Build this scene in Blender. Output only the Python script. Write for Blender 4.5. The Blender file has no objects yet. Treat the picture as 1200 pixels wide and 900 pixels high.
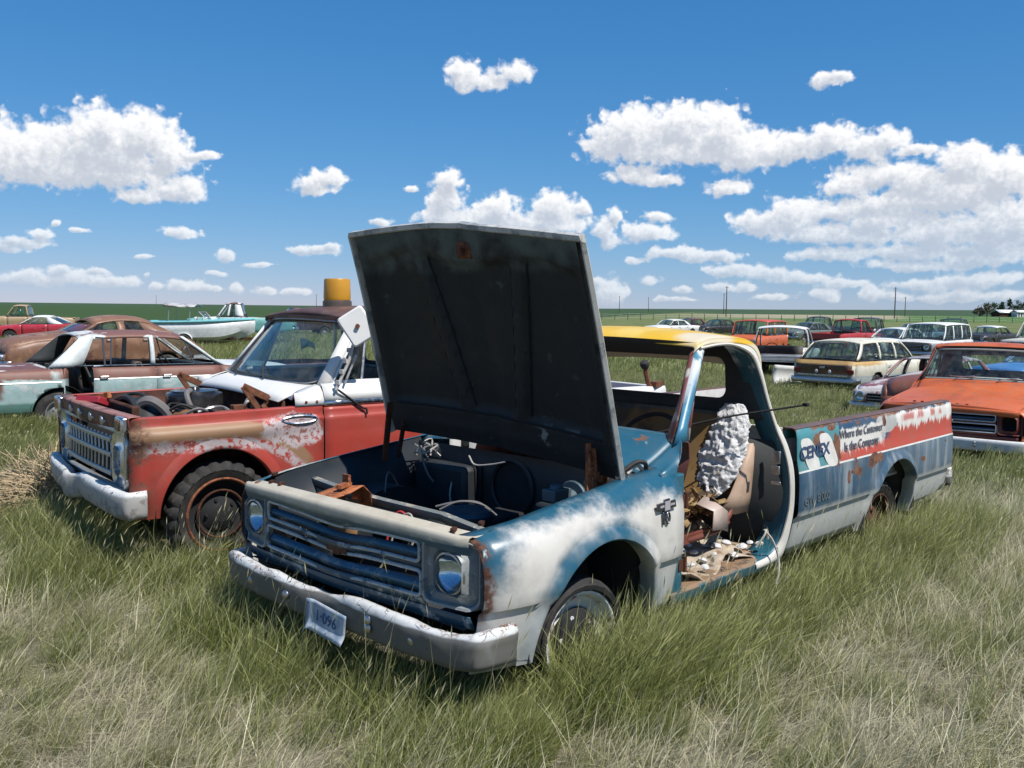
import bpy, bmesh, math, random
import numpy as np
from mathutils import Vector, Matrix, noise as mnoise

# ------------------------------------------------------------------ camera
FPX, CAMH = 1098.1, 1.743
PITCH, ROLL = math.radians(-4.648), math.radians(0.634)
SC = bpy.context.scene
COL = SC.collection
_fw = Vector((0, math.cos(PITCH), math.sin(PITCH)))
_rt = Vector((1, 0, 0))
_up = _rt.cross(_fw)
_r2 = math.cos(ROLL) * _rt + math.sin(ROLL) * _up
_u2 = -math.sin(ROLL) * _rt + math.cos(ROLL) * _up
cam = bpy.data.cameras.new('camera')
cam.sensor_width = 36.0
cam.lens = FPX / 1200 * 36
cam.clip_start = 0.05
cam.clip_end = 20000
camo = bpy.data.objects.new('camera', cam)
COL.objects.link(camo)
camo.matrix_world = Matrix(((_r2.x, _u2.x, -_fw.x, 0), (_r2.y, _u2.y, -_fw.y, 0), (_r2.z, _u2.z, -_fw.z, CAMH), (0, 0, 0, 1)))
SC.camera = camo

def ray(u, v):
    return (_fw + (u - 600) / FPX * _r2 - (v - 450) / FPX * _u2)

def gnd(u, v, z=0.0):
    d = ray(u, v)
    t = (z - CAMH) / d.z
    return Vector((0, 0, CAMH)) + d * t

# ------------------------------------------------------------------ light
SUN_AZ, SUN_EL = -40.0, 57.0          # azimuth measured from +X towards +Y
sun_dir = Vector((math.cos(math.radians(SUN_EL)) * math.cos(math.radians(SUN_AZ)),
                  math.cos(math.radians(SUN_EL)) * math.sin(math.radians(SUN_AZ)), math.sin(math.radians(SUN_EL))))
sl = bpy.data.lights.new('sun', 'SUN')
sl.energy = 4.8
sl.angle = math.radians(0.53)
sl.color = (1.0, 0.96, 0.90)
so = bpy.data.objects.new('sun', sl)
COL.objects.link(so)
so.rotation_euler = sun_dir.to_track_quat('Z', 'Y').to_euler()
SKY_STRENGTH = 0.12
SC.view_settings.view_transform = 'Standard'
SC.view_settings.look = 'None'
SC.view_settings.exposure = 0.40
SC.view_settings.gamma = 1.0
SC.view_settings.use_curve_mapping = False
SC.cycles.max_bounces = 8
SC.cycles.transparent_max_bounces = 24
SC.cycles.use_adaptive_sampling = True

# ------------------------------------------------------------------ node helper
class NT:
    def __init__(self, tree):
        self.t = tree
        self.n = tree.nodes
        self.l = tree.links
        self._obj = None
    def new(self, typ, **kw):
        n = self.n.new(typ)
        for k, v in kw.items():
            setattr(n, k, v)
        return n
    def put(self, sock, val):
        if val is None:
            return
        if isinstance(val, bpy.types.NodeSocket):
            self.l.new(val, sock)
        else:
            if sock.type == 'RGBA' and len(val) == 3:
                val = (*val, 1)
            sock.default_value = val
    def obj(self):
        if self._obj is None:
            self._obj = self.new('ShaderNodeTexCoord').outputs['Object']
        return self._obj
    def sep(self, v):
        s = self.new('ShaderNodeSeparateXYZ')
        self.put(s.inputs[0], v)
        return s.outputs
    def comb(self, x=0, y=0, z=0):
        s = self.new('ShaderNodeCombineXYZ')
        for i, a in enumerate((x, y, z)):
            self.put(s.inputs[i], a)
        return s.outputs[0]
    def noise(self, scale, detail=5, rough=.55, vec=None, dist=0, col=False):
        s = self.new('ShaderNodeTexNoise')
        self.put(s.inputs['Vector'], vec if vec is not None else self.obj())
        s.inputs['Scale'].default_value = scale
        s.inputs['Detail'].default_value = detail
        s.inputs['Roughness'].default_value = rough
        s.inputs['Distortion'].default_value = dist
        return s.outputs['Color' if col else 'Fac']
    def voro(self, scale, vec=None, feature='F1', out='Distance'):
        s = self.new('ShaderNodeTexVoronoi', feature=feature)
        self.put(s.inputs['Vector'], vec if vec is not None else self.obj())
        s.inputs['Scale'].default_value = scale
        return s.outputs[out]
    def vm(self, op, a, b=None, c=None, out=0):
        s = self.new('ShaderNodeVectorMath', operation=op)
        self.put(s.inputs[0], a)
        if b is not None:
            if op == 'SCALE':
                self.put(s.inputs['Scale'], b)
            else:
                self.put(s.inputs[1], b)
        if c is not None:
            self.put(s.inputs[2], c)
        return s.outputs['Value' if op in ('DOT_PRODUCT', 'LENGTH', 'DISTANCE') else 'Vector']
    def m(self, op, a, b=None, c=None, clamp=False):
        s = self.new('ShaderNodeMath', operation=op, use_clamp=clamp)
        self.put(s.inputs[0], a)
        if b is not None:
            self.put(s.inputs[1], b)
        if c is not None:
            self.put(s.inputs[2], c)
        return s.outputs[0]
    def rng(self, v, lo, hi, a=0., b=1., smooth=True):
        s = self.new('ShaderNodeMapRange')
        s.interpolation_type = 'SMOOTHSTEP' if smooth else 'LINEAR'
        self.put(s.inputs['Value'], v)
        if lo > hi:
            lo, hi, a, b = hi, lo, b, a
        self.put(s.inputs['From Min'], lo)
        self.put(s.inputs['From Max'], hi)
        self.put(s.inputs['To Min'], a)
        self.put(s.inputs['To Max'], b)
        return s.outputs['Result']
    def band(self, v, a, b, soft=.01):
        return self.m('MULTIPLY', self.rng(v, a - soft, a + soft), self.rng(v, b + soft, b - soft))
    def mul(self, *a):
        r = a[0]
        for b in a[1:]:
            r = self.m('MULTIPLY', r, b)
        return r
    def add(self, *a):
        r = a[0]
        for b in a[1:]:
            r = self.m('ADD', r, b)
        return r
    def mx(self, *a):
        r = a[0]
        for b in a[1:]:
            r = self.m('MAXIMUM', r, b)
        return r
    def inv(self, a):
        return self.m('SUBTRACT', 1.0, a)
    def mix(self, f, a, b):
        s = self.new('ShaderNodeMix', data_type='RGBA')
        self.put(s.inputs[0], f)
        self.put(s.inputs[6], a)
        self.put(s.inputs[7], b)
        return s.outputs[2]
    def mixf(self, f, a, b):
        s = self.new('ShaderNodeMix', data_type='FLOAT')
        self.put(s.inputs[0], f)
        self.put(s.inputs[2], a)
        self.put(s.inputs[3], b)
        return s.outputs[0]
    def bump(self, h, strength=.3, dist=.01):
        s = self.new('ShaderNodeBump')
        s.inputs['Strength'].default_value = strength
        s.inputs['Distance'].default_value = dist
        self.put(s.inputs['Height'], h)
        return s.outputs[0]

# ------------------------------------------------------------------ sky with fair-weather cumulus
world = bpy.data.worlds.new('World')
SC.world = world
world.use_nodes = True

PUFFS = [(965,97,18,9),(985,90,17,8),(1010,276,70,16),(1110,232,70,24),(1165,275,60,26),(1080,312,60,8),(900,262,44,14),(1130,346,50,6),(905,322,34,7),(985,334,30,5),(1055,350,26,5),(700,330,16,6),(745,305,16,5),(640,300,0.5,0.5),(840,172,60,30),(640,262,60,14),(560,262,50,14),  # cloud puffs: photograph pixel x, y, half width, half height (a pixel is a direction on the sky)
 (-30,178,45,38),(8,182,38,38),(55,180,46,36),(110,162,40,40),(122,150,22,26),(150,172,48,38),(175,160,34,28),(130,195,85,28),(60,196,60,24),(198,178,24,26),
 (212,222,32,17),(170,230,42,9),(236,182,26,6),
 (365,214,24,15),(388,209,19,13),(372,222,30,8),
 (545,90,27,19),(572,97,26,11),(600,84,22,12),(533,82,14,12),
 (745,154,52,28),(800,146,46,24),(845,152,36,30),(780,172,92,26),(725,170,48,13),(745,206,38,14),(780,212,26,10),(856,222,26,11),(880,178,50,26),(930,174,44,20),(972,166,40,19),(1020,172,40,18),(1046,166,20,15),(1076,175,22,6),
 (1000,215,38,18),(1050,205,46,16),(1130,190,34,20),(1180,204,44,26),(1168,262,42,26),(1095,212,50,20),(1140,225,60,20),
 (932,252,34,22),(900,270,42,11),(960,276,62,13),(985,248,40,14),(1040,258,56,18),(1105,270,56,22),(1200,258,40,28),(1160,300,66,13),(1080,294,60,12),(985,300,60,10),(1040,240,60,14),
 (527,212,20,16),(524,232,26,20),(516,252,26,18),(585,246,28,20),(570,258,40,18),(650,242,28,17),(640,258,38,17),(680,246,12,10),
 (710,268,17,18),(722,254,11,11),(714,284,12,10),(760,274,32,12),(790,296,34,9),(815,300,30,9),(768,254,16,6),(848,300,22,7),
 (448,259,20,6),(480,224,11,4),(215,274,21,8),(28,284,30,6),(8,291,24,8),(52,275,16,6),(96,269,13,3),(70,264,5,4),
 (370,294,34,7),(262,300,13,8),(390,290,12,6),(165,301,16,3),(300,310,22,3),
 (30,327,48,9),(80,326,46,10),(130,332,40,8),(70,316,12,6),(115,320,12,4),(215,336,18,7),(272,339,12,9),(310,342,18,6),(250,322,12,4),(172,322,6,4),(185,336,10,6),(240,340,14,4),(350,344,20,5),
 (714,344,18,18),(756,330,17,7),(860,316,36,9),(845,334,22,5),(870,336,20,6),(966,346,14,9),(940,328,38,7),(1020,346,14,12),(1090,334,46,8),(1150,328,52,9),(800,340,16,5),(905,348,30,5),(790,352,30,4),(1100,350,40,5),(1170,346,30,6),
]

def build_world():
    t = NT(world.node_tree)
    t.n.clear()
    out = t.new('ShaderNodeOutputWorld')
    bg = t.new('ShaderNodeBackground')
    bg.inputs['Strength'].default_value = SKY_STRENGTH
    t.l.new(bg.outputs[0], out.inputs[0])
    sky = t.new('ShaderNodeTexSky', sky_type='NISHITA')
    sky.sun_disc = False
    sky.sun_elevation = math.radians(SUN_EL)
    sky.sun_rotation = math.radians(90 - SUN_AZ)
    sky.altitude = 900
    sky.air_density = 1.0
    sky.dust_density = .0
    sky.ozone_density = 1.0
    # clear dry-air blue: the channels of the sky model regraded to the photograph's sky
    c = t.new('ShaderNodeSeparateColor')
    t.l.new(sky.outputs[0], c.inputs[0])
    o = t.new('ShaderNodeCombineColor')
    for i, (a, p) in enumerate(((.300, 1.2), (.395, .70), (.585, .50))):
        t.l.new(t.m('MULTIPLY', t.m('POWER', t.m('MULTIPLY', c.outputs[i], SKY_STRENGTH), p), a / SKY_STRENGTH), o.inputs[i])
    t.l.new(o.outputs[0], bg.inputs[0])
build_world()

def build_clouds():
    """the cloud layer: a far shell, clear except for the cumulus; the field in view goes on all round the horizon"""
    k = math.degrees(1 / FPX)
    pf = []
    for (u, v, rx, ry) in PUFFS:
        d = ray(u, v)
        pf.append((math.degrees(math.atan2(d.x, d.y)), math.degrees(math.asin(d.normalized().z)), rx * k * 1.10, ry * k * 1.14))
    pf = np.array(pf)
    az = np.concatenate([np.arange(-36, 36, .15), np.arange(36, 324, .8)])
    el = np.concatenate([np.arange(-.6, 24, .15), np.arange(24, 27, 1.0)])
    fold = np.abs(((az + 31 + 62) % 124) - 62) - 31       # mirrored every 62 degrees
    A, E_ = np.meshgrid(fold, el, indexing='ij')
    AT, _ = np.meshgrid(az, el, indexing='ij')
    w1 = np.zeros(A.shape + (2,)); w2 = np.zeros(A.shape + (2,))
    for i in range(A.shape[0]):
        for j in range(A.shape[1]):
            a_, e_ = A[i, j], E_[i, j]
            n = mnoise.noise_vector(Vector((a_ * .33, e_ * .33, 1.7)))
            q = mnoise.noise_vector(Vector((a_ * .95, e_ * .95, 5.1)))
            w1[i, j] = (n.x, n.y); w2[i, j] = (q.x, q.y)
    def field(a, e, sx=0., sy=0.):
        acc = np.full(a.shape, 9.0)
        for ca, ce, ra, re_ in pf:
            dx, dy = (a - ca) / ra + sx, (e - ce) / re_ + sy
            dy = np.where(dy < 0, dy * 1.25, dy)
            s = np.sqrt(dx * dx + dy * dy)
            h = np.maximum(.22 - np.abs(acc - s), 0) / .22
            acc = np.minimum(acc, s) - h * h * .22 * .25
        return 1 - acc
    X = A + .45 * w1[..., 0] + .22 * w2[..., 0]
    Y = E_ + .20 * w1[..., 1] + .14 * w2[..., 1]
    F0 = field(X, Y)
    F1 = field(X, Y, .22, .62)
    R = 12000.0
    ar, er = np.radians(AT), np.radians(E_)
    P = np.stack([R * np.sin(ar) * np.cos(er), R * np.cos(ar) * np.cos(er), R * np.sin(er) + CAMH], -1)
    nu, nv = A.shape
    ii, jj = np.meshgrid(np.arange(nu), np.arange(nv - 1), indexing='ij')
    i2 = (ii + 1) % nu
    fs = np.stack([ii * nv + jj, i2 * nv + jj, i2 * nv + jj + 1, ii * nv + jj + 1], -1).reshape(-1, 4)
    me = bpy.data.meshes.new('sky')
    me.from_pydata(P.reshape(-1, 3).tolist(), [], fs.tolist())
    for nm, arr in (('puff', F0), ('puff_sunward', F1)):
        me.attributes.new(nm, 'FLOAT', 'POINT').data.foreach_set('value', arr.reshape(-1).astype(np.float32))
    cp = np.stack([A, E_, np.zeros_like(A)], -1).reshape(-1).astype(np.float32)
    me.attributes.new('bearing', 'FLOAT_VECTOR', 'POINT').data.foreach_set('vector', cp)
    m = bpy.data.materials.new('cumulus clouds')
    m.use_nodes = True
    t = NT(m.node_tree)
    t.n.clear()
    out = t.new('ShaderNodeOutputMaterial')
    att = lambda n, o: t.new('ShaderNodeAttribute', attribute_name=n).outputs[o]
    B = att('bearing', 'Vector')
    el_ = t.sep(B)[1]
    n1 = t.m('SUBTRACT', t.noise(1.4, 2.6, .54, B), .5)
    vo = t.m('SUBTRACT', .45, t.voro(1.9, t.vm('MULTIPLY_ADD', t.noise(1.4, 2, .6, B, col=True), (.8, .8, 0), B), 'SMOOTH_F1'))
    nh = t.m('SUBTRACT', t.noise(3.7, 1.3, .5, B), .5)
    det = t.add(t.m('MULTIPLY', n1, .95), t.m('MULTIPLY', nh, .30), t.m('MULTIPLY', vo, .62))
    D0 = t.m('ADD', att('puff', 'Fac'), det)
    n2 = t.m('SUBTRACT', t.noise(1.4, 3.2, .56, t.vm('ADD', B, (.12, .26, 0))), .5)
    n3 = t.m('SUBTRACT', t.noise(3.7, 1.3, .5, t.vm('ADD', B, (.05, .11, 0))), .5)
    D1 = t.add(att('puff_sunward', 'Fac'), t.m('MULTIPLY', n2, 1.2), t.m('MULTIPLY', n3, .6))
    alpha = t.rng(D0, -.02, .44)
    far = t.rng(el_, 0.0, 7.5)
    alpha = t.mul(alpha, t.rng(el_, -.3, .6), t.m('MULTIPLY_ADD', far, .45, .54))
    shade = t.rng(D1, -.20, .95)
    cc = t.mix(t.m('MULTIPLY', shade, .9), (.79, .79, .795), (.40, .44, .51))
    em = t.new('ShaderNodeEmission')
    t.l.new(cc, em.inputs[0])
    tr = t.new('ShaderNodeBsdfTransparent')
    mx = t.new('ShaderNodeMixShader')
    t.l.new(alpha, mx.inputs[0])
    t.l.new(tr.outputs[0], mx.inputs[1])
    t.l.new(em.outputs[0], mx.inputs[2])
    t.l.new(mx.outputs[0], out.inputs[0])
    me.materials.append(m)
    m.cycles.emission_sampling = 'NONE'
    o = bpy.data.objects.new('sky', me)
    COL.objects.link(o)
    o['kind'] = 'structure'
build_clouds()
# ------------------------------------------------------------------ mesh helpers
def V(*a):
    return np.array(a, float)

class MB:
    def __init__(self):
        self.v, self.f, self.mi = [], [], []
    def add(self, vs, fs, m=0):
        o = len(self.v)
        self.v.extend([tuple(map(float, p)) for p in vs])
        self.f.extend([tuple(i + o for i in q) for q in fs])
        self.mi.extend([m] * len(fs))
        return self
    def grid(self, P, m=0, cu=False, cv=False, flip=False):
        P = np.asarray(P, float)
        nu, nv = P.shape[:2]
        fs = []
        for i in range(nu if cu else nu - 1):
            for j in range(nv if cv else nv - 1):
                a, b = i * nv + j, ((i + 1) % nu) * nv + j
                c, d = ((i + 1) % nu) * nv + (j + 1) % nv, i * nv + (j + 1) % nv
                fs.append((a, d, c, b) if flip else (a, b, c, d))
        return self.add(P.reshape(-1, 3), fs, m)
    def box(self, c, s, rz=0, ry=0, rx=0, m=0):
        M = Matrix.Translation(c) @ Matrix.Rotation(rz, 4, 'Z') @ Matrix.Rotation(ry, 4, 'Y') @ Matrix.Rotation(rx, 4, 'X')
        vs = [M @ Vector((x * s[0] / 2, y * s[1] / 2, z * s[2] / 2)) for x in (-1, 1) for y in (-1, 1) for z in (-1, 1)]
        return self.add(vs, [(0, 1, 3, 2), (4, 6, 7, 5), (0, 4, 5, 1), (2, 3, 7, 6), (0, 2, 6, 4), (1, 5, 7, 3)], m)
    def hexa(self, lo, hi, m=0):
        """eight corners: four lower then four upper, both counter-clockwise"""
        return self.add(list(lo) + list(hi), [(3, 2, 1, 0), (4, 5, 6, 7), (0, 1, 5, 4), (1, 2, 6, 5), (2, 3, 7, 6), (3, 0, 4, 7)], m)
    def beam(self, a, b, w, h, up=(0, 0, 1), m=0, w2=None, h2=None):
        a, b, up = Vector(a), Vector(b), Vector(up)
        d = (b - a).normalized()
        s = d.cross(up).normalized()
        u = s.cross(d)
        w2, h2 = w2 or w, h2 or h
        lo = [a + s * (i * w / 2) + u * (j * h / 2) for i, j in ((-1, -1), (1, -1), (1, 1), (-1, 1))]
        hi = [b + s * (i * w2 / 2) + u * (j * h2 / 2) for i, j in ((-1, -1), (1, -1), (1, 1), (-1, 1))]
        return self.hexa(lo, hi, m)
    def tube(self, pts, r, n=8, cap=True, m=0, closed=False, sx=1., up=None):
        pts = [Vector(p) for p in pts]
        N = len(pts)
        rs = r if hasattr(r, '__len__') else [r] * N
        rows, prev = [], None
        for i, p in enumerate(pts):
            if closed:
                t = pts[(i + 1) % N] - pts[i - 1]
            else:
                t = pts[min(i + 1, N - 1)] - pts[max(i - 1, 0)]
            t.normalize()
            if prev is None:
                ref = Vector(up) if up else (Vector((0, 0, 1)) if abs(t.z) < .9 else Vector((1, 0, 0)))
                s = t.cross(ref).normalized()
            else:
                s = (prev - t * prev.dot(t)).normalized()
            prev = s
            u = s.cross(t)
            rows.append([p + (s * math.cos(2 * math.pi * k / n) * sx + u * math.sin(2 * math.pi * k / n)) * rs[i] for k in range(n)])
        P = np.array([[tuple(q) for q in row] for row in rows])
        base = len(self.v)
        self.grid(P, m, cu=closed, cv=True)
        if cap and not closed:
            self.f.append(tuple(base + k for k in range(n)))
            self.f.append(tuple(base + (N - 1) * n + k for k in reversed(range(n))))
            self.mi += [m, m]
        return self
    def lathe(self, prof, o, ax, n=24, m=0, a0=0., a1=None):
        ax = Vector(ax).normalized()
        ref = Vector((0, 0, 1)) if abs(ax.z) < .9 else Vector((1, 0, 0))
        e1 = ax.cross(ref).normalized()
        e2 = ax.cross(e1)
        o = Vector(o)
        full = a1 is None
        an = [a0 + (2 * math.pi * k / n if full else (a1 - a0) * k / (n - 1)) for k in range(n)]
        P = [[tuple(o + ax * h + (e1 * math.cos(a) + e2 * math.sin(a)) * r) for a in an] for r, h in prof]
        return self.grid(P, m, cv=full)
    def prism(self, poly, o, ex, ey, ez, d, m=0):
        o, ex, ey, ez = map(Vector, (o, ex, ey, ez))
        n = len(poly)
        a = [o + ex * p[0] + ey * p[1] for p in poly]
        b = [q + ez * d for q in a]
        return self.add(a + b, [tuple(range(n - 1, -1, -1)), tuple(range(n, 2 * n))] + [(i, (i + 1) % n, n + (i + 1) % n, n + i) for i in range(n)], m)
    def mirror(self):
        n = len(self.v)
        k = len(self.f)
        self.v += [(x, -y, z) for x, y, z in self.v[:n]]
        self.f += [tuple(reversed([i + n for i in q])) for q in self.f[:k]]
        self.mi += self.mi[:k]
        return self
    def warp(self, fn):
        self.v = [tuple(fn(*p)) for p in self.v]
        return self
    def build(self, name, mats, parent=None, solid=0, bev=0, ang=38, sub=0, off=-1, seg=2):
        me = bpy.data.meshes.new(name)
        me.from_pydata(self.v, [], self.f)
        if not isinstance(mats, (list, tuple)):
            mats = [mats]
        for m in mats:
            me.materials.append(m)
        if len(mats) > 1:
            me.polygons.foreach_set('material_index', self.mi)
        me.polygons.foreach_set('use_smooth', [True] * len(me.polygons))
        me.validate()
        bm = bmesh.new()
        bm.from_mesh(me)
        bmesh.ops.remove_doubles(bm, verts=bm.verts, dist=1e-5)
        bmesh.ops.recalc_face_normals(bm, faces=bm.faces)
        bm.to_mesh(me)
        bm.free()
        me.set_sharp_from_angle(angle=math.radians(ang))
        o = bpy.data.objects.new(name, me)
        COL.objects.link(o)
        if parent is not None:
            o.parent = parent
        if solid:
            md = o.modifiers.new('thickness', 'SOLIDIFY')
            md.thickness = solid
            md.offset = off
            md.use_even_offset = False
        if bev:
            md = o.modifiers.new('edges', 'BEVEL')
            md.width = bev
            md.segments = seg
            md.limit_method = 'ANGLE'
            md.angle_limit = math.radians(40)
            md.harden_normals = False
        if sub:
            md = o.modifiers.new('smooth', 'SUBSURF')
            md.levels = md.render_levels = sub
        return o

def thing(name, label, cat, loc=(0, 0, 0), rz=0, group=None, rx=0, ry=0):
    o = bpy.data.objects.new(name, None)
    o.empty_display_size = .2
    COL.objects.link(o)
    o.location = loc
    o.rotation_euler = (rx, ry, rz)
    return tag(o, label, cat, group)

def tag(o, label=None, cat=None, group=None, kind=None):
    if label: o['label'] = label
    if cat: o['category'] = cat
    if group: o['group'] = group
    if kind: o['kind'] = kind
    return o

def copy_tree(o, parent=None):
    c = o.copy()
    COL.objects.link(c)
    c.parent = parent
    for ch in list(o.children):
        copy_tree(ch, c)
    return c

def cr(pts, n):
    """Catmull-Rom through control points, n samples (first axis)"""
    P = np.asarray(pts, float)
    k = len(P)
    if k == 2:
        t = np.linspace(0, 1, n).reshape((-1,) + (1,) * (P.ndim - 1))
        return P[0] * (1 - t) + P[1] * t
    E = np.concatenate([2 * P[:1] - P[1:2], P, 2 * P[-1:] - P[-2:-1]])
    s = np.linspace(0, k - 1, n)
    i = np.minimum(s.astype(int), k - 2)
    t = (s - i).reshape((-1,) + (1,) * (P.ndim - 1))
    p0, p1, p2, p3 = E[i], E[i + 1], E[i + 2], E[i + 3]
    return .5 * (2 * p1 + (p2 - p0) * t + (2 * p0 - 5 * p1 + 4 * p2 - p3) * t ** 2 + (3 * p1 - p0 - 3 * p2 + p3) * t ** 3)

def spl(ctrl, nu, nv):
    """bicubic patch through a net of control points"""
    A = cr(np.asarray(ctrl, float), nu)
    return np.swapaxes(cr(np.swapaxes(A, 0, 1), nv), 0, 1)

def itp(x, tab):
    xs = [a[0] for a in tab]
    ys = [a[1] for a in tab]
    if xs[0] > xs[-1]:
        xs, ys = xs[::-1], ys[::-1]
    return np.interp(x, xs, ys)

def fbm(x, y, z=0., s=1.):
    return mnoise.fractal(Vector((x * s, y * s, z * s)), 1.0, 2.0, 4)

def rrect(w, h, r, n=4):
    out = []
    for cx, cy, a in ((w / 2 - r, h / 2 - r, 0), (-w / 2 + r, h / 2 - r, 90), (-w / 2 + r, -h / 2 + r, 180), (w / 2 - r, -h / 2 + r, 270)):
        for k in range(n + 1):
            t = math.radians(a + 90 * k / n)
            out.append((cx + r * math.cos(t), cy + r * math.sin(t)))
    return out

def text_mesh(s, size, name, mat, M, parent=None, ext=.0008, bold=0.0, xs=1.0):
    cu = bpy.data.curves.new('lettering', 'FONT')
    cu.body = s
    cu.size = size
    cu.extrude = ext
    cu.offset = bold
    cu.resolution_u = 3
    to = bpy.data.objects.new('lettering', cu)
    COL.objects.link(to)
    dg = bpy.context.evaluated_depsgraph_get()
    me = bpy.data.meshes.new_from_object(to.evaluated_get(dg))
    COL.objects.unlink(to)
    bpy.data.objects.remove(to)
    me.transform(Matrix.Diagonal((xs, 1, 1, 1)))
    me.transform(M)
    me.materials.clear()
    me.materials.append(mat)
    me.name = name
    o = bpy.data.objects.new(name, me)
    COL.objects.link(o)
    if parent is not None:
        o.parent = parent
    return o

def frame_m(o, ex, ey):
    ex, ey = Vector(ex).normalized(), Vector(ey).normalized()
    ez = ex.cross(ey)
    return Matrix(((ex.x, ey.x, ez.x, o[0]), (ex.y, ey.y, ez.y, o[1]), (ex.z, ey.z, ez.z, o[2]), (0, 0, 0, 1)))
# ------------------------------------------------------------------ materials
def S(r, g, b):
    f = lambda c: (c / 255 / 12.92) if c / 255 <= .04045 else ((c / 255 + .055) / 1.055) ** 2.4
    return (f(r), f(g), f(b))

def newmat(name):
    m = bpy.data.materials.new(name)
    m.use_nodes = True
    t = NT(m.node_tree)
    t.b = m.node_tree.nodes['Principled BSDF']
    return m, t

def fin(t, col, rough=.5, metal=0., normal=None, spec=.5, coat=0.):
    b = t.b
    t.put(b.inputs['Base Color'], col)
    t.put(b.inputs['Roughness'], rough)
    t.put(b.inputs['Metallic'], metal)
    b.inputs['Specular IOR Level'].default_value = spec
    b.inputs['Coat Weight'].default_value = coat
    b.inputs['Coat Roughness'].default_value = .15
    if normal is not None:
        t.l.new(normal, b.inputs['Normal'])

RUST_A, RUST_B, RUST_C = (.055, .022, .014), (.155, .062, .032), (.25, .10, .045)
def rust_col(t, sc=9):
    c = t.mix(t.rng(t.noise(sc, 6, .65), .35, .62), RUST_A, RUST_B)
    return t.mix(t.rng(t.noise(sc * 3.7, 4, .6), .5, .75), c, RUST_C)

def simple(name, col, rough=.5, metal=0., var=.15, sc=14, bmp=.08, spec=.5, dust=0.):
    m, t = newmat(name)
    n = t.noise(sc, 6, .6)
    c = t.mix(n, tuple(x * (1 - var) for x in col), tuple(min(1, x * (1 + var)) for x in col))
    if dust:
        c = t.mix(t.m('MULTIPLY', t.rng(t.noise(sc * .4, 5, .6), .4, .75), dust), c, (.24, .19, .13))
    fin(t, c, t.rng(n, .2, .8, max(.02, rough - .1), min(1, rough + .12)), metal, t.bump(t.noise(sc * 4, 4), bmp, .004), spec)
    return m

def paint(name, base, layers=(), rough=.42, var=.12, rust=.0, rust_sc=3.2, rust_edge=.05, fleck=.25, bmp=.05, coat=0., streak=.15, spec=.5, fade=.12, dirt=.35):
    """weathered car paint: faded base, own layers of other paint, rust breaking through, dust and water streaks"""
    m, t = newmat(name)
    p = t.obj()
    x, y, z = t.sep(p)
    big = t.noise(1.7, 5, .6)
    c = t.mix(big, tuple(q * (1 - var) for q in base), tuple(min(1, q * (1 + var)) for q in base))
    # sun-chalked film
    if fade:
        g = sum(base) / 3
        chalk = tuple(min(1, q * .8 + g * .25 + .07) for q in base)
        c = t.mix(t.m('MULTIPLY', t.rng(t.noise(5.5, 7, .68), .42, .72), fade * 2.4), c, chalk)
    if streak:
        sv = t.noise(1, 5, .7, t.vm('MULTIPLY', p, (26, 26, 1.6)))
        c = t.mix(t.m('MULTIPLY', t.rng(sv, .48, .78), streak), c, tuple(q * .6 + .03 for q in base))
    r = t.rng(big, .3, .7, rough - .06, rough + .1)
    for col, rg, fn in layers:
        k = fn(t, x, y, z)
        col = col(t) if callable(col) else col
        c = t.mix(k, c, col)
        r = t.mixf(k, r, rg)
    h = t.m('MULTIPLY', t.noise(55, 3), .25)
    if rust:
        rn = t.noise(rust_sc, 9, .66, dist=.4)
        k = t.rng(rn, 1 - rust - rust_edge, 1 - rust + rust_edge)
        c = t.mix(k, c, rust_col(t))
        r = t.mixf(k, r, .85)
        h = t.m('ADD', h, t.m('MULTIPLY', k, -.35))
    if fleck:
        fn_ = t.noise(38, 4, .7)
        k = t.mul(t.rng(fn_, .70, .76), t.rng(t.noise(2.3, 3), .40, .62), fleck * 3)
        c = t.mix(t.m('MINIMUM', k, 1.0), c, (.09, .04, .025))
    if dirt:
        dn = t.mul(t.rng(t.noise(7, 8, .7), .38, .75), dirt)
        c = t.mix(dn, c, (.17, .14, .10))
    fin(t, c, r, 0., t.bump(h, bmp * 4, .004), spec, coat)
    return m

def glass(name, tint=(.84, .92, .90), dusty=.09):
    m = bpy.data.materials.new(name)
    m.use_nodes = True
    t = NT(m.node_tree)
    t.n.clear()
    out = t.new('ShaderNodeOutputMaterial')
    tr = t.new('ShaderNodeBsdfTransparent')
    tr.inputs[0].default_value = (*tint, 1)
    gl = t.new('ShaderNodeBsdfGlossy')
    gl.inputs['Roughness'].default_value = .03
    df = t.new('ShaderNodeBsdfDiffuse')
    df.inputs[0].default_value = (.42, .40, .36, 1)
    ge = t.new('ShaderNodeNewGeometry')
    cosi = t.m('ABSOLUTE', t.vm('DOT_PRODUCT', ge.outputs['Normal'], ge.outputs['Incoming']))
    fres = t.m('MULTIPLY_ADD', t.m('POWER', t.m('SUBTRACT', 1.0, cosi), 5.0), .92, .035)
    a = t.new('ShaderNodeMixShader')
    t.l.new(fres, a.inputs[0])
    t.l.new(tr.outputs[0], a.inputs[1])
    t.l.new(gl.outputs[0], a.inputs[2])
    b = t.new('ShaderNodeMixShader')
    t.l.new(t.m('MULTIPLY', t.rng(t.noise(6, 7, .7), .3, .8), dusty), b.inputs[0])
    t.l.new(a.outputs[0], b.inputs[1])
    t.l.new(df.outputs[0], b.inputs[2])
    t.l.new(b.outputs[0], out.inputs[0])
    return m

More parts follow.
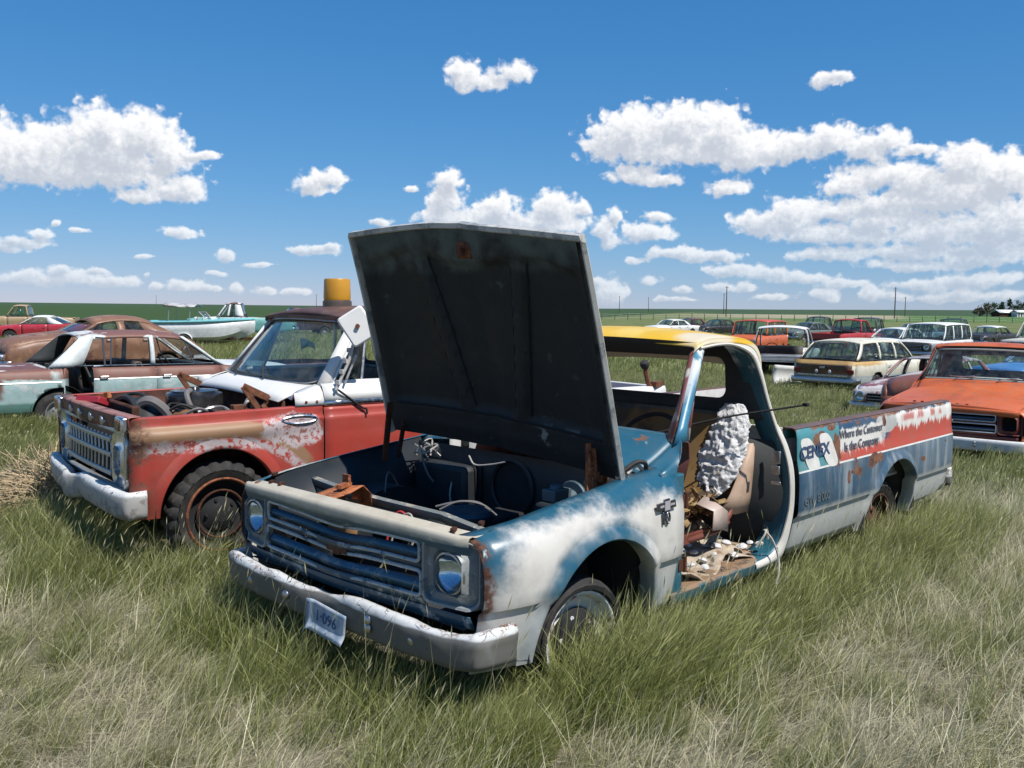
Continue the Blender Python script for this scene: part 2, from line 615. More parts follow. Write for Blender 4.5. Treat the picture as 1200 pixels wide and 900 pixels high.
M = {}
M['rust'] = None
def _rust(name, sc=9, tint=(1, 1, 1)):
    m, t = newmat(name)
    c = rust_col(t, sc)
    c = t.mix(1.0, c, c)
    s = t.new('ShaderNodeMix', data_type='RGBA', blend_type='MULTIPLY')
    s.inputs[0].default_value = 1
    t.l.new(c, s.inputs[6])
    s.inputs[7].default_value = (*tint, 1)
    fin(t, s.outputs[2], .85, 0, t.bump(t.noise(60, 5), .35, .004), .3)
    return m
M['rust'] = _rust('rusted steel')
M['rust_dark'] = _rust('dark rusted steel', 7, (.45, .42, .42))
M['rust_tan'] = _rust('orange brown rusted bracket', 16, (2.2, 1.9, 1.5))
M['black'] = simple('black rubber', (.016, .016, .017), .75, var=.3, dust=.12)
M['dark'] = simple('greasy black steel', (.018, .019, .021), .6, var=.4, dust=.1)
M['bay'] = simple('dark blue engine bay paint', (.008, .013, .018), .65, var=.5, sc=5, dust=.06)
M['void'] = simple('sooty dark trim', (.010, .010, .011), .9, var=.3)
M['chrome'] = simple('dulled chrome', (.58, .60, .62), .22, 1., var=.18, sc=20, bmp=.05)
M['chrome_pit'] = simple('pitted chrome', (.42, .42, .42), .34, 1., var=.35, sc=30, bmp=.2)
M['alu'] = simple('grey aluminium', (.40, .40, .40), .42, .8, var=.2)
M['lens'] = glass('headlight lens', (.85, .92, .95), .12)
M['reflector'] = simple('headlight reflector', (.62, .66, .70), .12, 1., var=.1)
M['glass'] = glass('window glass')
M['glass_dark'] = glass('dark window glass', (.45, .55, .54), .10)
M['tail'] = simple('red tail lamp', (.18, .010, .008), .25)
M['amber'] = simple('amber lamp', (.62, .23, .015), .3, var=.12)
M['amberbeacon'] = None
M['white_rim'] = paint('white painted steel rim', (.62, .62, .60), rust=.42, rust_sc=9, fleck=.5)
M['rust_rim'] = _rust('rusted rim', 8, (1.25, 1.1, 1.0))
M['grey_rim'] = simple('grey steel rim', (.20, .20, .20), .5, .3, dust=.2)
M['wire_white'] = simple('pale cable', (.36, .34, .30), .6)
M['wire_red'] = simple('red cable', (.42, .03, .03), .5)
M['hose'] = simple('grey hose', (.13, .12, .115), .7)
M['white'] = paint('white body paint', (.66, .66, .64), rust=.18, fleck=.3, dirt=.2)
M['vinyl'] = simple('dark seat vinyl', (.035, .033, .032), .6, dust=.25)
M['vinyl_tan'] = simple('tan seat vinyl', (.30, .17, .07), .6, var=.3, sc=6)
M['interior'] = simple('dark interior trim', (.022, .026, .028), .8, var=.4, sc=5, dust=.06)

def tyre_mat():
    m, t = newmat('weathered tyre rubber')
    c = t.mix(t.noise(8, 5), (.014, .014, .015), (.035, .033, .031))
    c = t.mix(t.m('MULTIPLY', t.rng(t.noise(4, 6, .7), .45, .75), .45), c, (.14, .12, .09))
    fin(t, c, .8, 0, t.bump(t.noise(90, 3), .2, .003), .3)
    return m
M['tyre'] = tyre_mat()
# ------------------------------------------------------------------ terrain
def hgt(x, y):
    r = math.hypot(x, y)
    ss = lambda q: 0. if q < 0 else (1. if q > 1 else q * q * (3 - 2 * q))
    h = -.38 * ss((y - 6) / 9) * (.45 + .55 * ss((x + 4) / 8))   # the field falls away a little behind the trucks
    near = max(0., 1 - r / 90)
    h += near * .035 * fbm(x, y, 3.1, .35)
    # low swells far away, higher to the right
    if r > 150:
        k = min(1., (r - 150) / 900)
        a = math.atan2(x, y)
        h += k * (1.5 + 11 * max(0., math.sin((a + .02) * 2.1)) ** 1.3 * min(1, r / 2200)) * (.7 + .5 * mnoise.noise(Vector((x / 800, y / 800, 7.7))))
    return h

def ground_mat():
    m, t = newmat('prairie soil, crops and stubble')
    geo = t.new('ShaderNodeNewGeometry')
    p = geo.outputs['Position']
    x, y, z = t.sep(p)
    # close: dry thatch over soil
    n1 = t.noise(1.3, 6, .6, p)
    n2 = t.noise(18, 6, .65, p)
    n3 = t.noise(.25, 4, .55, p)
    thatch = t.mix(n2, (.085, .075, .052), (.24, .215, .155))
    thatch = t.mix(t.rng(n1, .50, .72), thatch, (.075, .100, .034))
    # mid: grazed prairie seen at a low angle
    fib = t.noise(1, 6, .7, t.vm('MULTIPLY', p, (1.1, .35, 1)))
    mid = t.mix(fib, (.075, .105, .035), (.20, .205, .098))
    mid = t.mix(t.rng(n3, .45, .65), mid, (.088, .125, .040))
    d = t.vm('LENGTH', p)
    c = t.mix(t.rng(d, 14, 45), thatch, mid)
    # crop land: dark green on the left from 75 m, strips further off on the right
    wob = t.m('MULTIPLY', t.m('SUBTRACT', t.noise(.02, 3, .5, p), .5), 30)
    yy = t.m('ADD', y, wob)
    edge = t.add(75.0, t.m('MULTIPLY', t.m('MAXIMUM', t.m('ADD', x, 12.0), 0.0), 4.2))
    crop = t.rng(t.m('SUBTRACT', yy, edge), -4, 14)
    rows = t.noise(1, 4, .6, t.vm('MULTIPLY', p, (.06, .5, 1)))
    cropc = t.mix(rows, (.026, .055, .017), (.052, .088, .030))
    cropc = t.mix(t.rng(d, 150, 900), cropc, (.042, .074, .036))
    c = t.mix(crop, c, cropc)
    # right: strips of young crop, fallow and dark grass
    right = t.rng(t.m('SUBTRACT', x, t.m('MULTIPLY', y, .16)), -10, 40)
    s1 = t.band(yy, 200, 255, 8)
    s2 = t.band(yy, 255, 430, 10)
    s3 = t.rng(yy, 425, 450)
    sx = t.rng(t.m('DIVIDE', x, t.m('MAXIMUM', y, 1.0)), .40, .43)
    c = t.mix(t.mul(right, s1, .7), c, (.055, .125, .030))
    c = t.mix(t.mul(right, s2), c, t.mix(sx, (.26, .235, .15), (.060, .130, .032)))
    c = t.mix(t.mul(right, s3), c, (.046, .078, .040))
    fin(t, c, .95, 0, t.bump(t.noise(30, 5, .6, p), .5, .03), .1)
    return m

def build_ground():
    na, rs = 240, [0] + list(np.geomspace(.6, 9000, 150))
    mb = MB()
    P = np.zeros((len(rs), na, 3))
    for i, r in enumerate(rs):
        for k in range(na):
            a = 2 * math.pi * k / na
            x, y = r * math.cos(a), r * math.sin(a)
            P[i, k] = (x, y, hgt(x, y))
    mb.grid(P, cv=True)
    o = mb.build('ground', ground_mat(), ang=180)
    tag(o, kind='structure')
build_ground()
# ------------------------------------------------------------------ vehicle helpers
def wheel(parent, c, side, R=.36, w=.20, rr=.205, rim=None, flat=0., name='wheel', steer=0., lugs=True, hub=None):
    """tyre with tread blocks, rim and hub; side +1 = outer face towards +y"""
    n = 72 if lugs else 24
    prof = [(rr, -.45), (rr + .012, -.5), (rr + .05, -.56), ((rr + R) / 2 + .01, -.60), (R - .045, -.57), (R - .015, -.50), (R, -.40), (R + .004, 0),
            (R, .40), (R - .015, .50), (R - .045, .57), ((rr + R) / 2 + .01, .60), (rr + .05, .56), (rr + .012, .5), (rr, .45)]
    mb = MB()
    P = []
    for j, (r, h) in enumerate(prof):
        row = []
        for k in range(n):
            a = 2 * math.pi * k / n
            q = r
            if lugs and j in (4, 5, 6, 8, 9, 10) and k % 3 == 0:
                q -= .020
            x, z = q * math.cos(a), q * math.sin(a)
            if flat and z < -(R - flat):
                z = -(R - flat) - (z + R - flat) * .1
            row.append((x, h * w, z))
        P.append(row)
    mb.grid(P, cv=True)
    cs, sn = math.cos(steer), math.sin(steer)
    put = lambda x, y, z: (c[0] + x * cs - y * sn, c[1] + x * sn + y * cs, c[2] + z)
    mb.warp(put)
    ty = mb.build(name, M['tyre'], parent, ang=30)
    rb = MB()
    s = side
    pr = [(rr + .014, .50), (rr + .004, .505), (rr - .008, .46), (rr - .02, .28), (rr - .05, .20), (.13, .16), (.115, .22), (.075, .30), (.06, .34), (.045, .36), (.0, .36)]
    rb.lathe([(r, h * w * s) for r, h in pr], (0, 0, 0), (0, 1, 0), 28)
    rb.lathe([(rr + .01, -.45 * w * s), (rr - .02, -.2 * w * s), (rr - .02, .28 * w * s)], (0, 0, 0), (0, 1, 0), 28)
    for k in range(5):
        a = 2 * math.pi * k / 5
        rb.lathe([(.011, .16 * w * s), (.011, .34 * w * s), (0, .34 * w * s)], (.095 * math.cos(a), 0, .095 * math.sin(a)), (0, 1, 0), 6)
    rb.warp(put)
    rb.build('rim', rim or M['grey_rim'], ty)
    if hub is not None:
        hb = MB().lathe([(.135, .235 * w * s), (.12, .30 * w * s), (.075, .36 * w * s), (.05, .40 * w * s), (0, .41 * w * s)], (0, 0, 0), (0, 1, 0), 20)
        hb.warp(put)
        hb.build('hub', hub, ty)
    return ty

def arch_cols(x0, x1, arches, step=.07):
    xs = set(np.linspace(x0, x1, max(2, int(abs(x1 - x0) / step) + 1)).round(4).tolist())
    for xc, zc, r in arches:
        for a in np.linspace(-90, 90, 25):
            x = xc + r * math.sin(math.radians(a))
            if min(x0, x1) < x < max(x0, x1):
                xs.add(round(x, 4))
    return sorted(xs, reverse=True)

def zlow_fn(arches, base):
    def f(x):
        z = base(x) if callable(base) else base
        for xc, zc, r in arches:
            if abs(x - xc) < r:
                z = max(z, zc + math.sqrt(max(0, r * r - (x - xc) ** 2)))
        return z
    return f

def side_panel(x0, x1, sec, rows, top, arches, base, s=1, plan=None, ztop_ref=None):
    """outer body side: sec = half width by height; rows = heights; roll = points over the shoulder"""
    zl = zlow_fn(arches, base)
    xs = arch_cols(x0, x1, arches)
    P = []
    for x in xs:
        k = 1.0
        tp = top(x)
        zref = ztop_ref
        col = []
        for (y, z) in rows:
            if zref is not None and z > .72:
                z = .72 + (z - .72) * (tp - .72) / (zref - .72)
            lo = zl(x)
            if z < lo:
                z = lo
                y = sec(z)
            if plan:
                y += plan(x, z)
            col.append((x, s * y, z))
        P.append(col)
    return P

def arch_lip(xc, zc, r, sec, s, a0=-4, a1=184, flare=.02, plan=None):
    P = []
    for a in np.linspace(a0, a1, 40):
        ca, sa = math.cos(math.radians(a)), math.sin(math.radians(a))
        row = []
        for dr, dy in ((.075, -.001), (.05, .006), (.022, flare), (.004, flare + .001), (-.004, flare - .008), (-.004, -.03), (.004, -.07)):
            x, z = xc + (r + dr) * ca, zc + (r + dr) * sa
            row.append((x, s * (sec(max(z, .42)) + dy + (plan(x, z) if plan else 0)), z))
        P.append(row)
    return P

def wheel_well(mb, xc, zc, r, y0, y1, s):
    P = []
    for a in np.linspace(-8, 188, 26):
        x, z = xc + (r + .03) * math.cos(math.radians(a)), zc + (r + .03) * math.sin(math.radians(a))
        P.append([(x, s * y0, z), (x, s * y1, z)])
    mb.grid(P)
    c = [(xc + (r + .03) * math.cos(math.radians(a)), s * y0, zc + (r + .03) * math.sin(math.radians(a))) for a in np.linspace(-8, 188, 26)]
    mb.add(c, [tuple(range(26))])

def ring_plate(outer, inner, m=0):
    """flat plate between two closed loops with the same number of points"""
    mb = MB()
    mb.grid([list(outer), list(inner)], m, cv=True)
    return mb

def loop_tube(pts, r, n=8):
    return MB().tube(pts, r, n, closed=True)

# ------------------------------------------------------------------ the 1960s half-ton pickup (used for the blue wreck and the orange one)
FEND_ROWS = [(.905, .42), (.915, .46), (.925, .50), (.937, .56), (.948, .62), (.956, .668), (.960, .680), (.979, .692), (.987, .715), (.989, .76), (.990, .82),
             (.988, .87), (.983, .915), (.973, .955), (.957, .99), (.935, 1.018), (.905, 1.040), (.872, 1.052), (.838, 1.058)]
BED_ROWS = [(.895, .45), (.915, .50), (.935, .56), (.948, .62), (.956, .668), (.960, .680), (.979, .692), (.987, .715), (.990, .78), (.990, .88),
            (.986, .955), (.978, .99), (.970, 1.03), (.967, 1.10), (.964, 1.16), (.957, 1.20), (.945, 1.215), (.925, 1.22), (.875, 1.22), (.868, 1.212), (.868, 1.15)]
fsec = lambda z: itp(z, [(b, a) for a, b in FEND_ROWS[:15]])
bsec = lambda z: itp(z, [(b, a) for a, b in BED_ROWS[:15]])
ftop = lambda x: itp(x, [(.80, .975), (.62, 1.005), (.3, 1.045), (0, 1.078), (-.3, 1.108), (-.62, 1.135)])
RAX, BEND = -3.33, -4.45
FA = (0.0, .45, .43)
RA = (RAX, .46, .42)
def fplan(x, z):
    d = 0.
    if x > .40:
        d -= .075 * ((x - .40) / .32) ** 2
    return d

def chev_shell(root, mt, hood_pose, o):
    """body shell parts; mt = materials, o = options"""
    for s in (1, -1):
        mb = MB().grid(side_panel(.715, -.607, fsec, FEND_ROWS, ftop, [FA], .42, s, fplan, 1.058), flip=s > 0)
        fo = mb.build('front_fender', mt['fender'], root, solid=.004, ang=30)
        MB().grid(arch_lip(*FA, fsec, s, plan=fplan), flip=s < 0).build('wheel_arch_lip', mt['fender'], fo, ang=50)
        # inner wing
        mb = MB()
        wheel_well(mb, FA[0], FA[1], FA[2], .52, .93, s)
        mb.grid([[(.62, s * .845, ftop(.62) - .006), (.62, s * .72, .88), (.62, s * .62, .70)], [(.1, s * .845, ftop(.1) - .006), (.1, s * .72, .90), (.1, s * .60, .86)],
                 [(-.48, s * .845, ftop(-.48) - .006), (-.48, s * .74, .90), (-.48, s * .62, .62)]])
        mb.build('inner_wing', mt['bay'], root, solid=.003)
        # fender rear edge return and front edge return
        mb = MB()
        mb.grid([[(-.607, s * (y + 0), .72 + (z - .72) * (ftop(-.6) - .72) / .338 if z > .72 else z) for y, z in FEND_ROWS],
                 [(-.612, s * (y - .05), (.72 + (z - .72) * (ftop(-.6) - .72) / .338 if z > .72 else z) - (.02 if z > 1 else 0)) for y, z in FEND_ROWS]])
        mb.build('fender_edge', mt['jamb'], fo)
        # bed side
        if o.get('bed', True):
            mb = MB().grid(side_panel(-1.835, BEND, bsec, BED_ROWS, lambda x: 1.22, [RA], lambda x: .45 + max(0, (-x - 3.6)) * .07, s, None, 1.22), flip=s > 0)
            bo = mb.build('bed_side', mt['bed'], root, solid=.004, ang=30)
            MB().grid(arch_lip(*RA, bsec, s), flip=s < 0).build('wheel_arch_lip', mt['bed'], bo, ang=50)
            mb = MB()
            mb.grid([[(x, s * .868, 1.215), (x, s * .868, 1.0), (x, s * .84, .985), (x, s * .84, .72)] for x in (-1.835, -2.6, -3.6, BEND)])
            mb.build('bed_inner_wall', mt['bed_in'], root, solid=.003)
            mb = MB()
            wheel_well(mb, RA[0], RA[1], RA[2], .62, .95, s)
            mb.build('wheel_housing', M['dark'], root, solid=.003)
            # rail strip, slightly proud, brown
            MB().grid([[(x, s * .950, 1.2165), (x, s * .93, 1.2235), (x, s * .90, 1.2240), (x, s * .874, 1.2235), (x, s * .866, 1.20)] for x in np.linspace(-1.833, BEND, 12)]).build('bed_rail', mt['rail'], bo)
    if o.get('bed', True):
        mb = MB()
        mb.box((-3.14, 0, .725), (2.58, 1.70, .02))
        for k in range(9):
            mb.box((-3.14, -.72 + k * .18, .742), (2.5, .05, .014))
        mb.build('bed_floor', mt['bed_in'], root)
        MB().box((-1.845, 0, .97), (.02, 1.72, .50)).build('bed_front_wall', mt['bed_in'], root, bev=.004)
        if o.get('gate', True):
            mb = MB().box((BEND + .01, 0, .95), (.035, 1.70, .50))
            mb.build('tailgate', mt['bed'], root, bev=.01)
        mb = MB().box((BEND - .12, 0, .60), (.10, 1.9, .16))
        mb.build('rear_bumper', mt['bumper'], root, bev=.03)
    # chassis
    mb = MB()
    for s in (1, -1):
        mb.box((-1.9, s * .42, .47), (5.1, .07, .14))
    for x in (-4.3, -3.28, -2.2, -1.0, .1, .6):
        mb.box((x, 0, .46), (.08, .84, .10))
    mb.tube([(RAX, -.75, .40), (RAX, .75, .40)], .05)
    mb.tube([(0, -.75, .38), (0, .75, .38)], .04)
    mb.lathe([(0, -.16), (.13, -.12), (.16, 0), (.13, .12), (0, .16)], (RAX, 0, .40), (1, 0, 0), 14)
    mb.build('chassis', M['dark'], root)
    # cab -----------------------------------------------------------
    cab = mt['cab']
    # cowl: from the hood gap to the windscreen base
    net = []
    for x, z0, w, dz in ((-.46, 1.105, .80, .05), (-.56, 1.145, .815, .05), (-.66, 1.195, .825, .04), (-.75, 1.240, .83, .03), (-.84, 1.255, .832, .03)):
        net.append([(x - .10 * (1 - (abs(v)) ** 2) * (-1 if x < -.6 else 0) * .0 + .10 * (1 - v * v) * (1 if x < -.7 else .4), v * w, z0 + dz * (1 - abs(v) ** 3)) for v in np.linspace(-1, 1, 17)])
    MB().grid(spl(net, 10, 33)).build('cowl', mt['cowl'], root, solid=.004)
    mb = MB()
    for k in range(14 if o.get('vents', True) else 0):
        y = -.5 + k * .077
        mb.box((-.56 + .02, y, 1.200), (.10, .030, .004))
    if o.get('vents', True):
        tag(mb.build('cowl_vent', M['void'], root), kind='stuff')
    for s in (1, -1):
        # shoulder between fender and pillar foot
        P = []
        for x, zt, yi in ((-.50, 1.115, .80), (-.612, 1.170, .815), (-.70, 1.215, .825), (-.78, 1.250, .83), (-.87, 1.262, .832)):
            cl = lambda q, z: max(q, -.622 - .85 * max(0., z - 1.10))
            P.append([(cl(x, zz_), s * yy_, zz_) for yy_, zz_ in ((.925, 1.04), (.920, 1.09 + (zt - 1.1) * .2), (.905, 1.10 + (zt - 1.1) * .5), (.875, zt - .022), (yi, zt))])
        MB().grid(spl(P, 8, 12), flip=s > 0).build('cowl_side', mt['cowl'], root, solid=.004)
        # windscreen pillar
        A0, A1 = V(-.80, s * .830, 1.255), V(-1.115, s * .735, 1.712)
        mb = MB()
        mb.grid([[A0 + V(.10, s * .025, -.03), A0 + V(.0, s * .035, -.02), A0 + V(-.05, s * .02, -.02)],
                 [A0 + V(.03, s * .005, .05), A0 + V(-.02, s * .022, .06), A0 + V(-.06, s * .008, .06)],
                 [A0 * .6 + A1 * .4 + V(.028, -s * .012, 0), A0 * .6 + A1 * .4 + V(-.015, s * .014, 0), A0 * .6 + A1 * .4 + V(-.05, s * .004, 0)],
                 [A1 + V(.025, -s * .012, 0), A1 + V(-.012, s * .012, 0), A1 + V(-.045, s * .004, 0)]], flip=s < 0)
        po = mb.build('windscreen_pillar', mt['pillar'], root, solid=.006, ang=60)
        mb = MB()
        mb.grid([[A0 + V(.085, s * .01, -.02), A0 + V(.06, -s * .05, -.02)], [A0 * .6 + A1 * .4 + V(.028, -s * .014, 0), A0 * .6 + A1 * .4 + V(.012, -s * .05, 0)], [A1 + V(.025, -s * .014, 0), A1 + V(.010, -s * .05, 0)]])
        mb.grid([[A0 + V(-.052, s * .02, -.02), A0 + V(-.05, -s * .04, -.02)], [A0 * .6 + A1 * .4 + V(-.052, s * .002, 0), A0 * .6 + A1 * .4 + V(-.05, -s * .04, 0)], [A1 + V(-.047, s * .002, 0), A1 + V(-.045, -s * .04, 0)]])
        mb.build('pillar_flange', mt['flange'], po, solid=.003)
        # door opening curve and cab outline behind it
        D = cr([(-1.10, .742, 1.706), (-1.27, .750, 1.722), (-1.44, .754, 1.716), (-1.61, .768, 1.66), (-1.685, .79, 1.54), (-1.722, .825, 1.38), (-1.745, .875, 1.22), (-1.757, .925, 1.10), (-1.762, .960, .95), (-1.762, .965, .78), (-1.73, .955, .64), (-1.69, .940, .55), (-1.60, .930, .50), (-1.45, .925, .485)], 60)
        U = cr([(-1.13, .722, 1.742), (-1.30, .727, 1.757), (-1.52, .732, 1.750), (-1.68, .738, 1.705), (-1.745, .760, 1.59), (-1.775, .795, 1.42), (-1.79, .850, 1.25), (-1.80, .912, 1.12), (-1.805, .952, .98), (-1.806, .960, .78), (-1.80, .950, .64), (-1.785, .935, .52), (-1.74, .918, .445), (-1.45, .905, .42)], 60)
        P = []
        for t in np.linspace(0, 1, 7):
            mid = D * (1 - t) + U * t
            mid[:, 1] += .022 * math.sin(math.pi * t) * (0.4 + .6 * (D[:, 2] < 1.2))
            P.append(mid * [1, s, 1])
        co = MB().grid(P, flip=s < 0).build('cab_corner', mt['cab_side'], root, solid=.004)
        J = D.copy(); J[:, 1] -= .035; J[:, 0] -= .012 * (D[:, 2] < 1.6)
        J2 = D.copy(); J2[:, 1] -= .11; J2[:, 0] -= .05 * (D[:, 2] < 1.6); J2[:, 2] += .03 * (D[:, 2] > 1.6)
        J3 = J2.copy(); J3[:, 1] -= .05
        MB().grid([D * [1, s, 1], J * [1, s, 1], J2 * [1, s, 1], J3 * [1, s, 1]]).build('door_jamb', mt['jamb'], root, solid=.004)
        E2 = D.copy(); E2[:, 1] += .004
        MB().tube([tuple(p * [1, s, 1]) for p in E2[:52]], .009, 6).build('jamb_lip', mt['lip'], co)
        if o.get('latch', True):
            mb = MB()
            for c_, sz_ in (((-1.70, s * .905, 1.06), (.012, .05, .075)), ((-1.697, s * .905, .985), (.015, .05, .05)), ((-1.695, s * .91, .91), (.012, .06, .02))):
                MB().box(c_, sz_).build('door_striker', M['chrome_pit'], root, bev=.004)
        # hinge post behind the fender
        mb = MB().box((-.66, s * .87, .77), (.10, .10, .64))
        mb.build('hinge_post', mt['jamb'], root, bev=.01)
        for z in (.62, .95):
            MB().box((-.70, s * .91, z), (.06, .03, .06)).tube([(-.72, s * .925, z - .04), (-.72, s * .925, z + .04)], .012, 8).build('door_hinge', M['rust_dark'], root)
        # sill
        mb = MB()
        mb.grid([[(x, s * .905, .40), (x, s * .925, .43), (x, s * .928, .475), (x, s * .915, .492), (x, s * .80, .496), (x, s * .79, .47)] for x in np.linspace(-.60, -1.72, 8)])
        mb.build('sill', mt['sill'], root, solid=.003)
    # roof
    net = []
    for x, w, zs_, zc in ((-1.075, .705, 1.712, 1.735), (-1.11, .722, 1.742, 1.762), (-1.24, .730, 1.764, 1.800), (-1.52, .735, 1.758, 1.805), (-1.68, .735, 1.722, 1.775), (-1.755, .735, 1.65, 1.71), (-1.785, .73, 1.56, 1.60)):
        row = [(x, v * w, zs_ + (zc - zs_) * (1 - v * v)) for v in np.linspace(-1, 1, 11)]
        row = [(x + .02, -(w + .022), zs_ - .035), (x, -(w + .017), zs_ - .014)] + row + [(x, w + .017, zs_ - .014), (x + .02, w + .022, zs_ - .035)]
        net.append(row)
    MB().grid(spl(net, 26, 45)).build('roof', mt['roof'], root, solid=.004, ang=60)
    MB().grid([[(x, v * .70, 1.715 + .035 * (1 - v * v)) for v in np.linspace(-1, 1, 9)] for x in (-1.10, -1.3, -1.6, -1.72)]).build('headliner', M['interior'], root, solid=.004)
    # windscreen header and rear wall with its window
    MB().grid([[(-1.11 + .05 * (1 - v * v), v * .735, 1.70 + .02 * (1 - v * v)), (-1.095 + .05 * (1 - v * v), v * .725, 1.735 + .02 * (1 - v * v)), (-1.14, v * .725, 1.665)] for v in np.linspace(-1, 1, 15)]).build('windscreen_header', M['interior'], root, solid=.006)
    wn = [(-y, z) for y, z in rrect(1.06, .275, .07, 6)]
    inner = [(-1.765 + (z) * .10, y, 1.50 + z) for y, z in wn]
    def out_pt(y, z):
        k = 1 / max(abs(y) / .80, abs(z) / .36)
        Y, Z = y * k, z * k
        zz = min(1.735, 1.50 + Z)
        return (-1.768 + Z * .10 if Z > -.3 else -1.795, max(-1, min(1, Y / .80)) * itp(zz, [(1.13, .90), (1.30, .82), (1.45, .78), (1.60, .75), (1.86, .70)]), zz)
    outer = [out_pt(y, z) for y, z in wn]
    rp = ring_plate(outer, inner)
    rp.grid([[(-1.795, -.90, 1.142), (-1.795, .90, 1.142)], [(-1.80, -.94, .95), (-1.80, .94, .95)], [(-1.80, -.93, .46), (-1.80, .93, .46)]])
    wall = rp.build('cab_back_wall', mt['back'], root, solid=.02)
    loop_tube([(x + .008, y, z) for x, y, z in inner], .012, 6).build('window_rubber', M['black'], wall)
    # floor, dash, steering wheel, bench seat
    MB().grid([[(-.50, -.80, .80), (-.50, .80, .80)], [(-.62, -.82, .55), (-.62, .82, .55)], [(-.80, -.82, .50), (-.80, .82, .50)], [(-1.79, -.82, .50), (-1.79, .82, .50)]]).build('cab_floor', mt['floor'], root, solid=.004)
    mb = MB()
    mb.grid([[(-.74, v * .80, 1.225), (-.84, v * .80, 1.235), (-.93, v * .80, 1.215), (-.96, v * .79, 1.12), (-.90, v * .79, .98)] for v in np.linspace(-1, 1, 9)])
    mb.build('dashboard', mt['dash'], root, solid=.01)
    mb = MB()
    cx, cz = -1.14, 1.14
    tl = math.radians(52)
    pts = [(cx - .205 * math.sin(a) * math.cos(tl), .38 + .205 * math.cos(a), cz + .205 * math.sin(a) * math.sin(tl)) for a in np.linspace(0, 2 * math.pi, 30)[:-1]]
    mb.tube(pts, .013, 8, closed=True)
    for a in (0, math.pi, 1.5 * math.pi):
        mb.tube([(cx, .38, cz), (cx - .2 * math.sin(a) * math.cos(tl), .38 + .2 * math.cos(a), cz + .2 * math.sin(a) * math.sin(tl))], .01, 6)
    mb.tube([(cx - .03 + .0, .38, cz + .02), (cx + .30, .38, cz - .26)], .03, 10)
    mb.build('steering_wheel', M['void'], root)
    # hood ----------------------------------------------------------
    x0, z0, th = hood_pose
    L, W0, W1 = 1.205, .835, .80
    c_, s_ = math.cos(th), math.sin(th)
    tw = o.get('hood_twist', 0.)
    ct, st = math.cos(tw), math.sin(tw)
    def hp(u, v, w):
        u, v = u * ct - v * st, v * ct + u * st
        return (x0 + u * c_ - w * s_, v, z0 + u * s_ + w * c_)
    def edge(v):                                    # front edge, peaked at the centre
        k = v + o.get('hood_peak', 0.) * (1 - v * v)
        return L + .045 * (1 - abs(k) ** 1.3)
    def outw(u, v):
        t = u / L
        return .012 + .050 * (1 - abs(v) ** 2.2) - .030 * t ** 3 * (1.0) + .018 * max(0, 1 - abs(v) * 9)
    ho = MB()
    net = []
    for t in np.linspace(0, 1, 15):
        row = []
        for v in np.linspace(-1, 1, 25):
            hw = W0 + (W1 - W0) * t
            row.append(hp(t * edge(v), v * hw, outw(t * L, v)))
        net.append(row)
    ho.grid(net)
    # rolled flange all round
    def rim(t, v, k):
        hw = W0 + (W1 - W0) * t
        du, dv, dw = ((0, 0, 0), (.008, .010, -.014), (.008, .010, -.055), (-.016, -.020, -.058), (-.026, -.034, -.044))[k]
        sv = 0 if abs(v) < .999 else math.copysign(dv, v)
        su = du if t > .999 else (-du if t < .001 else 0)
        return hp(t * edge(v) + su, v * hw + sv, outw(t * L, v) + dw)
    path = [(t, 1.0) for t in np.linspace(0, 1, 15)] + [(1.0, v) for v in np.linspace(1, -1, 25)[1:]] + [(t, -1.0) for t in np.linspace(1, 0, 15)[1:]]
    for m_ in range(4):
        pass
    ho.grid([[rim(t, v, k) for k in range(5)] for t, v in path])
    hood = ho.build('hood', mt['hood'], root, ang=45)
    hood.data.materials.append(mt['hood'])
    # inner panel with pressed ribs
    ip = MB()
    nu, nv = 60, 84
    P = []
    for i in range(nu):
        t = .012 + .976 * i / (nu - 1)
        row = []
        for j in range(nv):
            v = -.972 + 1.944 * j / (nv - 1)
            hw = W0 + (W1 - W0) * t
            y = v * hw
            u = t * edge(v)
            h = -.048                                  # boundary frame
            q1 = min(1, max(0, (t - .16) / .03)) * min(1, max(0, (.875 - .03 * math.cos(v * 5.5) - t) / .03)) * min(1, max(0, (.93 - abs(v)) / .03))
            h += .030 * q1                             # recessed field
            for sg in (-1, 1):                         # two slanting ribs
                yc = sg * (.16 + .22 * t)
                d = abs(y - yc)
                h -= .030 * q1 * min(1, max(0, (.050 - d) / .012))
            h -= .006 * math.exp(-((t - .08) / .03) ** 2)
            row.append(hp(u, y, outw(u, v) + h + .002 * fbm(u, y, 2, 4)))
        P.append(row)
    ip.grid(P)
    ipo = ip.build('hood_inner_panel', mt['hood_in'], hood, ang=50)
    for sg in (-1, 1):                                  # black sealant beads along the ribs
        for of in (-.054, .054):
            pts = []
            for t in np.linspace(.19, .86, 16):
                v = (sg * (.16 + .22 * t) + of) / (W0 + (W1 - W0) * t)
                pts.append(hp(t * edge(v), v * (W0 + (W1 - W0) * t), outw(t * L, v) - .024))
            MB().tube(pts, .006, 5).build('sealant_bead', M['void'], hood)
    MB().tube([hp(.165 * edge(v), v * (W0 + (W1 - W0) * .165), outw(.2, v) - .045) for v in np.linspace(-.9, .9, 21)], .008, 5).build('sealant_bead', M['void'], hood)
    mb = MB()
    q = [hp(1.115 + a, b - .0, outw(1.1, 0) - .056) for a, b in ((-.045, -.055), (-.045, .055), (.045, .05), (.045, -.05))]
    q2 = [hp(1.115 + a, b - .0, outw(1.1, 0) - .066) for a, b in ((-.035, -.045), (-.035, .045), (.035, .04), (.035, -.04))]
    mb.hexa(q, q2)
    mb.box(hp(1.115, .0, outw(1.1, 0) - .085), (.03, .03, .04))
    mb.build('hood_latch', M['rust'], hood, bev=.003)
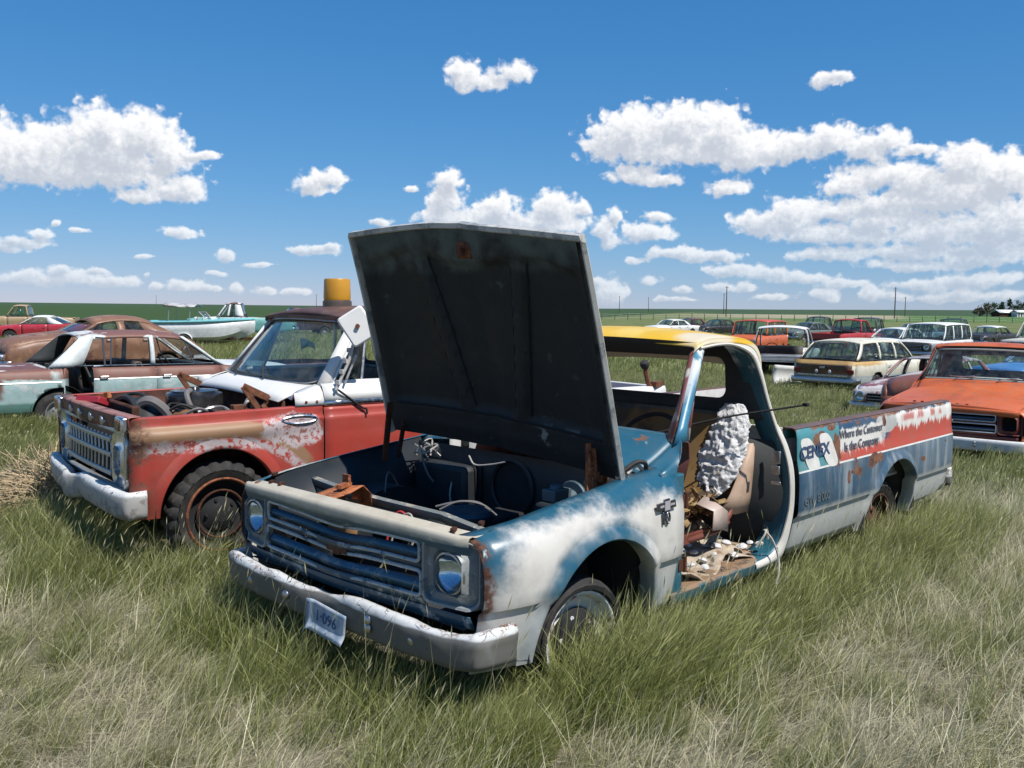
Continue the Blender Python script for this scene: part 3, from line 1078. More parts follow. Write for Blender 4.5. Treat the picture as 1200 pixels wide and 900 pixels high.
    # front end -----------------------------------------------------
    def vx(y):                                          # plan bow of the nose
        return .735 + .06 * (1 - (abs(y) / .9) ** 1.6)
    dent = o.get('dent', 0.)
    def dn(y):
        return dent * math.exp(-((y + .02) / .20) ** 2)
    ys = np.linspace(-.842, .842, 41)
    # top bar that the hood closes on
    mb = MB()
    P = []
    for y in ys:
        f = vx(y) - (.05 * max(0, (abs(y) - .78) / .105) ** 2)
        z = .988 + .022 * (1 - (abs(y) / .9) ** 2)
        P.append([(f - .002, y, z - .075), (f + .006, y, z - .05), (f + .010, y, z - .018), (f + .002, y, z - .003), (f - .012, y, z), (f - .03, y, z - .006), (f - .05, y, z - .005), (f - .085, y, z + .002), (f - .10, y, z - .012), (f - .10, y, z - .07)])
    mb.grid(P)
    mb.build('header_panel', mt['header'], root, ang=50)
    # shell of the nose under the header: a rounded ring from header to apron
    for s in (1, -1):
        # headlamp surround
        cy, cz2 = s * .735, .825
        outl = [(a, b) for a, b in rrect(.285, .29, .045, 5)]
        circ = []
        for a, b in outl:
            an = math.atan2(b, a)
            circ.append((.104 * math.cos(an), .104 * math.sin(an)))
        fx = lambda y: vx(y) - .01 - (.05 * max(0, (abs(y) - .78) / .105) ** 2)
        L0 = [(fx(cy + a) - .03, cy + a, cz2 + b) for a, b in outl]
        L1 = [(fx(cy + a) + .012, cy + a * .97, cz2 + b * .97) for a, b in outl]
        L2 = [(fx(cy + a) + .010, cy + a * .90, cz2 + b * .90) for a, b in outl]
        L3 = [(fx(cy + a) - .014, cy + a * .86, cz2 + b * .86) for a, b in outl]
        L4 = [(fx(cy) - .014, cy + a * 1.07, cz2 + b * 1.07) for a, b in circ]
        L5 = [(fx(cy) + .008, cy + a, cz2 + b) for a, b in circ]
        L6 = [(fx(cy) - .05, cy + a * .95, cz2 + b * .95) for a, b in circ]
        bz = MB().grid([L0, L1, L2, L3, L4, L5, L6], cv=True).build('headlight_bezel', mt['bezel'], root, ang=40)
        if o.get('lamps', True):
            pr = [(.094, .0), (.090, .008), (.082, .010)]
            MB().lathe(pr, (fx(cy) - .006, cy, cz2), (1, 0, 0), 28).build('trim_ring', M['chrome_pit'], bz)
            hl = MB().lathe([(.088, -.004), (.075, .010), (.05, .020), (.025, .026), (0, .028)], (fx(cy) - .012, cy, cz2), (1, 0, 0), 28).build('headlight', M['lens'], bz)
            MB().lathe([(.088, -.008), (.07, -.035), (.04, -.06), (0, -.07)], (fx(cy) - .012, cy, cz2), (1, 0, 0), 24).build('reflector', M['reflector'], bz)
        else:
            MB().lathe([(.100, -.03), (.09, -.10), (.0, -.13)], (fx(cy), cy, cz2), (1, 0, 0), 20).build('empty_lamp_bucket', M['void'], bz)
        # outer shell between lamp surround and fender
        mb = MB()
        P = []
        for z in np.linspace(.655, .95, 8):
            P.append([(vx(.875) - .055, s * .868, z), (vx(.88) - .062, s * .884, z), (vx(.89) - .075, s * .893, z), (.705, s * (fsec(z) - .082), z), (.69, s * (fsec(z) - .074), z)])
        mb.grid(P)
        mb.build('nose_corner', mt['nose'], root, solid=.003)
    # backing panel of the grille
    mb = MB()
    for z0_, z1_ in ((.655, .708), (.812, .846), (.925, .935)):
        mb.grid([[(vx(y) - .028 - .02 * dn(y), y, z0_ - .3 * dn(y)), (vx(y) - .020 - .02 * dn(y), y, z1_ - .3 * dn(y))] for y in np.linspace(-.60, .60, 31)])
    mb.build('grille_panel', mt['nose'], root, solid=.003)
    # two long chrome frames
    for zc, h, hy, nm in ((.890, .085, .575, 0), (.757, .108, .585, 1)):
        lp = rrect(2 * hy, h, .022, 4)
        dense = []
        for i in range(len(lp)):
            a, b = lp[i], lp[(i + 1) % len(lp)]
            m_ = 24 if abs(a[0] - b[0]) > .5 else 1
            for k in range(m_):
                dense.append((a[0] + (b[0] - a[0]) * k / m_, a[1] + (b[1] - a[1]) * k / m_))
        pts = [(vx(y) - .006 - 1.1 * dn(y), y, zc + z - .9 * dn(y)) for y, z in dense]
        fr = MB().tube(pts, .0085, 8, closed=True).build('grille_frame', mt['gframe'], root)
        # bar inside, leaving a slot above
        mb = MB()
        mb.grid([[(vx(y) - .030 - 1.1 * dn(y), y, zc - h * .5 - .9 * dn(y)), (vx(y) - .012 - 1.1 * dn(y), y, zc - h * .12 - .9 * dn(y)), (vx(y) - .03 - 1.1 * dn(y), y, zc + h * (.12 if nm == 0 else .10) - .9 * dn(y))] for y in np.linspace(-hy + .008, hy - .008, 41)])
        mb.build('grille_bar', mt['gbar'], fr, solid=.004)
    # emblem in the centre
    bt = [(-.075, -.014), (-.030, -.014), (-.030, -.026), (.030, -.026), (.030, -.014), (.085, -.014), (.075, .014), (.030, .014), (.030, .026), (-.030, .026), (-.030, .014), (-.085, .014)]
    mb = MB().prism(bt, (vx(0) - 1.1 * dn(0) - .012, 0, .826 - .9 * dn(0)), (0, 1, 0), (0, 0, 1), (1, 0, 0), .022)
    mb.build('grille_emblem', mt['emblem'], root, bev=.004)
    # valance
    MB().grid([[(vx(y) - .02, y, .66), (vx(y) - .05, y, .60), (vx(y) - .12, y, .57)] for y in ys]).build('front_valance', mt['nose'], root, solid=.003)
    # bumper
    def bpath(t):                                       # t -1..1 along the bumper
        y = .968 * math.sin(t * math.pi / 2 * .93) / math.sin(math.pi / 2 * .93)
        x = .865 - .12 * abs(t) ** 2.6 - (.17 * ((abs(t) - .86) / .14) ** 2 if abs(t) > .86 else 0)
        return x, y
    P = []
    for t in np.linspace(-1, 1, 141):
        x, y = bpath(t)
        x2, y2 = bpath(max(-1, min(1, t + .01 if t < .99 else t)))
        x1, y1 = bpath(max(-1, min(1, t - .01 if t > -.99 else t)))
        nx, ny = (y2 - y1), -(x2 - x1)
        l = math.hypot(nx, ny) or 1
        nx, ny = nx / l, ny / l
        if nx < 0 and abs(t) < .5:
            nx, ny = -nx, -ny
        wv = o.get('bump_dent', .0)
        dz = wv * (.012 * math.sin(t * 7.3) + .030 * math.exp(-((t - .02) / .10) ** 2) * -1 + .014 * math.exp(-((t + .28) / .08) ** 2))
        dx = -wv * .03 * math.exp(-((t - .02) / .12) ** 2)
        col = []
        for d, z in ((-.060, .600), (-.052, .618), (-.030, .626), (-.010, .624), (.001, .612), (.006, .592), (.004, .565), (.0, .53), (-.002, .50), (-.010, .478), (-.028, .466), (-.05, .464)):
            dd_ = d + dx + wv * (.007 * fbm(y, z, 4.2, 5.0) + .003 * fbm(y, z, 9.1, 17.0))
            col.append((x + nx * dd_, y + ny * dd_, z + wv * .005 * fbm(y, z, 1.3, 7.0) + dz * (.4 + .6 * (z > .5)) - .006 * abs(t) + o.get('bump_tilt', 0) * y))
        P.append(col)
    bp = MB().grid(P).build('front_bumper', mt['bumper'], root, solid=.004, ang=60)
    for y, x, z in ((-.26, .868, .545), (.36, .862, .535), (.36, .862, .570), (-.60, .845, .54), (.62, .838, .54)):
        MB().lathe([(.022, 0), (.022, .006), (.014, .014), (0, .016)], (x, y, z), (1, 0, 0), 12).build('bumper_bolt', M['chrome_pit'], bp)
    return hood
# ------------------------------------------------------------------ the blue and white wreck in front
BLUE, WHT = (.011, .080, .130), (.53, .51, .47)
T_LOC, T_ROT = (-.27677, 4.80279, -.17), math.radians(-133.3367)

def nz(t, sc, amp, d=6, r=.62):
    return t.m('MULTIPLY', t.m('SUBTRACT', t.noise(sc, d, r), .5), amp)

def blue_mats():
    mt = {}
    def f_blue(t, x, y, z):
        w = nz(t, 3.2, .34, 8, .68)
        zt = t.m('ADD', z, w)
        a = t.rng(zt, .965, 1.065)
        b = t.mul(t.rng(t.m('ADD', x, w), .50, .64), t.rng(zt, .62, .90))
        r = t.m('SQRT', t.add(t.m('POWER', x, 2.0), t.m('POWER', t.m('SUBTRACT', z, .45), 2.0)))
        c = t.mul(t.rng(t.m('ADD', r, nz(t, 5, .16)), .56, .47), t.rng(t.noise(2.2, 4), .36, .62))
        d = t.mul(t.rng(t.noise(2.7, 7, .7), .56, .74), t.rng(x, .1, -.35), .75)
        return t.m('MINIMUM', t.mx(a, b, c, d), 1.0)
    def f_grey(t, x, y, z):
        return t.mul(t.rng(t.m('ADD', z, nz(t, 4, .08)), .70, .60), .55)
    def f_front_rust(t, x, y, z):
        return t.mul(t.rng(t.m('ADD', x, nz(t, 9, .10)), .665, .69), t.rng(z, .60, .70), t.rng(t.noise(11, 5), .36, .5))
    mt['fender'] = paint('worn blue over white fender paint', WHT, [(BLUE, .32, f_blue), ((.40, .42, .41), .5, f_grey), (lambda t: rust_col(t, 14), .9, f_front_rust)],
                         rough=.40, var=.08, fade=.05, streak=.10, fleck=.30, dirt=.22, spec=.5)
    # --- bed side with the painted band
    def b_low(t, x, y, z):
        return t.rng(t.m('ADD', z, nz(t, 4, .05)), .735, .69)
    def b_streak(t, x, y, z):
        v = t.noise(1, 5, .65, t.vm('MULTIPLY', t.obj(), (7, 7, .9)))
        k = t.m('ADD', t.rng(v, .44, .68), t.rng(x, -2.4, -4.4, 0, .30))
        return t.m('MINIMUM', t.mul(k, t.rng(z, .97, .955), .55), 1.0)
    def b_teal(t, x, y, z):
        return t.mul(t.rng(z, .962, .968), t.rng(t.noise(3, 5), .38, .6), t.rng(x, -2.46, -2.40))
    def b_tealbase(t, x, y, z):
        return t.mul(t.rng(z, .962, .968), t.rng(x, -2.41, -2.405))
    def b_redband(t, x, y, z):
        return t.mul(t.rng(z, .962, .966), t.rng(t.m('ADD', z, nz(t, 9, .05)), 1.125, 1.105), t.rng(x, -2.395, -2.40))
    def b_whiteband(t, x, y, z):
        top = t.m('ADD', z, nz(t, 13, .11, 8, .72))
        st = t.m('MULTIPLY', t.m('SUBTRACT', t.noise(1, 4, .7, t.vm('MULTIPLY', t.obj(), (30, 30, 1.2))), .5), .20)
        lo = t.m('ADD', z, st)
        front = t.mul(t.rng(lo, 1.005, 1.055), t.rng(top, 1.172, 1.155), t.rng(x, -2.405, -2.42), t.rng(t.m('ADD', x, nz(t, 6, .3)), -3.16, -3.08))
        rear = t.mul(t.rng(lo, 1.085, 1.11), t.rng(top, 1.212, 1.198), t.rng(t.m('ADD', x, nz(t, 5, .3)), -3.28, -3.36))
        return t.mx(front, rear)
    def b_redsmear(t, x, y, z):
        v = t.noise(1, 4, .6, t.vm('MULTIPLY', t.obj(), (6, 6, 1)))
        return t.mul(t.band(t.m('ADD', z, nz(t, 9, .05)), 1.14, 1.19, .015), t.rng(v, .46, .54), t.rng(x, -3.4, -3.5), .8)
    def b_greypatch(t, x, y, z):
        d = t.vm('LENGTH', t.vm('MULTIPLY', t.vm('SUBTRACT', t.obj(), (-3.16, .97, 1.16)), (1 / .19, 0, 1 / .075)))
        return t.rng(t.m('ADD', d, nz(t, 7, .7)), 1.05, .95)
    def b_line(t, x, y, z):
        return t.mul(t.band(z, .955, .966, .002), t.rng(t.noise(9, 3), .30, .40))
    def b_rust(t, x, y, z):
        k = None
        for cx, cz, rx, rz in ((-2.52, .85, .025, .05), (-2.68, .87, .045, .035), (-2.63, .91, .02, .07), (-2.60, .88, .05, .015), (-2.14, 1.13, .10, .05), (-2.36, 1.05, .06, .10), (-2.95, .93, .13, .04), (-2.88, .90, .07, .03), (-3.82, .83, .05, .02), (-3.12, 1.175, .03, .05), (-4.28, .92, .02, .012), (-2.7, 1.185, .03, .015), (-2.3, 1.19, .06, .02)):
            d = t.vm('LENGTH', t.vm('MULTIPLY', t.vm('SUBTRACT', t.obj(), (cx, .97, cz)), (1 / rx, 0, 1 / rz)))
            q = t.rng(t.m('ADD', d, nz(t, 22, 1.3)), 1.05, .85)
            k = q if k is None else t.mx(k, q)
        edge = t.mul(t.rng(t.m('ADD', z, nz(t, 14, .05)), 1.19, 1.206), t.rng(t.noise(5, 4), .40, .55))
        return t.mx(k, edge)
    def b_topblue(t, x, y, z):
        return t.mul(t.rng(z, 1.03, 1.05), t.rng(x, -2.40, -2.41), t.rng(t.m('ADD', x, nz(t, 5, .3)), -3.22, -3.12))
    RED = (.40, .055, .032)
    mt['bed'] = paint('blue bed side with red and white band', (.016, .062, .115),
        [((.40, .44, .45), .5, b_streak), ((.42, .43, .41), .5, b_low), ((.12, .22, .23), .5, b_tealbase), ((.05, .22, .25), .5, b_teal), (RED, .5, b_redband), ((.016, .055, .11), .45, b_topblue),
         ((.36, .36, .34), .5, b_greypatch), ((.62, .60, .56), .5, b_whiteband), (RED, .55, b_redsmear), ((.66, .66, .62), .5, b_line), (lambda t: rust_col(t, 14), .9, b_rust)],
        rough=.42, var=.22, fade=.10, streak=.22, fleck=.5, dirt=.3)
    mt['bed_in'] = paint('worn white bed lining', (.42, .41, .38), rust=.30, rust_sc=4, fleck=.5)
    mt['rail'] = paint('oxidised purple brown rail', (.085, .050, .050), rust=.42, rust_sc=6, rough=.7)
    mt['jamb'] = paint('original dark teal paint', (.014, .090, .130), [((.35, .36, .35), .5, lambda t, x, y, z: t.mul(t.rng(t.noise(9, 6, .7), .62, .68), .9))], rough=.35, fade=.03, streak=.05, fleck=.5, dirt=.12)
    mt['cab'] = mt['fender']
    mt['cab_side'] = paint('chalky white cab paint', (.56, .54, .49), [((.05, .16, .23), .4, lambda t, x, y, z: t.rng(t.noise(4, 5), .60, .70))], fade=.05, fleck=.5, streak=.1, dirt=.2)
    mt['lip'] = simple('cream door seal', (.55, .52, .45), .6, var=.2)
    mt['cowl'] = paint('blue cowl paint', (.014, .088, .140), [((.55, .52, .47), .45, lambda t, x, y, z: t.rng(t.m('ADD', t.noise(6, 7, .68), t.rng(z, 1.10, 1.24, .06, -.05)), .57, .68)), (lambda t: rust_col(t, 18), .9, lambda t, x, y, z: t.mul(t.rng(t.noise(8, 6, .7), .60, .66), t.rng(z, 1.19, 1.23)))], rough=.35, fade=.05, dirt=.15)
    mt['pillar'] = paint('blue and white pillar paint', (.50, .53, .53), [((.03, .15, .24), .4, lambda t, x, y, z: t.rng(t.m('ADD', y, nz(t, 6, .03)), .76, .80)), ((.05, .20, .30), .4, lambda t, x, y, z: t.rng(t.noise(7, 5), .52, .62))], fade=.04, dirt=.12)
    mt['flange'] = paint('dull maroon primer', (.15, .040, .040), [((.40, .36, .33), .6, lambda t, x, y, z: t.rng(t.noise(9, 5), .55, .65))], fade=.05)
    mt['sill'] = paint('rusted teal sill', (.23, .14, .08), [((.05, .035, .03), .8, lambda t, x, y, z: t.rng(t.noise(6, 6, .7), .54, .62)), ((.014, .085, .115), .45, lambda t, x, y, z: t.mul(t.rng(t.m('ADD', z, nz(t, 9, .05)), .484, .470), t.rng(t.noise(5, 5), .30, .44)))], rough=.6, fade=.03)
    def roofw(t, x, y, z):
        d = t.vm('LENGTH', t.vm('MULTIPLY', t.vm('SUBTRACT', t.obj(), (-1.25, .70, 1.76)), (4.5, 6, 0)))
        edge = t.rng(t.m('ADD', z, nz(t, 12, .02)), 1.72, 1.705)
        return t.mx(t.mul(t.rng(t.m('ADD', d, nz(t, 4, 1.2)), 1.1, .6), .85), t.m('MULTIPLY', edge, .8))
    mt['roof'] = paint('faded yellow roof paint', (.66, .40, .012), [((.70, .56, .20), .55, lambda t, x, y, z: t.mul(t.rng(t.noise(2.5, 5), .45, .65), .5)), ((.60, .55, .44), .5, roofw)], rough=.42, var=.06, fade=.04, streak=.0, fleck=.12, dirt=.12)
    mt['back'] = M['interior']
    def fl(t, x, y, z):
        return t.rng(t.noise(5, 6, .65), .44, .58)
    mt['floor'] = paint('rust stained floor pan', (.30, .22, .15), [(lambda t: rust_col(t, 10), .9, fl)], rough=.7, fleck=.5)
    mt['dash'] = paint('dull red brown dash', (.105, .030, .026), rough=.6, fade=.08)
    mt['hood'] = paint('chalky grey white hood paint', (.50, .49, .45), [((.20, .22, .22), .5, lambda t, x, y, z: t.rng(t.noise(6, 7, .7), .50, .62))], rust=.16, rust_sc=7, fade=.03)
    mt['hood_in'] = paint('sooty dark green hood lining', (.0065, .010, .0115), [((.055, .085, .085), .55, lambda t, x, y, z: t.mul(t.rng(t.m('ADD', z, nz(t, 5, .12)), 2.07, 2.13), t.rng(t.noise(4, 5), .35, .6))), ((.02, .045, .045), .55, lambda t, x, y, z: t.rng(t.noise(9, 6, .7), .62, .70)), ((.22, .22, .19), .6, lambda t, x, y, z: t.mul(t.rng(t.noise(6, 5), .55, .60), t.rng(z, 1.33, 1.27), t.rng(z, 1.20, 1.24), t.rng(y, -.1, .2)))], rough=.65, fade=.0, fleck=.2, dirt=.05, streak=.0)  # near black green base, patchily paler along the raised front edge
    mt['header'] = paint('bare weathered cream header', (.46, .42, .33), [((.16, .20, .20), .5, lambda t, x, y, z: t.mul(t.rng(z, .975, .955), t.rng(t.noise(7, 5), .3, .5))), ((.020, .075, .11), .4, lambda t, x, y, z: t.rng(t.m('ADD', z, nz(t, 6, .02)), .958, .948))], rust=.20, rust_sc=9, rough=.5, fleck=.6)
    mt['nose'] = paint('dark blue nose paint', (.014, .060, .095), [((.34, .36, .34), .5, lambda t, x, y, z: t.rng(t.noise(8, 7, .7), .53, .62))], rough=.4, fade=.05)
    mt['bezel'] = paint('grey lamp surround', (.22, .24, .24), [((.045, .10, .14), .4, lambda t, x, y, z: t.rng(t.noise(7, 6, .7), .55, .64)), ((.45, .45, .42), .5, lambda t, x, y, z: t.rng(t.noise(10, 6, .7), .60, .66))], rough=.45, fleck=.6)
    mt['gframe'] = paint('blue grey grille frame', (.34, .38, .39), [((.02, .07, .11), .4, lambda t, x, y, z: t.rng(t.noise(8, 6, .7), .55, .62)), ((.52, .52, .50), .4, lambda t, x, y, z: t.rng(t.noise(6, 6, .7), .56, .64))], rough=.32, fleck=.6)
    mt['gbar'] = paint('blue grille bar', (.050, .15, .235), [((.32, .36, .37), .4, lambda t, x, y, z: t.rng(t.noise(5, 7, .7), .56, .66))], rough=.3, fleck=.7, fade=.04)
    mt['emblem'] = _rust('rusted emblem', 12, (.8, .8, .85))
    def crack(t, x, y, z):
        v = t.voro(13, t.vm('ADD', t.obj(), t.vm('MULTIPLY', t.noise(9, 3, .5, col=True), (.12, .12, .12))), 'DISTANCE_TO_EDGE')
        return t.mul(t.rng(v, .030, .012), t.rng(t.m('ADD', z, nz(t, 6, .08)), .585, .605), t.rng(t.noise(7, 5), .46, .56))
    def brust(t, x, y, z):
        return t.mul(t.rng(t.noise(21, 8, .74), .52, .57), t.rng(t.m('ADD', z, nz(t, 8, .06)), .585, .607), t.rng(t.noise(3, 3), .38, .56))
    def chips(t, x, y, z):
        return t.rng(t.noise(26, 5, .7), .68, .72)
    mt['bumper'] = paint('white painted steel bumper', (.56, .57, .56), [((.120, .118, .108), .5, lambda t, x, y, z: t.mul(t.rng(t.m('ADD', z, nz(t, 7, .02)), .603, .592), t.rng(t.noise(4, 6), .30, .50, .72, 1.0))), ((.030, .014, .012), .8, crack), (lambda t: rust_col(t, 18), .9, brust), ((.02, .018, .018), .8, chips)], rough=.38, fade=.02, fleck=.6, streak=.12, dirt=.25)  # grey below the top edge: shade of the front face put into the colour
    mt['bay'] = M['bay']
    return mt

def worn_ink(name, col):
    m, t = newmat(name)
    fin(t, t.mix(t.noise(30, 4), col, tuple(min(1, c * 2.2) for c in col)), .7)
    t.l.new(t.rng(t.noise(38, 6, .7), .66, .60), t.b.inputs['Alpha'])
    return m

def blue_truck():
    root = thing('pickup_truck', 'derelict blue and white pickup with raised hood, yellow roof and no doors', 'pickup truck', T_LOC, T_ROT)
    mt = blue_mats()
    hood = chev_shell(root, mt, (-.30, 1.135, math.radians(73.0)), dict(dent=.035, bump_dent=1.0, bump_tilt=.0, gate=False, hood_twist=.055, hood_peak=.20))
    # wheels
    wheel(root, (.06, .80, .425), 1, R=.272, rim=M['white_rim'], flat=.0, steer=-.12, lugs=False, hub=M['void'])
    wheel(root, (0, -.80, .435), -1, R=.33, rim=M['white_rim'], flat=.07)
    wheel(root, (RAX, .77, .40), 1, R=.32, rim=M['rust_dark'], flat=.06)
    wheel(root, (RAX, -.77, .40), -1, R=.32, rim=M['rust_dark'], flat=.06)
    # engine bay --------------------------------------------------
    mb = MB()
    mb.grid([[(-.455, y, 1.10), (-.45, y, .95), (-.45, y, .62), (-.52, y, .45)] for y in np.linspace(-.82, .82, 9)])
    fw = mb.build('firewall', mt['bay'], root, solid=.006)
    mb = MB()
    mb.lathe([(.155, 0), (.165, .018), (.15, .03), (.14, .02)], (-.448, -.02, .92), (1, 0, 0), 28)
    mb.build('heater_ring', mt['bay'], fw)
    MB().lathe([(.14, 0.004), (0, .006)], (-.446, -.02, .92), (1, 0, 0), 28).build('heater_opening', M['void'], fw)
    mb = MB()
    mb.grid([[(-.42 + .01 * math.sin(k), -.52 + dy, z) for z in (1.02, .99, .72, .66)] for k, dy in enumerate(np.linspace(-.2, .26, 6))])
    mb.box((-.38, -.50, .86), (.12, .44, .30))
    mb.build('heater_case', mt['bay'], root, bev=.03)
    MB().box((-.40, .30, .80), (.06, .20, .16)).build('fuse_box', mt['bay'], root, bev=.02)
    # brake cylinder with its cap
    mb = MB().tube([(-.44, .42, .93), (-.30, .42, .93)], .045, 14).box((-.30, .42, .965), (.13, .09, .06)).tube([(-.30, .42, .99), (-.30, .42, 1.015)], .035, 14)
    mb.tube([(-.45, .42, .93), (-.42, .42, .93)], .09, 18)
    mb.build('brake_cylinder', simple('grey cast iron', (.10, .14, .16), .5, .4), root, bev=.005)
    # low engine block in the shade
    mb = MB().box((-.10, .02, .60), (.62, .42, .26)).box((-.10, .02, .76), (.58, .20, .10))
    for s in (1, -1):
        mb.box((-.10, s * .20, .72), (.56, .12, .10), rx=s * .5)
    for k in range(4):
        mb.tube([(-.32 + k * .14, .26, .68), (-.32 + k * .14, .34, .60)], .03, 8)
    mb.lathe([(.10, 0), (.10, .03), (.05, .05), (0, .05)], (.22, .02, .62), (1, 0, 0), 18)
    mb.build('engine_block', M['dark'], root, bev=.012)
    MB().lathe([(.0, 0), (.13, 0), (.14, .03), (.13, .05), (.0, .055)], (-.05, .02, .81), (0, 0, 1), 22).build('carburettor_lid', simple('dull blue tin', (.03, .07, .10), .5, .3), root)
    # radiator support: panel with opening, bent top rail
    sup = lambda y: (.40 - .05 * (abs(y) / .8) ** 2)
    ztop = lambda y: itp(y, [(-.80, .97), (-.40, .955), (.15, .952), (.30, .950), (.62, .905), (.80, .89)])
    mb = MB()
    P = []
    for y in np.linspace(-.80, .80, 33):
        x, z = sup(y), ztop(y)
        P.append([(x + .002, y, z - .035), (x + .004, y, z), (x - .012, y, z + .004), (x - .035, y, z + .003), (x - .038, y, z - .02)])
    mb.grid(P)
    rail = mb.build('radiator_support', paint('grey blue support rail', (.15, .17, .17), [((.36, .32, .25), .6, lambda t, x, y, z: t.rng(t.noise(9, 6, .7), .52, .6))], rust=.25, fleck=.5), root, solid=.003)
    mb = MB()
    for y0, y1, z0 in ((-.80, -.40, .58), (-.40, .34, .86), (.34, .80, .58)):
        mb.grid([[(sup(y), y, z0), (sup(y), y, ztop(y) - .03)] for y in np.linspace(y0, y1, 7)])
    mb.grid([[(sup(y), y, .56), (sup(y), y, .64)] for y in np.linspace(-.4, .34, 5)])
    for y in (-.52, .46):
        mb.tube([(sup(y) + .012, y, .60), (sup(y) + .012, y, .90)], .014, 6)
    mb.build('support_panel', M['bay'], rail, solid=.003)
    # lower splash floor between header and support
    MB().grid([[(.40, y, .58), (.72, y, .60)] for y in np.linspace(-.8, .8, 5)]).build('splash_apron', M['dark'], root, solid=.003)
    # hood latch bracket, orange brown folded sheet
    mb = MB()
    P = [[(.71, y, .985), (.66, y, 1.0), (.58, y, 1.012), (.50, y, 1.03 + .02 * math.cos(8 * y)), (.45, y, .99), (.445, y, .90)] for y in np.linspace(-.30, -.14, 6)]
    mb.grid(P)
    mb.grid([[(.60, -.30, 1.01), (.60, -.30, .90)], [(.50, -.30, 1.02), (.48, -.30, .85)]])
    mb.box((.56, -.22, 1.035), (.10, .035, .018), rz=.4).box((.52, -.25, 1.05), (.015, .05, .06))
    mb.build('hood_latch_bracket', M['rust_tan'], root, solid=.004)
    MB().add([(.47, -.44, .93), (.46, -.22, .95), (.50, -.20, .70), (.52, -.42, .68)], [(0, 1, 2, 3)]).build('tan_board', simple('tan fibre board', (.36, .20, .09), .8, var=.25, sc=8), root, solid=.008)
    # cables
    def cable(pts, r, m, nm='cable'):
        return MB().tube([tuple(p) for p in cr(pts, 24)], r, 6).build(nm, m, root)
    cable([(.50, .02, .72), (.47, .03, .86), (.44, .06, .93), (.42, .12, .90)], .006, M['wire_red'])
    cable([(.50, .04, .70), (.46, .07, .88), (.44, .14, .93), (.45, .20, .84)], .005, M['wire_white'])
    cable([(.47, .14, .74), (.44, .17, .86), (.42, .22, .90), (.44, .28, .80)], .005, M['chrome_pit'])
    cable([(.48, .20, .80), (.45, .23, .88), (.44, .30, .84)], .006, M['wire_white'])
    cable([(-.10, -.52, .80), (-.02, -.55, .97), (.06, -.50, .99), (.10, -.47, .90)], .005, M['hose'])
    cable([(.33, .20, .96), (.28, .28, .985), (.22, .36, .99), (.20, .44, .96)], .007, M['hose'])
    cable([(.36, .26, .96), (.30, .33, 1.0), (.22, .40, .985), (.16, .44, .93)], .006, M['hose'])
    cable([(.38, .62, .90), (.33, .68, .95), (.28, .72, .94), (.26, .72, .88)], .008, M['alu'])
    cable([(-.42, -.35, 1.06), (-.40, -.28, 1.02), (-.41, -.16, 1.035), (-.42, -.06, 1.06)], .005, M['wire_white'])
    cable([(-.40, -.70, 1.10), (-.30, -.62, 1.04), (-.28, -.55, .95), (-.3, -.52, .90)], .006, M['hose'])
    cable([(-.36, -.40, .98), (-.30, -.38, .86), (-.30, -.36, .76)], .006, M['wire_white'])
    # tangle at the far cowl corner
    mb = MB()
    random.seed(5)
    for k in range(6):
        a = [(-.36 + random.uniform(-.06, .06), -.66 + random.uniform(-.08, .08), 1.08 + random.uniform(-.05, .05)) for _ in range(4)]
        MB().tube([tuple(p) for p in cr(a, 12)], .0045, 5).build('loose_wire', M['wire_white'], root)
    # clamps and clips on the top bar
    for x, y, z in ((.66, -.70, 1.0), (.67, -.60, 1.005), (.70, .72, 1.0), (.60, .78, 1.02), (.58, -.80, 1.02)):
        MB().box((x, y, z), (.035, .02, .016), rz=.5).lathe([(.010, 0), (.010, .012), (0, .014)], (x + .02, y + .02, z - .004), (0, 0, 1), 8).build('fixing_clip', M['rust_dark'], root)
    # hood hinges: near one orange brown, far one a dark strut
    mb = MB()
    hx, hy = -.235, .70
    mb.beam((hx + .02, hy, .96), (hx + .035, hy, 1.27), .014, .045, up=(1, 0, 0), w2=.014, h2=.03).beam((hx - .03, hy + .006, .96), (hx + .0, hy + .006, 1.24), .012, .03, up=(1, 0, 0)).beam((hx - .10, hy, 1.0), (hx - .05, hy, 1.12), .014, .07, up=(1, 0, 0))
    mb.lathe([(.024, 0), (.024, .02), (0, .02)], (hx + .02, hy, 1.13), (0, 1, 0), 10).lathe([(.030, 0), (.030, .02), (.012, .02)], (hx - .075, hy, 1.08), (0, 1, 0), 10)
    mb.tube([(hx + .05, hy + .015, 1.22), (hx + .045, hy + .015, 1.13)], .010, 6)
    mb.build('hood_hinge', M['rust_tan'], root, bev=.004)
    mb = MB()
    mb.beam((-.10, -.72, 1.02), (-.14, -.72, 1.36), .012, .04).beam((-.20, -.72, 1.03), (-.26, -.72, 1.30), .012, .03)
    mb.build('hood_hinge', M['rust_dark'], root, bev=.004)
    # frayed seal beside the hood hinge
    cable([(-.33, .80, 1.12), (-.40, .84, 1.17), (-.46, .85, 1.16), (-.50, .83, 1.125), (-.53, .845, 1.12)], .012, M['black'], 'hood_seal')
    cable([(-.36, .815, 1.115), (-.42, .825, 1.15), (-.47, .83, 1.125)], .010, M['wire_white'], 'hood_seal')
    # number plate, bent
    mb = MB()
    P = []
    for i, u in enumerate(np.linspace(-.138, .138, 15)):
        row = []
        for v in np.linspace(-.068, .068, 9):
            fx_ = .872 + .004
            if v < -.03:
                fx_ += (-.03 - v) * .55
            if u < -.11:
                fx_ += (-.11 - u) * .6
            yy = u + .075
            row.append((fx_, yy + (v * .12), .500 + v - .10 * u - (.03 if (u < -.12 and v < 0) else 0) * 1))
        P.append(row)
    mb.grid(P)
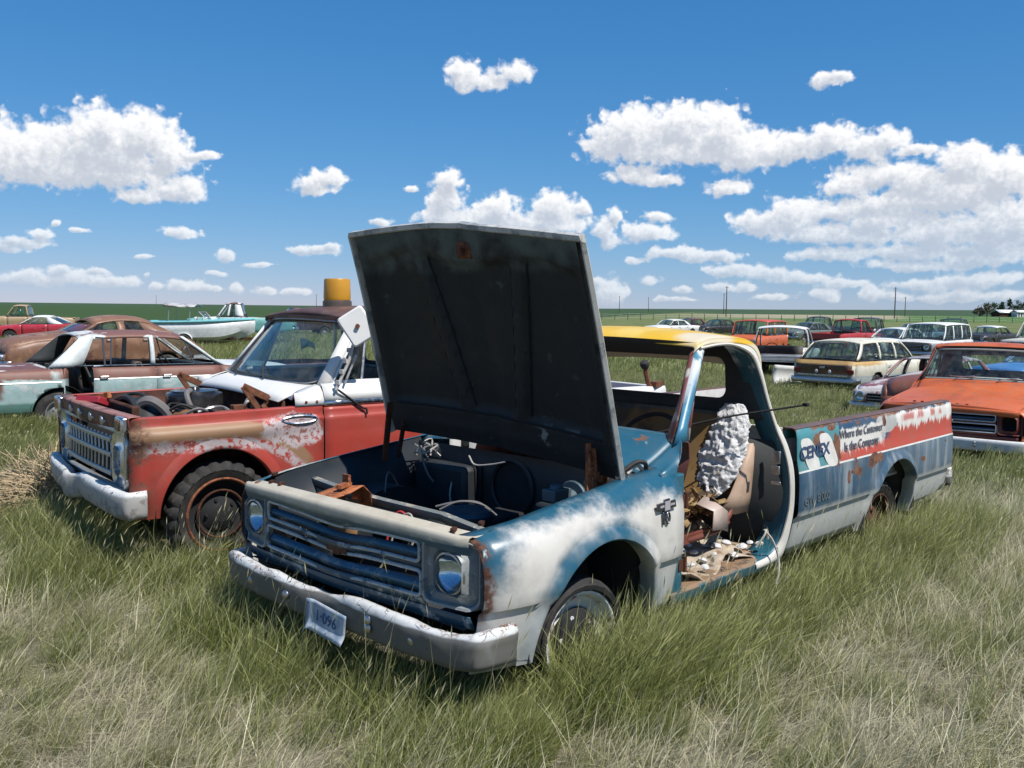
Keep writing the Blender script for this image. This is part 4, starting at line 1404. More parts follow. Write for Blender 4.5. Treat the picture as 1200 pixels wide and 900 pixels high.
    pl = mb.build('license_plate', paint('scratched white plate', (.52, .56, .60), [((.25, .34, .44), .4, lambda t, x, y, z: t.rng(t.noise(11, 6), .42, .62))], rust=.22, rust_sc=14, rough=.3, fade=.0), root, solid=.0015)
    text_mesh('1·096', .075, 'plate_number', simple('plate blue', (.03, .10, .22), .5), frame_m((.8775, -.012, .490), (0, 1, -.10), (0, .12, 1)), pl, ext=.001, bold=.001, xs=.95)
    # side emblem: winged cross over a ten
    em = simple('grey cast emblem', (.13, .14, .16), .28, .9, var=.3)
    yb = .9905
    ex, ey = (-1, 0, .02), (0, 0, 1)
    o = (-.44, yb, .975)
    bt = [(-.075, -.019), (-.024, -.019), (-.024, -.032), (.024, -.032), (.024, -.019), (.082, -.019), (.072, .019), (.024, .019), (.024, .032), (-.024, .032), (-.024, .019), (-.082, .019)]
    mb = MB().prism(bt, o, ex, ey, (0, 1, 0), .009)
    mb.prism([(-.03, -.03), (-.016, -.03), (-.016, -.092), (-.03, -.092)], o, ex, ey, (0, 1, 0), .008)
    mb.tube([(o[0] - a, yb + .006, o[2] + b) for a, b in [(.012 + .016 * math.cos(q), -.062 + .027 * math.sin(q)) for q in np.linspace(0, 2 * math.pi, 17)[:-1]]], .006, 6, closed=True)
    mb.build('side_emblem', em, root, bev=.003)
    mb = MB().prism([(-.022, -.022), (.022, -.022), (.022, .022), (-.022, .022)], (o[0], yb + .009, o[2]), ex, ey, (0, 1, 0), .003)
    mb.prism([(-.06, -.004), (-.026, -.004), (-.026, .006), (-.056, .006)], (o[0], yb + .009, o[2]), ex, ey, (0, 1, 0), .002)
    mb.prism([(.026, -.004), (.066, -.004), (.060, .006), (.026, .006)], (o[0], yb + .009, o[2]), ex, ey, (0, 1, 0), .002)
    mb.build('emblem_inlay', simple('pale emblem inlay', (.42, .40, .42), .4, .3), root)
    # lettering on the bed side
    blk = worn_ink('faded black lettering', (.060, .062, .075))
    def bl(s, x, z, size, mat, sh=0., xs=1., bold=0., nm='lettering', tilt=0., dy=.0035):
        y = bsec(z + size * .35) + dy
        return text_mesh(s, size, nm, mat, frame_m((x, y, z), (-1, 0, tilt), (sh, -.06 if z > .95 else 0, 1)), root, ext=.0006, bold=bold, xs=xs)
    logo = paint('white logo paint', (.62, .61, .57), rust=.1, fleck=.3)
    for x0, ztop_ in ((-1.885, 1.155), (-2.13, 1.165)):
        poly = []
        w, h, sk = .165, .215, .12
        for a, b in rrect(w, h, .06, 5):
            poly.append((a - b * -.0, b))
        mb = MB()
        mb.prism([(a - (b / h) * sk * -1 * -1, b) for a, b in poly], (x0 - .11, .9735, ztop_ - h / 2), (-1, 0, 0), (0, -.10, 1), (0, 1, .08), .0025)
        mb.build('logo_panel', logo, root)
    bl('CENEX', -1.855, 1.035, .105, worn_ink('dark blue lettering', (.020, .035, .075)), xs=1.16, bold=.003, dy=.0115)
    bl('Where the Customer', -2.405, 1.108, .075, blk, xs=1.02, bold=.0012, dy=.006)
    bl('Is the Company', -2.47, 1.022, .085, blk, xs=1.0, bold=.0012, dy=.006)
    for s_, x_ in (('GW', -1.90), ('8 000', -2.07)):
      bl(s_, x_, .755, .075, worn_ink('grey stencil lettering', (.05, .065, .075)), xs=1.0, bold=.0005, dy=.004)
    # seat: burst cushion and torn back with white stuffing
    seat_seed(root)
    # steel rod antenna poking out of the door opening
    MB().tube([tuple(p) for p in cr([(-1.12, .42, 1.20), (-1.40, .72, 1.30), (-1.58, .98, 1.36), (-1.655, 1.09, 1.385)], 20)], .006, 6).build('wiper_arm', M['void'], root)
    mb = MB().box((-1.66, 1.095, 1.387), (.03, .03, .02))
    mb.build('wiper_tip', M['void'], root, bev=.004)
    cable([(-1.55, .92, .66), (-1.58, .96, .60), (-1.60, .99, .50), (-1.57, 1.01, .42), (-1.54, 1.01, .36)], .0065, M['wire_white'], 'hanging_cord')
    cable([(-1.50, .90, .56), (-1.54, .93, .63), (-1.57, .925, .655), (-1.585, .93, .60)], .006, M['wire_white'], 'hanging_cord')
    # curled mat on the floor
    mb = MB()
    P = []
    for u in np.linspace(0, 1, 18):
        row = []
        for v in np.linspace(0, 1, 14):
            x = -.78 - .80 * u
            y = .88 - .42 * v + .04 * math.sin(7 * u)
            z = .515 + .035 * math.sin(9 * u + 2) * (1 - v) + .10 * v ** 2 * (.3 + math.sin(5 * u) ** 2) + .012 * math.sin(23 * u + 11 * v)
            row.append((x, y, z))
        P.append(row)
    mb.grid(P)
    mb.build('floor_mat', paint('stained tan floor mat', (.40, .33, .25), [((.20, .11, .05), .8, lambda t, x, y, z: t.rng(t.noise(5, 6, .65), .46, .6)), ((.05, .035, .025), .8, lambda t, x, y, z: t.rng(t.noise(7, 5), .62, .68))], rough=.7, fade=.04), root, solid=.006)
    mb = MB()
    random.seed(11)
    for k in range(46):
        c = (random.uniform(-.75, -1.62), random.uniform(.35, .86), .53 + random.uniform(0, .03))
        r = random.uniform(.012, .035)
        mb.lathe([(0, -r * .5), (r * .8, -r * .3), (r, 0), (r * .6, r * .4), (0, r * .5)], c, (random.uniform(-.4, .4), random.uniform(-.4, .4), 1), 7)
    tag(mb.build('foam_crumb', M['stuffing'], root), kind='stuff')
    return root

def stuffing_mat():
    m, t = newmat('white seat stuffing')
    c = t.mix(t.noise(14, 6), (.44, .43, .42), (.74, .73, .72))
    c = t.mix(t.rng(t.noise(4, 6, .7), .60, .72), c, (.16, .13, .10))
    fin(t, c, .9, 0, t.bump(t.noise(28, 6, .7), .9, .02), .2)
    return m
M['stuffing'] = stuffing_mat()

def seat_seed(root):
    # back frame: thin tan board leaning, seen edge-on, full width
    mb = MB()
    P = []
    for y in np.linspace(-.70, .66, 25):
        P.append([(-1.32, y, .80), (-1.42, y, .86), (-1.54, y, 1.06), (-1.63, y, 1.28 + .01 * math.sin(6 * y)), (-1.685, y, 1.30), (-1.70, y, 1.05), (-1.66, y, .80)])
    mb.grid(P)
    mb.build('seat_back', paint('ochre seat back', (.155, .082, .018), [((.05, .035, .02), .8, lambda t, x, y, z: t.rng(t.noise(4, 6), .5, .62))], rough=.75, fade=.04), root, solid=.006)
    mb = MB()
    mb.grid([[(-1.66, .745, 1.13), (-1.68, .765, 1.13), (-1.70, .765, 1.10)], [(-1.58, .74, .98), (-1.62, .765, .98), (-1.69, .765, .96)], [(-1.50, .725, .84), (-1.58, .755, .83), (-1.68, .76, .82)], [(-1.43, .70, .74), (-1.54, .74, .72), (-1.67, .75, .72)]])
    mb.build('seat_side_flap', simple('pale tan vinyl', (.40, .28, .20), .6, var=.2), root, solid=.008)
    # stuffing: crumpled wadding spilling down the near end of the back
    mb = MB()
    P = []
    for i in range(76):
        u = i / 75
        row = []
        for j in range(96):
            ph = 2 * math.pi * j / 96
            d = Vector((math.cos(ph), math.sin(ph), 0))
            rr = (.02 + .108 * math.sin(math.pi * min(1, u * 1.02)) ** .55) * (1 + .18 * mnoise.noise(Vector((u * 5, d.x * 1.4, d.y * 1.4))))
            c = Vector((-1.655 + .22 * u ** 1.3, .645 - .03 * u, 1.36 - .56 * u))
            q = c + Vector((d.x * rr * .62, d.y * rr * 1.12, -.25 * d.x * rr))
            f = mnoise.ridged_multi_fractal(q * 17, .85, 2.1, 5, 1.0, 2.0) - 1.2
            g = mnoise.noise(q * 60)
            row.append(tuple(q + (d + Vector((0, 0, .3))) * (.021 * f + .006 * g)))
        P.append(row)
    mb.grid(P, cv=True)
    tag(mb.build('seat_stuffing', M['stuffing'], root, ang=70), kind='stuff')
    # cushion: steel frame, springs, scraps
    mb = MB()
    fr = [(-.98, .70, .66), (-1.05, .74, .655), (-1.35, .74, .655), (-1.52, .70, .67), (-1.55, .60, .70), (-1.55, -.68, .70), (-1.0, -.68, .66), (-.97, .5, .66)]
    mb.tube(fr, .016, 8, closed=True)
    mb.tube([(-1.35, .74, .655), (-1.50, .72, .72), (-1.60, .70, .86)], .018, 8)
    mb.box((-1.10, .735, .66), (.34, .02, .05))
    mb.build('cushion_frame', simple('rusty red cushion frame', (.16, .045, .028), .6, .2, var=.4), root)
    mb = MB()
    random.seed(3)
    for i in range(6):
        for j in range(9):
            cx, cy = -1.03 - .09 * i, .66 - .145 * j
            pts = [(cx + .03 * math.cos(a), cy + .03 * math.sin(a), .66 + .018 * a / 1.3) for a in np.linspace(0, 5 * math.pi / 1.0, 22)]
            mb.tube(pts, .004, 4, cap=False)
    mb.build('seat_spring', M['rust_dark'], root)
    mb = MB()
    for k in range(140):
        c = Vector((random.uniform(-1.0, -1.5), random.uniform(.2, .72), random.uniform(.74, .85)))
        d = Vector((random.uniform(-1, 1), random.uniform(-1, 1), random.uniform(-.4, .6))).normalized()
        e = d.cross(Vector((random.uniform(-1, 1), random.uniform(-1, 1), 1))).normalized()
        l, w = random.uniform(.02, .07), random.uniform(.008, .025)
        mb.add([c - d * l - e * w, c + d * l - e * w * .6, c + d * l * .8 + e * w, c - d * l * .7 + e * w], [(0, 1, 2, 3)])
    tag(mb.build('torn_padding', simple('straw brown padding', (.26, .17, .07), .9, var=.6, sc=9), root, solid=.003), kind='stuff')
    MB().grid([[(-1.18, .70, .83), (-1.20, .80, .80), (-1.16, .82, .70)], [(-1.30, .68, .86), (-1.33, .78, .80), (-1.30, .80, .68)], [(-1.40, .68, .80), (-1.42, .76, .76), (-1.36, .80, .66)]]).build('torn_cover', simple('pale pinkish torn vinyl', (.42, .33, .28), .5, var=.2), root, solid=.005)
blue_truck()
# ------------------------------------------------------------------ the red and white tow pickup on the left
R_LOC, R_ROT = (-2.377, 6.789, 0.0), math.radians(218.2)
RR_ROWS = [(.90, .40), (.925, .46), (.945, .54), (.955, .62), (.958, .70), (.958, .78), (.960, .83), (.966, .86), (.978, .885), (.988, .91), (.991, .935), (.985, .955), (.970, .970), (.952, .980), (.944, .992), (.942, 1.02), (.940, 1.045), (.932, 1.052), (.905, 1.055), (.88, 1.05)]
rsec = lambda z: itp(z, [(b, a) for a, b in RR_ROWS[:17]])
def rplan(x, z):
    k = max(0., min(1., (x + .45) / .35))              # the ridge dies out towards the door
    d = 0.
    if .84 < z < .992:
        d -= (1 - k) * (rsec(z) - .952) * .9
    if x > .45:
        d -= .07 * ((x - .45) / .22) ** 2
    return d
RFA = (.10, .435, .385)

def red_mats():
    mt = {}
    RED = (.34, .042, .028)
    def ridge_rust(t, x, y, z):
        zz = t.m('ADD', z, t.m('MULTIPLY', t.m('POWER', t.m('MAXIMUM', t.m('SUBTRACT', -.02, x), 0.0), 2.0), 1.0))
        return t.mul(t.band(t.m('ADD', zz, nz(t, 7, .03)), .885, .985, .012), t.rng(t.m('ADD', x, nz(t, 4, .1)), -.56, -.48))
    def flake(t, x, y, z):
        zz = t.m('ADD', z, t.m('MULTIPLY', t.m('POWER', t.m('MAXIMUM', t.m('SUBTRACT', -.02, x), 0.0), 2.0), 1.0))
        a = t.band(t.m('ADD', zz, nz(t, 8, .12, 9, .72)), .81, .885, .02)
        b = t.vm('LENGTH', t.vm('MULTIPLY', t.vm('SUBTRACT', t.obj(), (-.40, .95, .90)), (1 / .26, 0, 1 / .12)))
        c = t.mul(t.rng(t.m('ADD', b, nz(t, 9, 1.2, 8, .72)), 1.05, .85), 1.0)
        speck = t.rng(t.noise(24, 6, .7), .42, .52)
        return t.mul(t.mx(a, c), speck)
    def mauve(t, x, y, z):
        b = t.vm('LENGTH', t.vm('MULTIPLY', t.vm('SUBTRACT', t.obj(), (-.40, .95, .91)), (1 / .20, 0, 1 / .085)))
        return t.mul(t.rng(t.m('ADD', b, nz(t, 7, .8)), 1.0, .9), .8)
    def nose_rust(t, x, y, z):
        return t.mul(t.rng(x, .52, .60), t.rng(t.noise(7, 6, .7), .45, .58))
    mt['fender'] = paint('sun faded red fender paint', RED, [((.16, .032, .024), .5, lambda t, x, y, z: t.mul(t.rng(t.noise(3, 6), .5, .7), .6)), ((.27, .155, .085), .55, ridge_rust), ((.20, .09, .07), .6, mauve), ((.42, .36, .36), .6, flake), (lambda t: rust_col(t, 12), .9, nose_rust)], rough=.38, var=.12, fade=.08, streak=.2, fleck=.4, dirt=.2)
    mt['red'] = paint('red cab paint', RED, rough=.36, var=.1, fade=.06, streak=.15, dirt=.15)
    mt['white'] = paint('white cab paint', (.66, .65, .62), rough=.4, var=.05, fade=.02, fleck=.35, streak=.08, dirt=.12, rust=.06)
    mt['roof'] = paint('rusted brown roof', (.085, .040, .034), [((.15, .075, .055), .6, lambda t, x, y, z: t.rng(t.noise(5, 6), .45, .65))], rough=.55, rust=.25, fade=.05)
    def chip(t, x, y, z):
        return t.rng(t.noise(20, 8, .74), .55, .60)
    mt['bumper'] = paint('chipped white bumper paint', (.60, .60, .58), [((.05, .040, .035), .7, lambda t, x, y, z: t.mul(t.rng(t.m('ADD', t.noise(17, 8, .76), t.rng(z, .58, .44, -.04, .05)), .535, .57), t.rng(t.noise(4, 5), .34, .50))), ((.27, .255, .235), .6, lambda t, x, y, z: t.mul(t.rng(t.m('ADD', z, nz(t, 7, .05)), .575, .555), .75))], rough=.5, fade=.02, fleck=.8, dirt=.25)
    return mt

def red_truck():
    root = thing('tow_truck', 'red and white old pickup with amber roof beacon and its hood missing', 'pickup truck', R_LOC, R_ROT)
    mt = red_mats()
    rtop = lambda x: itp(x, [(.7, 1.045), (.3, 1.05), (-.6, 1.065)])
    for s in (1, -1):
        f = MB().grid(side_panel(.66, -.622, rsec, RR_ROWS, rtop, [RFA], .40, s, rplan, 1.055), flip=s > 0).build('front_fender', mt['fender'], root, solid=.004, ang=35)
        MB().grid(arch_lip(*RFA, rsec, s, plan=rplan, flare=.012), flip=s < 0).build('wheel_arch_lip', mt['fender'], f, ang=50)
        mb = MB()
        wheel_well(mb, *RFA, .55, .93, s)
        mb.grid([[(.60, s * .885, 1.04), (.60, s * .74, .95), (.60, s * .66, .70)], [(.1, s * .885, 1.045), (.1, s * .70, .92), (.1, s * .62, .84)], [(-.56, s * .885, 1.055), (-.56, s * .72, .95), (-.56, s * .62, .62)]])
        mb.build('inner_wing', M['rust_dark'], root, solid=.003)
        # door: red below, white above a bright moulding
        d = MB().grid(side_panel(-.632, -1.66, lambda z: rsec(z) - (.03 if .84 < z < .99 else 0) * 0, [(min(y, .957) if .83 < z < .99 else y, z) for y, z in RR_ROWS[:17]], lambda x: 1.045, [], .42, s), flip=s > 0).build('door', mt['red'], root, solid=.006)
        MB().grid([[(x, s * .944, 1.052), (x, s * .948, 1.058), (x, s * .948, 1.082), (x, s * .944, 1.088)] for x in np.linspace(-.632, -1.66, 8)], flip=s > 0).build('door_moulding', M['chrome'], d, solid=.004)
        MB().grid([[(x, s * .940, 1.09), (x, s * .925, 1.14), (x, s * .90, 1.185), (x, s * .885, 1.20), (x, s * .86, 1.203)] for x in np.linspace(-.64, -1.66, 8)], flip=s > 0).build('door_upper', mt['white'], d, solid=.006)
        # window frame, vent pane, door glass
        fr = [(-.74, .862, 1.205), (-1.02, .735, 1.60), (-1.15, .720, 1.635), (-1.52, .722, 1.635), (-1.60, .735, 1.60), (-1.64, .86, 1.205)]
        MB().tube([(x, s * y, z) for x, y, z in fr], .020, 8, closed=True).build('window_frame', mt['white'], d)
        MB().tube([(-.97, s * .86, 1.205), (-1.09, s * .725, 1.63)], .011, 6).build('vent_bar', M['chrome_pit'], d)
        MB().add([(-.76, s * .858, 1.21), (-.96, s * .858, 1.21), (-1.08, s * .727, 1.625), (-1.03, s * .733, 1.60)], [(0, 1, 2, 3)]).build('vent_window', M['glass_dark'], d, solid=.003)
        mb = MB().tube([(-1.50, s * .962, 1.0), (-1.50, s * .975, 1.0), (-1.60, s * .975, 1.0), (-1.60, s * .962, 1.0)], .010, 8)
        mb.build('door_handle', M['chrome_pit'], d)
        # cab corner behind the door
        P = []
        for z, yo in ((.42, .93), (.6, .955), (.8, .957), (1.0, .955), (1.10, .94), (1.2, .885), (1.4, .80), (1.6, .735), (1.66, .70)):
            P.append([(-1.668, s * yo, z), (-1.72, s * (yo + .004), z), (-1.80, s * (yo - .03), z), (-1.83, s * (yo - .10), z)])
        MB().grid(P, flip=s < 0).build('cab_corner', [mt['white']], root, solid=.005)
        # cowl side white above red
        MB().grid([[(x, s * .944, 1.06), (x, s * .938, 1.10), (x, s * .915, 1.15), (x, s * .875, zt), (x, s * .80, zt + .01)] for x, zt in ((-.42, 1.10), (-.5, 1.145), (-.56, 1.165), (-.635, 1.185))], flip=s > 0).build('cowl_side', mt['white'], root, solid=.004)
        mb = MB()
        for x in (-.50, -.58):
            MB().lathe([(.011, 0), (.009, .004), (0, .005)], (x, s * .943, 1.085), (0, s, 0), 8).build('cowl_bolt', M['rust'], root)
        A0, A1 = V(-.66, s * .835, 1.18), V(-1.00, s * .715, 1.635)
        mb = MB()
        mb.grid([[A0 + V(.06, s * .01, -.03), A0 + V(-.02, s * .03, -.02), A0 + V(-.09, s * .03, -.01)], [A0 * .5 + A1 * .5 + V(.035, -s * .012, 0), A0 * .5 + A1 * .5 + V(-.02, s * .015, 0), A0 * .5 + A1 * .5 + V(-.05, s * .015, 0)], [A1 + V(.03, -s * .02, 0.01), A1 + V(-.02, s * .012, .01), A1 + V(-.06, s * .010, .01)]], flip=s < 0)
        mb.build('windscreen_pillar', mt['white'], root, solid=.015, ang=60)
        # bed side
        b = MB().grid([[(x, s * y, z) for y, z in ((.90, .42), (.94, .52), (.955, .62), (.955, .80), (.952, .95), (.945, 1.02), (.93, 1.045), (.88, 1.05), (.87, 1.03), (.87, .66))] for x in np.linspace(-1.86, -4.08, 14)], flip=s > 0).build('bed_side', mt['white'], root, solid=.004)
    # roof, headliner
    net = []
    for x, w, zs_, zc in ((-.955, .69, 1.625, 1.655), (-.93, .70, 1.652, 1.690), (-1.00, .722, 1.668, 1.722), (-1.25, .735, 1.676, 1.745), (-1.55, .735, 1.668, 1.738), (-1.75, .72, 1.63, 1.69), (-1.83, .70, 1.56, 1.60)):
        net.append([(x, -(w + .02), zs_ - .03), (x, -(w + .012), zs_ - .008)] + [(x, v * w, zs_ + (zc - zs_) * (1 - v * v)) for v in np.linspace(-1, 1, 11)] + [(x, w + .012, zs_ - .008), (x, w + .02, zs_ - .03)])
    roof = MB().grid(spl(net, 24, 41)).build('roof', mt['roof'], root, solid=.005, ang=60)
    for s in (1, -1):
        MB().grid([[(x, s * (.752), 1.640), (x, s * .762, 1.655), (x, s * .745, 1.672)] for x in np.linspace(-1.0, -1.72, 6)]).build('drip_rail', mt['white'], roof, solid=.006)
        MB().grid([[(x, s * .735, 1.60), (x, s * .752, 1.638)] for x in np.linspace(-1.06, -1.66, 4)]).build('door_header', mt['white'], root, solid=.01)
    MB().grid([[(x, v * .70, 1.62 + .03 * (1 - v * v)) for v in np.linspace(-1, 1, 7)] for x in (-.98, -1.4, -1.76)]).build('headliner', M['interior'], root, solid=.004)
    # windscreen: curved glass in black rubber
    def ws(u, v):                                        # u across -1..1, v up 0..1
        x = -.665 + .13 * (1 - abs(u) ** 2.4) - v * (.335)
        y = u * (.80 - .115 * v)
        return (x, y, 1.195 + .425 * v + .02 * (1 - u * u) * v)
    MB().grid([[ws(u, v) for v in np.linspace(.01, .99, 10)] for u in np.linspace(-.99, .99, 25)]).build('windscreen', M['glass'], root, solid=.004)
    lp = [(a / .5, b + .5) for a, b in rrect(1.0, 1.0, .09, 5)]
    den = []
    for i in range(len(lp)):
        a, b = lp[i], lp[(i + 1) % len(lp)]
        for k in range(8 if math.dist(a, b) > .3 else 1):
            n_ = 8 if math.dist(a, b) > .3 else 1
            den.append(ws(a[0] + (b[0] - a[0]) * k / n_, a[1] + (b[1] - a[1]) * k / n_))
    MB().tube(den, .016, 8, closed=True).build('windscreen_rubber', M['black'], root)
    MB().tube([(x + .016, y, z) for x, y, z in den], .006, 6, closed=True).build('windscreen_trim', M['chrome_pit'], root)
    # header above the glass
    MB().grid([[(ws(u, 1.0)[0] + .012, ws(u, 1)[1], ws(u, 1)[2] + .004), (ws(u, 1.0)[0] + .01, ws(u, 1)[1], ws(u, 1)[2] + .03), (-.96, u * .70, 1.655)] for u in np.linspace(-1, 1, 15)]).build('windscreen_header', mt['roof'], root, solid=.004)
    # cowl top, white with grey underside lip curving over the engine bay
    MB().grid([[(-.36 + .06 * (1 - u * u), u * .80, 1.085 + .03 * (1 - u * u)), (-.44 + .10 * (1 - u * u), u * .81, 1.125 + .03 * (1 - u * u)), (-.55 + .12 * (1 - u * u), u * .825, 1.160 + .03 * (1 - u * u)), (-.67 + .13 * (1 - u * u), u * .83, 1.185 + .012 * (1 - u * u))] for u in np.linspace(-1, 1, 21)]).build('cowl', mt['white'], root, solid=.008)
    mb = MB()
    for sgn in (-.35, .30):
        a, b = ws(sgn, .0), ws(sgn - .25, .22)
        mb.tube([(a[0] + .05, a[1], a[2] + .005), (a[0] + .03, a[1] - .05, a[2] + .04), (b[0] + .025, b[1], b[2])], .007, 6)
    mb.build('wiper', M['black'], root)
    # bulkhead, engine bay
    MB().grid([[(-.40, y, 1.09), (-.42, y, .70), (-.50, y, .45)] for y in np.linspace(-.82, .82, 5)]).build('firewall', M['rust_dark'], root, solid=.005)
    # air cleaner
    mb = MB().lathe([(0, 0), (.19, 0), (.20, .012), (.20, .10), (.195, .115), (.17, .122), (.165, .135), (.04, .142), (.03, .16), (0, .16)], (-.06, .02, .985), (0, 0, 1), 32)
    mb.lathe([(.205, .0), (.21, .008), (.205, .016)], (-.06, .02, .985), (0, 0, 1), 32)
    ac = mb.build('air_cleaner', simple('glossy black enamel', (.012, .012, .014), .22, var=.2, dust=.15), root)
    def hose(pts, r, m, nm='hose', n=8):
        return MB().tube([tuple(p) for p in cr(pts, 26)], r, n).build(nm, m, root)
    hose([(.02, .16, 1.13), (.08, .26, 1.11), (.06, .30, 1.02), (-.02, .24, .985), (-.10, .10, .98)], .020, M['hose'])
    hose([(.40, .10, .95), (.36, .18, 1.06), (.30, .24, 1.07), (.22, .27, .99), (.20, .26, .90)], .036, M['hose'])
    mb = MB().box((-.08, .02, .80), (.66, .36, .20)).box((-.08, .22, .86), (.60, .14, .10), rx=.5).box((-.08, -.2, .86), (.60, .14, .10), rx=-.5).box((.02, .02, .93), (.14, .14, .09))
    mb.build('engine_block', M['rust_dark'], root, bev=.015)
    mb = MB().tube([(.12, .30, .93), (.12, .30, 1.02)], .055, 16).tube([(.12, .30, 1.02), (.12, .30, 1.05)], .03, 12)
    mb.build('oil_filler', M['dark'], root)
    mb = MB().tube([(.20, .22, .97), (.10, .38, .985)], .035, 12)
    mb.build('ignition_coil', simple('brown coil', (.22, .11, .05), .5), root)
    for k, (a, b, c, d, m) in enumerate((((.24, .30, .96), (.16, .16, 1.04), (.06, .34, 1.03), (-.10, .42, .98), M['black']), ((.26, .24, .96), (.15, .34, 1.05), (.02, .36, 1.0), (-.16, .30, 1.0), M['black']), ((.05, .40, 1.0), (-.05, .42, 1.03), (-.14, .36, 1.02), (-.2, .38, .98), M['alu']), ((.18, .40, .97), (.08, .46, 1.03), (-.02, .40, 1.0), (-.06, .30, 1.02), M['hose']), ((-.26, .42, 1.0), (-.28, .46, 1.06), (-.33, .42, 1.05), (-.34, .40, .98), M['wire_white']), ((-.28, .38, 1.0), (-.31, .42, 1.08), (-.36, .46, 1.04), (-.36, .5, .98), M['wire_white']))):
        hose([a, b, c, d], .011, m, 'cable', 6)
    mb = MB().box((-.20, .48, .99), (.30, .16, .03)).box((-.24, .40, 1.01), (.10, .08, .05))
    mb.build('rusty_tray', M['rust'], root, bev=.006)
    # radiator with arched fan shroud
    mb = MB()
    arc = [(.40, .34 * math.cos(a) - .02, .84 + .245 * math.sin(a)) for a in np.linspace(-.25, math.pi + .25, 26)]
    mb.tube(arc, .022, 6)
    mb.grid([[(.38, y, z), (.24, y * .92, z - .01)] for _, y, z in arc])
    mb.grid([[(.37, y, z), (.37, y * .8, .84 + (z - .84) * .8)] for _, y, z in arc])
    sh = mb.build('fan_shroud', M['dark'], root, solid=.005)
    mb = MB().box((.44, -.02, .80), (.05, .66, .50))
    mb.build('radiator', M['rust_dark'], root, bev=.01)
    mb = MB().box((.53, -.34, 1.035), (.16, .22, .05), rz=.5, ry=-.35)
    mb.build('red_bracket', simple('red painted bracket', (.30, .02, .03), .5), root, bev=.006)
    mb = MB().beam((.58, -.48, 1.0), (.46, -.24, 1.09), .035, .05).beam((.52, -.44, 1.02), (.42, -.36, 1.07), .03, .03)
    mb.build('rusty_bracket', M['rust_tan'], root, bev=.004)
    hose([(.33, .20, 1.06), (.30, .0, 1.10), (.33, -.22, 1.09), (.42, -.38, 1.02)], .012, M['black'], 'fan_belt')
    # hood hinges left standing
    for s, xx in ((1, 0), (-1, -.02)):
        mb = MB()
        y = s * .68
        mb.beam((-.30 + xx, y, .98), (-.16 + xx, y, 1.19), .014, .04).beam((-.16 + xx, y, 1.19), (-.34 + xx, y, 1.10), .014, .05).beam((-.22 + xx, y, .97), (-.34 + xx, y, 1.02), .02, .05).beam((-.36 + xx, y - .01, 1.11), (-.26 + xx, y - .01, .98), .014, .03)
        mb.lathe([(.02, 0), (.02, .03), (0, .03)], (-.30 + xx, y, 1.04), (0, 1, 0), 10)
        mb.build('hood_hinge', M['rust'], root, bev=.004)
    # front ---------------------------------------------------------
    fxx = lambda y: .645 + .03 * (1 - (abs(y) / .9) ** 2)
    MB().grid([[(fxx(y) - .07, y, 1.048), (fxx(y), y, 1.050), (fxx(y) + .012, y, 1.040), (fxx(y) + .010, y, .985), (fxx(y) - .01, y, .930)] for y in np.linspace(-.90, .90, 31)]).build('header_panel', paint('dull dark red header', (.12, .020, .018), [((.30, .13, .10), .5, lambda t, x, y, z: t.rng(z, 1.038, 1.046)), ((.04, .025, .022), .7, lambda t, x, y, z: t.rng(t.noise(6, 6), .48, .6))], rough=.5, rust=.25), root, solid=.004)
    mb = MB()
    for k, y in enumerate((-.42, -.16, .14, .40)):
        mb.lathe([(.032, 0), (.030, .010), (.020, .014), (0, .010)], (fxx(y) + .008, y, .985), (1, 0, 0), 14)
        mb.lathe([(.010, 0), (.008, .008), (0, .01)], (fxx(y + .06) + .008, y + .06, .985), (1, 0, 0), 8)
    tag(mb.build('letter_socket', M['chrome_pit'], root), kind='stuff')
    gl = M['galv'] = simple('dull silver grille paint', (.40, .41, .40), .36, .55, var=.25, sc=16)
    # grille frame: outer rounded loop, three bars, pickets
    lp = rrect(1.62, .37, .07, 5)
    pts = [(fxx(y) - .008, y, .755 + z) for y, z in lp]
    g = MB().tube(pts, .020, 8, closed=True).build('grille_frame', gl, root)
    for z in (.872, .775, .655):
        MB().tube([(fxx(y) + .002, y, z) for y in np.linspace(-.56, .56, 13)], .017, 8, sx=.8).build('grille_bar', gl, g)
    for k in range(13):
        y = -.515 + k * .086
        MB().tube([(fxx(y) - .006, y, .90), (fxx(y) - .006, y + .02, .775)], .0085, 6).build('grille_picket', gl, g)
        MB().tube([(fxx(y) - .006, y + .012, .775), (fxx(y) - .006, y - .01, .64)], .0085, 6).build('grille_picket', gl, g)
    MB().grid([[(fxx(y) - .09, y, .58), (fxx(y) - .09, y, .93)] for y in np.linspace(-.8, .8, 9)]).build('grille_backing', M['void'], g, solid=.004)
    for s in (1, -1):
        cy, cz = s * .70, .760
        ol = rrect(.27, .35, .07, 5)
        ci = [(.098 * math.cos(math.atan2(b, a)), .098 * math.sin(math.atan2(b, a))) for a, b in ol]
        L = [[(fxx(cy + a) - .03, cy + a, cz + b) for a, b in ol], [(fxx(cy + a) + .008, cy + a * .95, cz + b * .95) for a, b in ol], [(fxx(cy) + .004, cy + a * 1.25, cz + b * 1.25) for a, b in ci], [(fxx(cy) + .02, cy + a, cz + b) for a, b in ci], [(fxx(cy) - .06, cy + a * .93, cz + b * .93) for a, b in ci]]
        bz = MB().grid(L, cv=True).build('headlight_bezel', M['chrome'], root, ang=40)
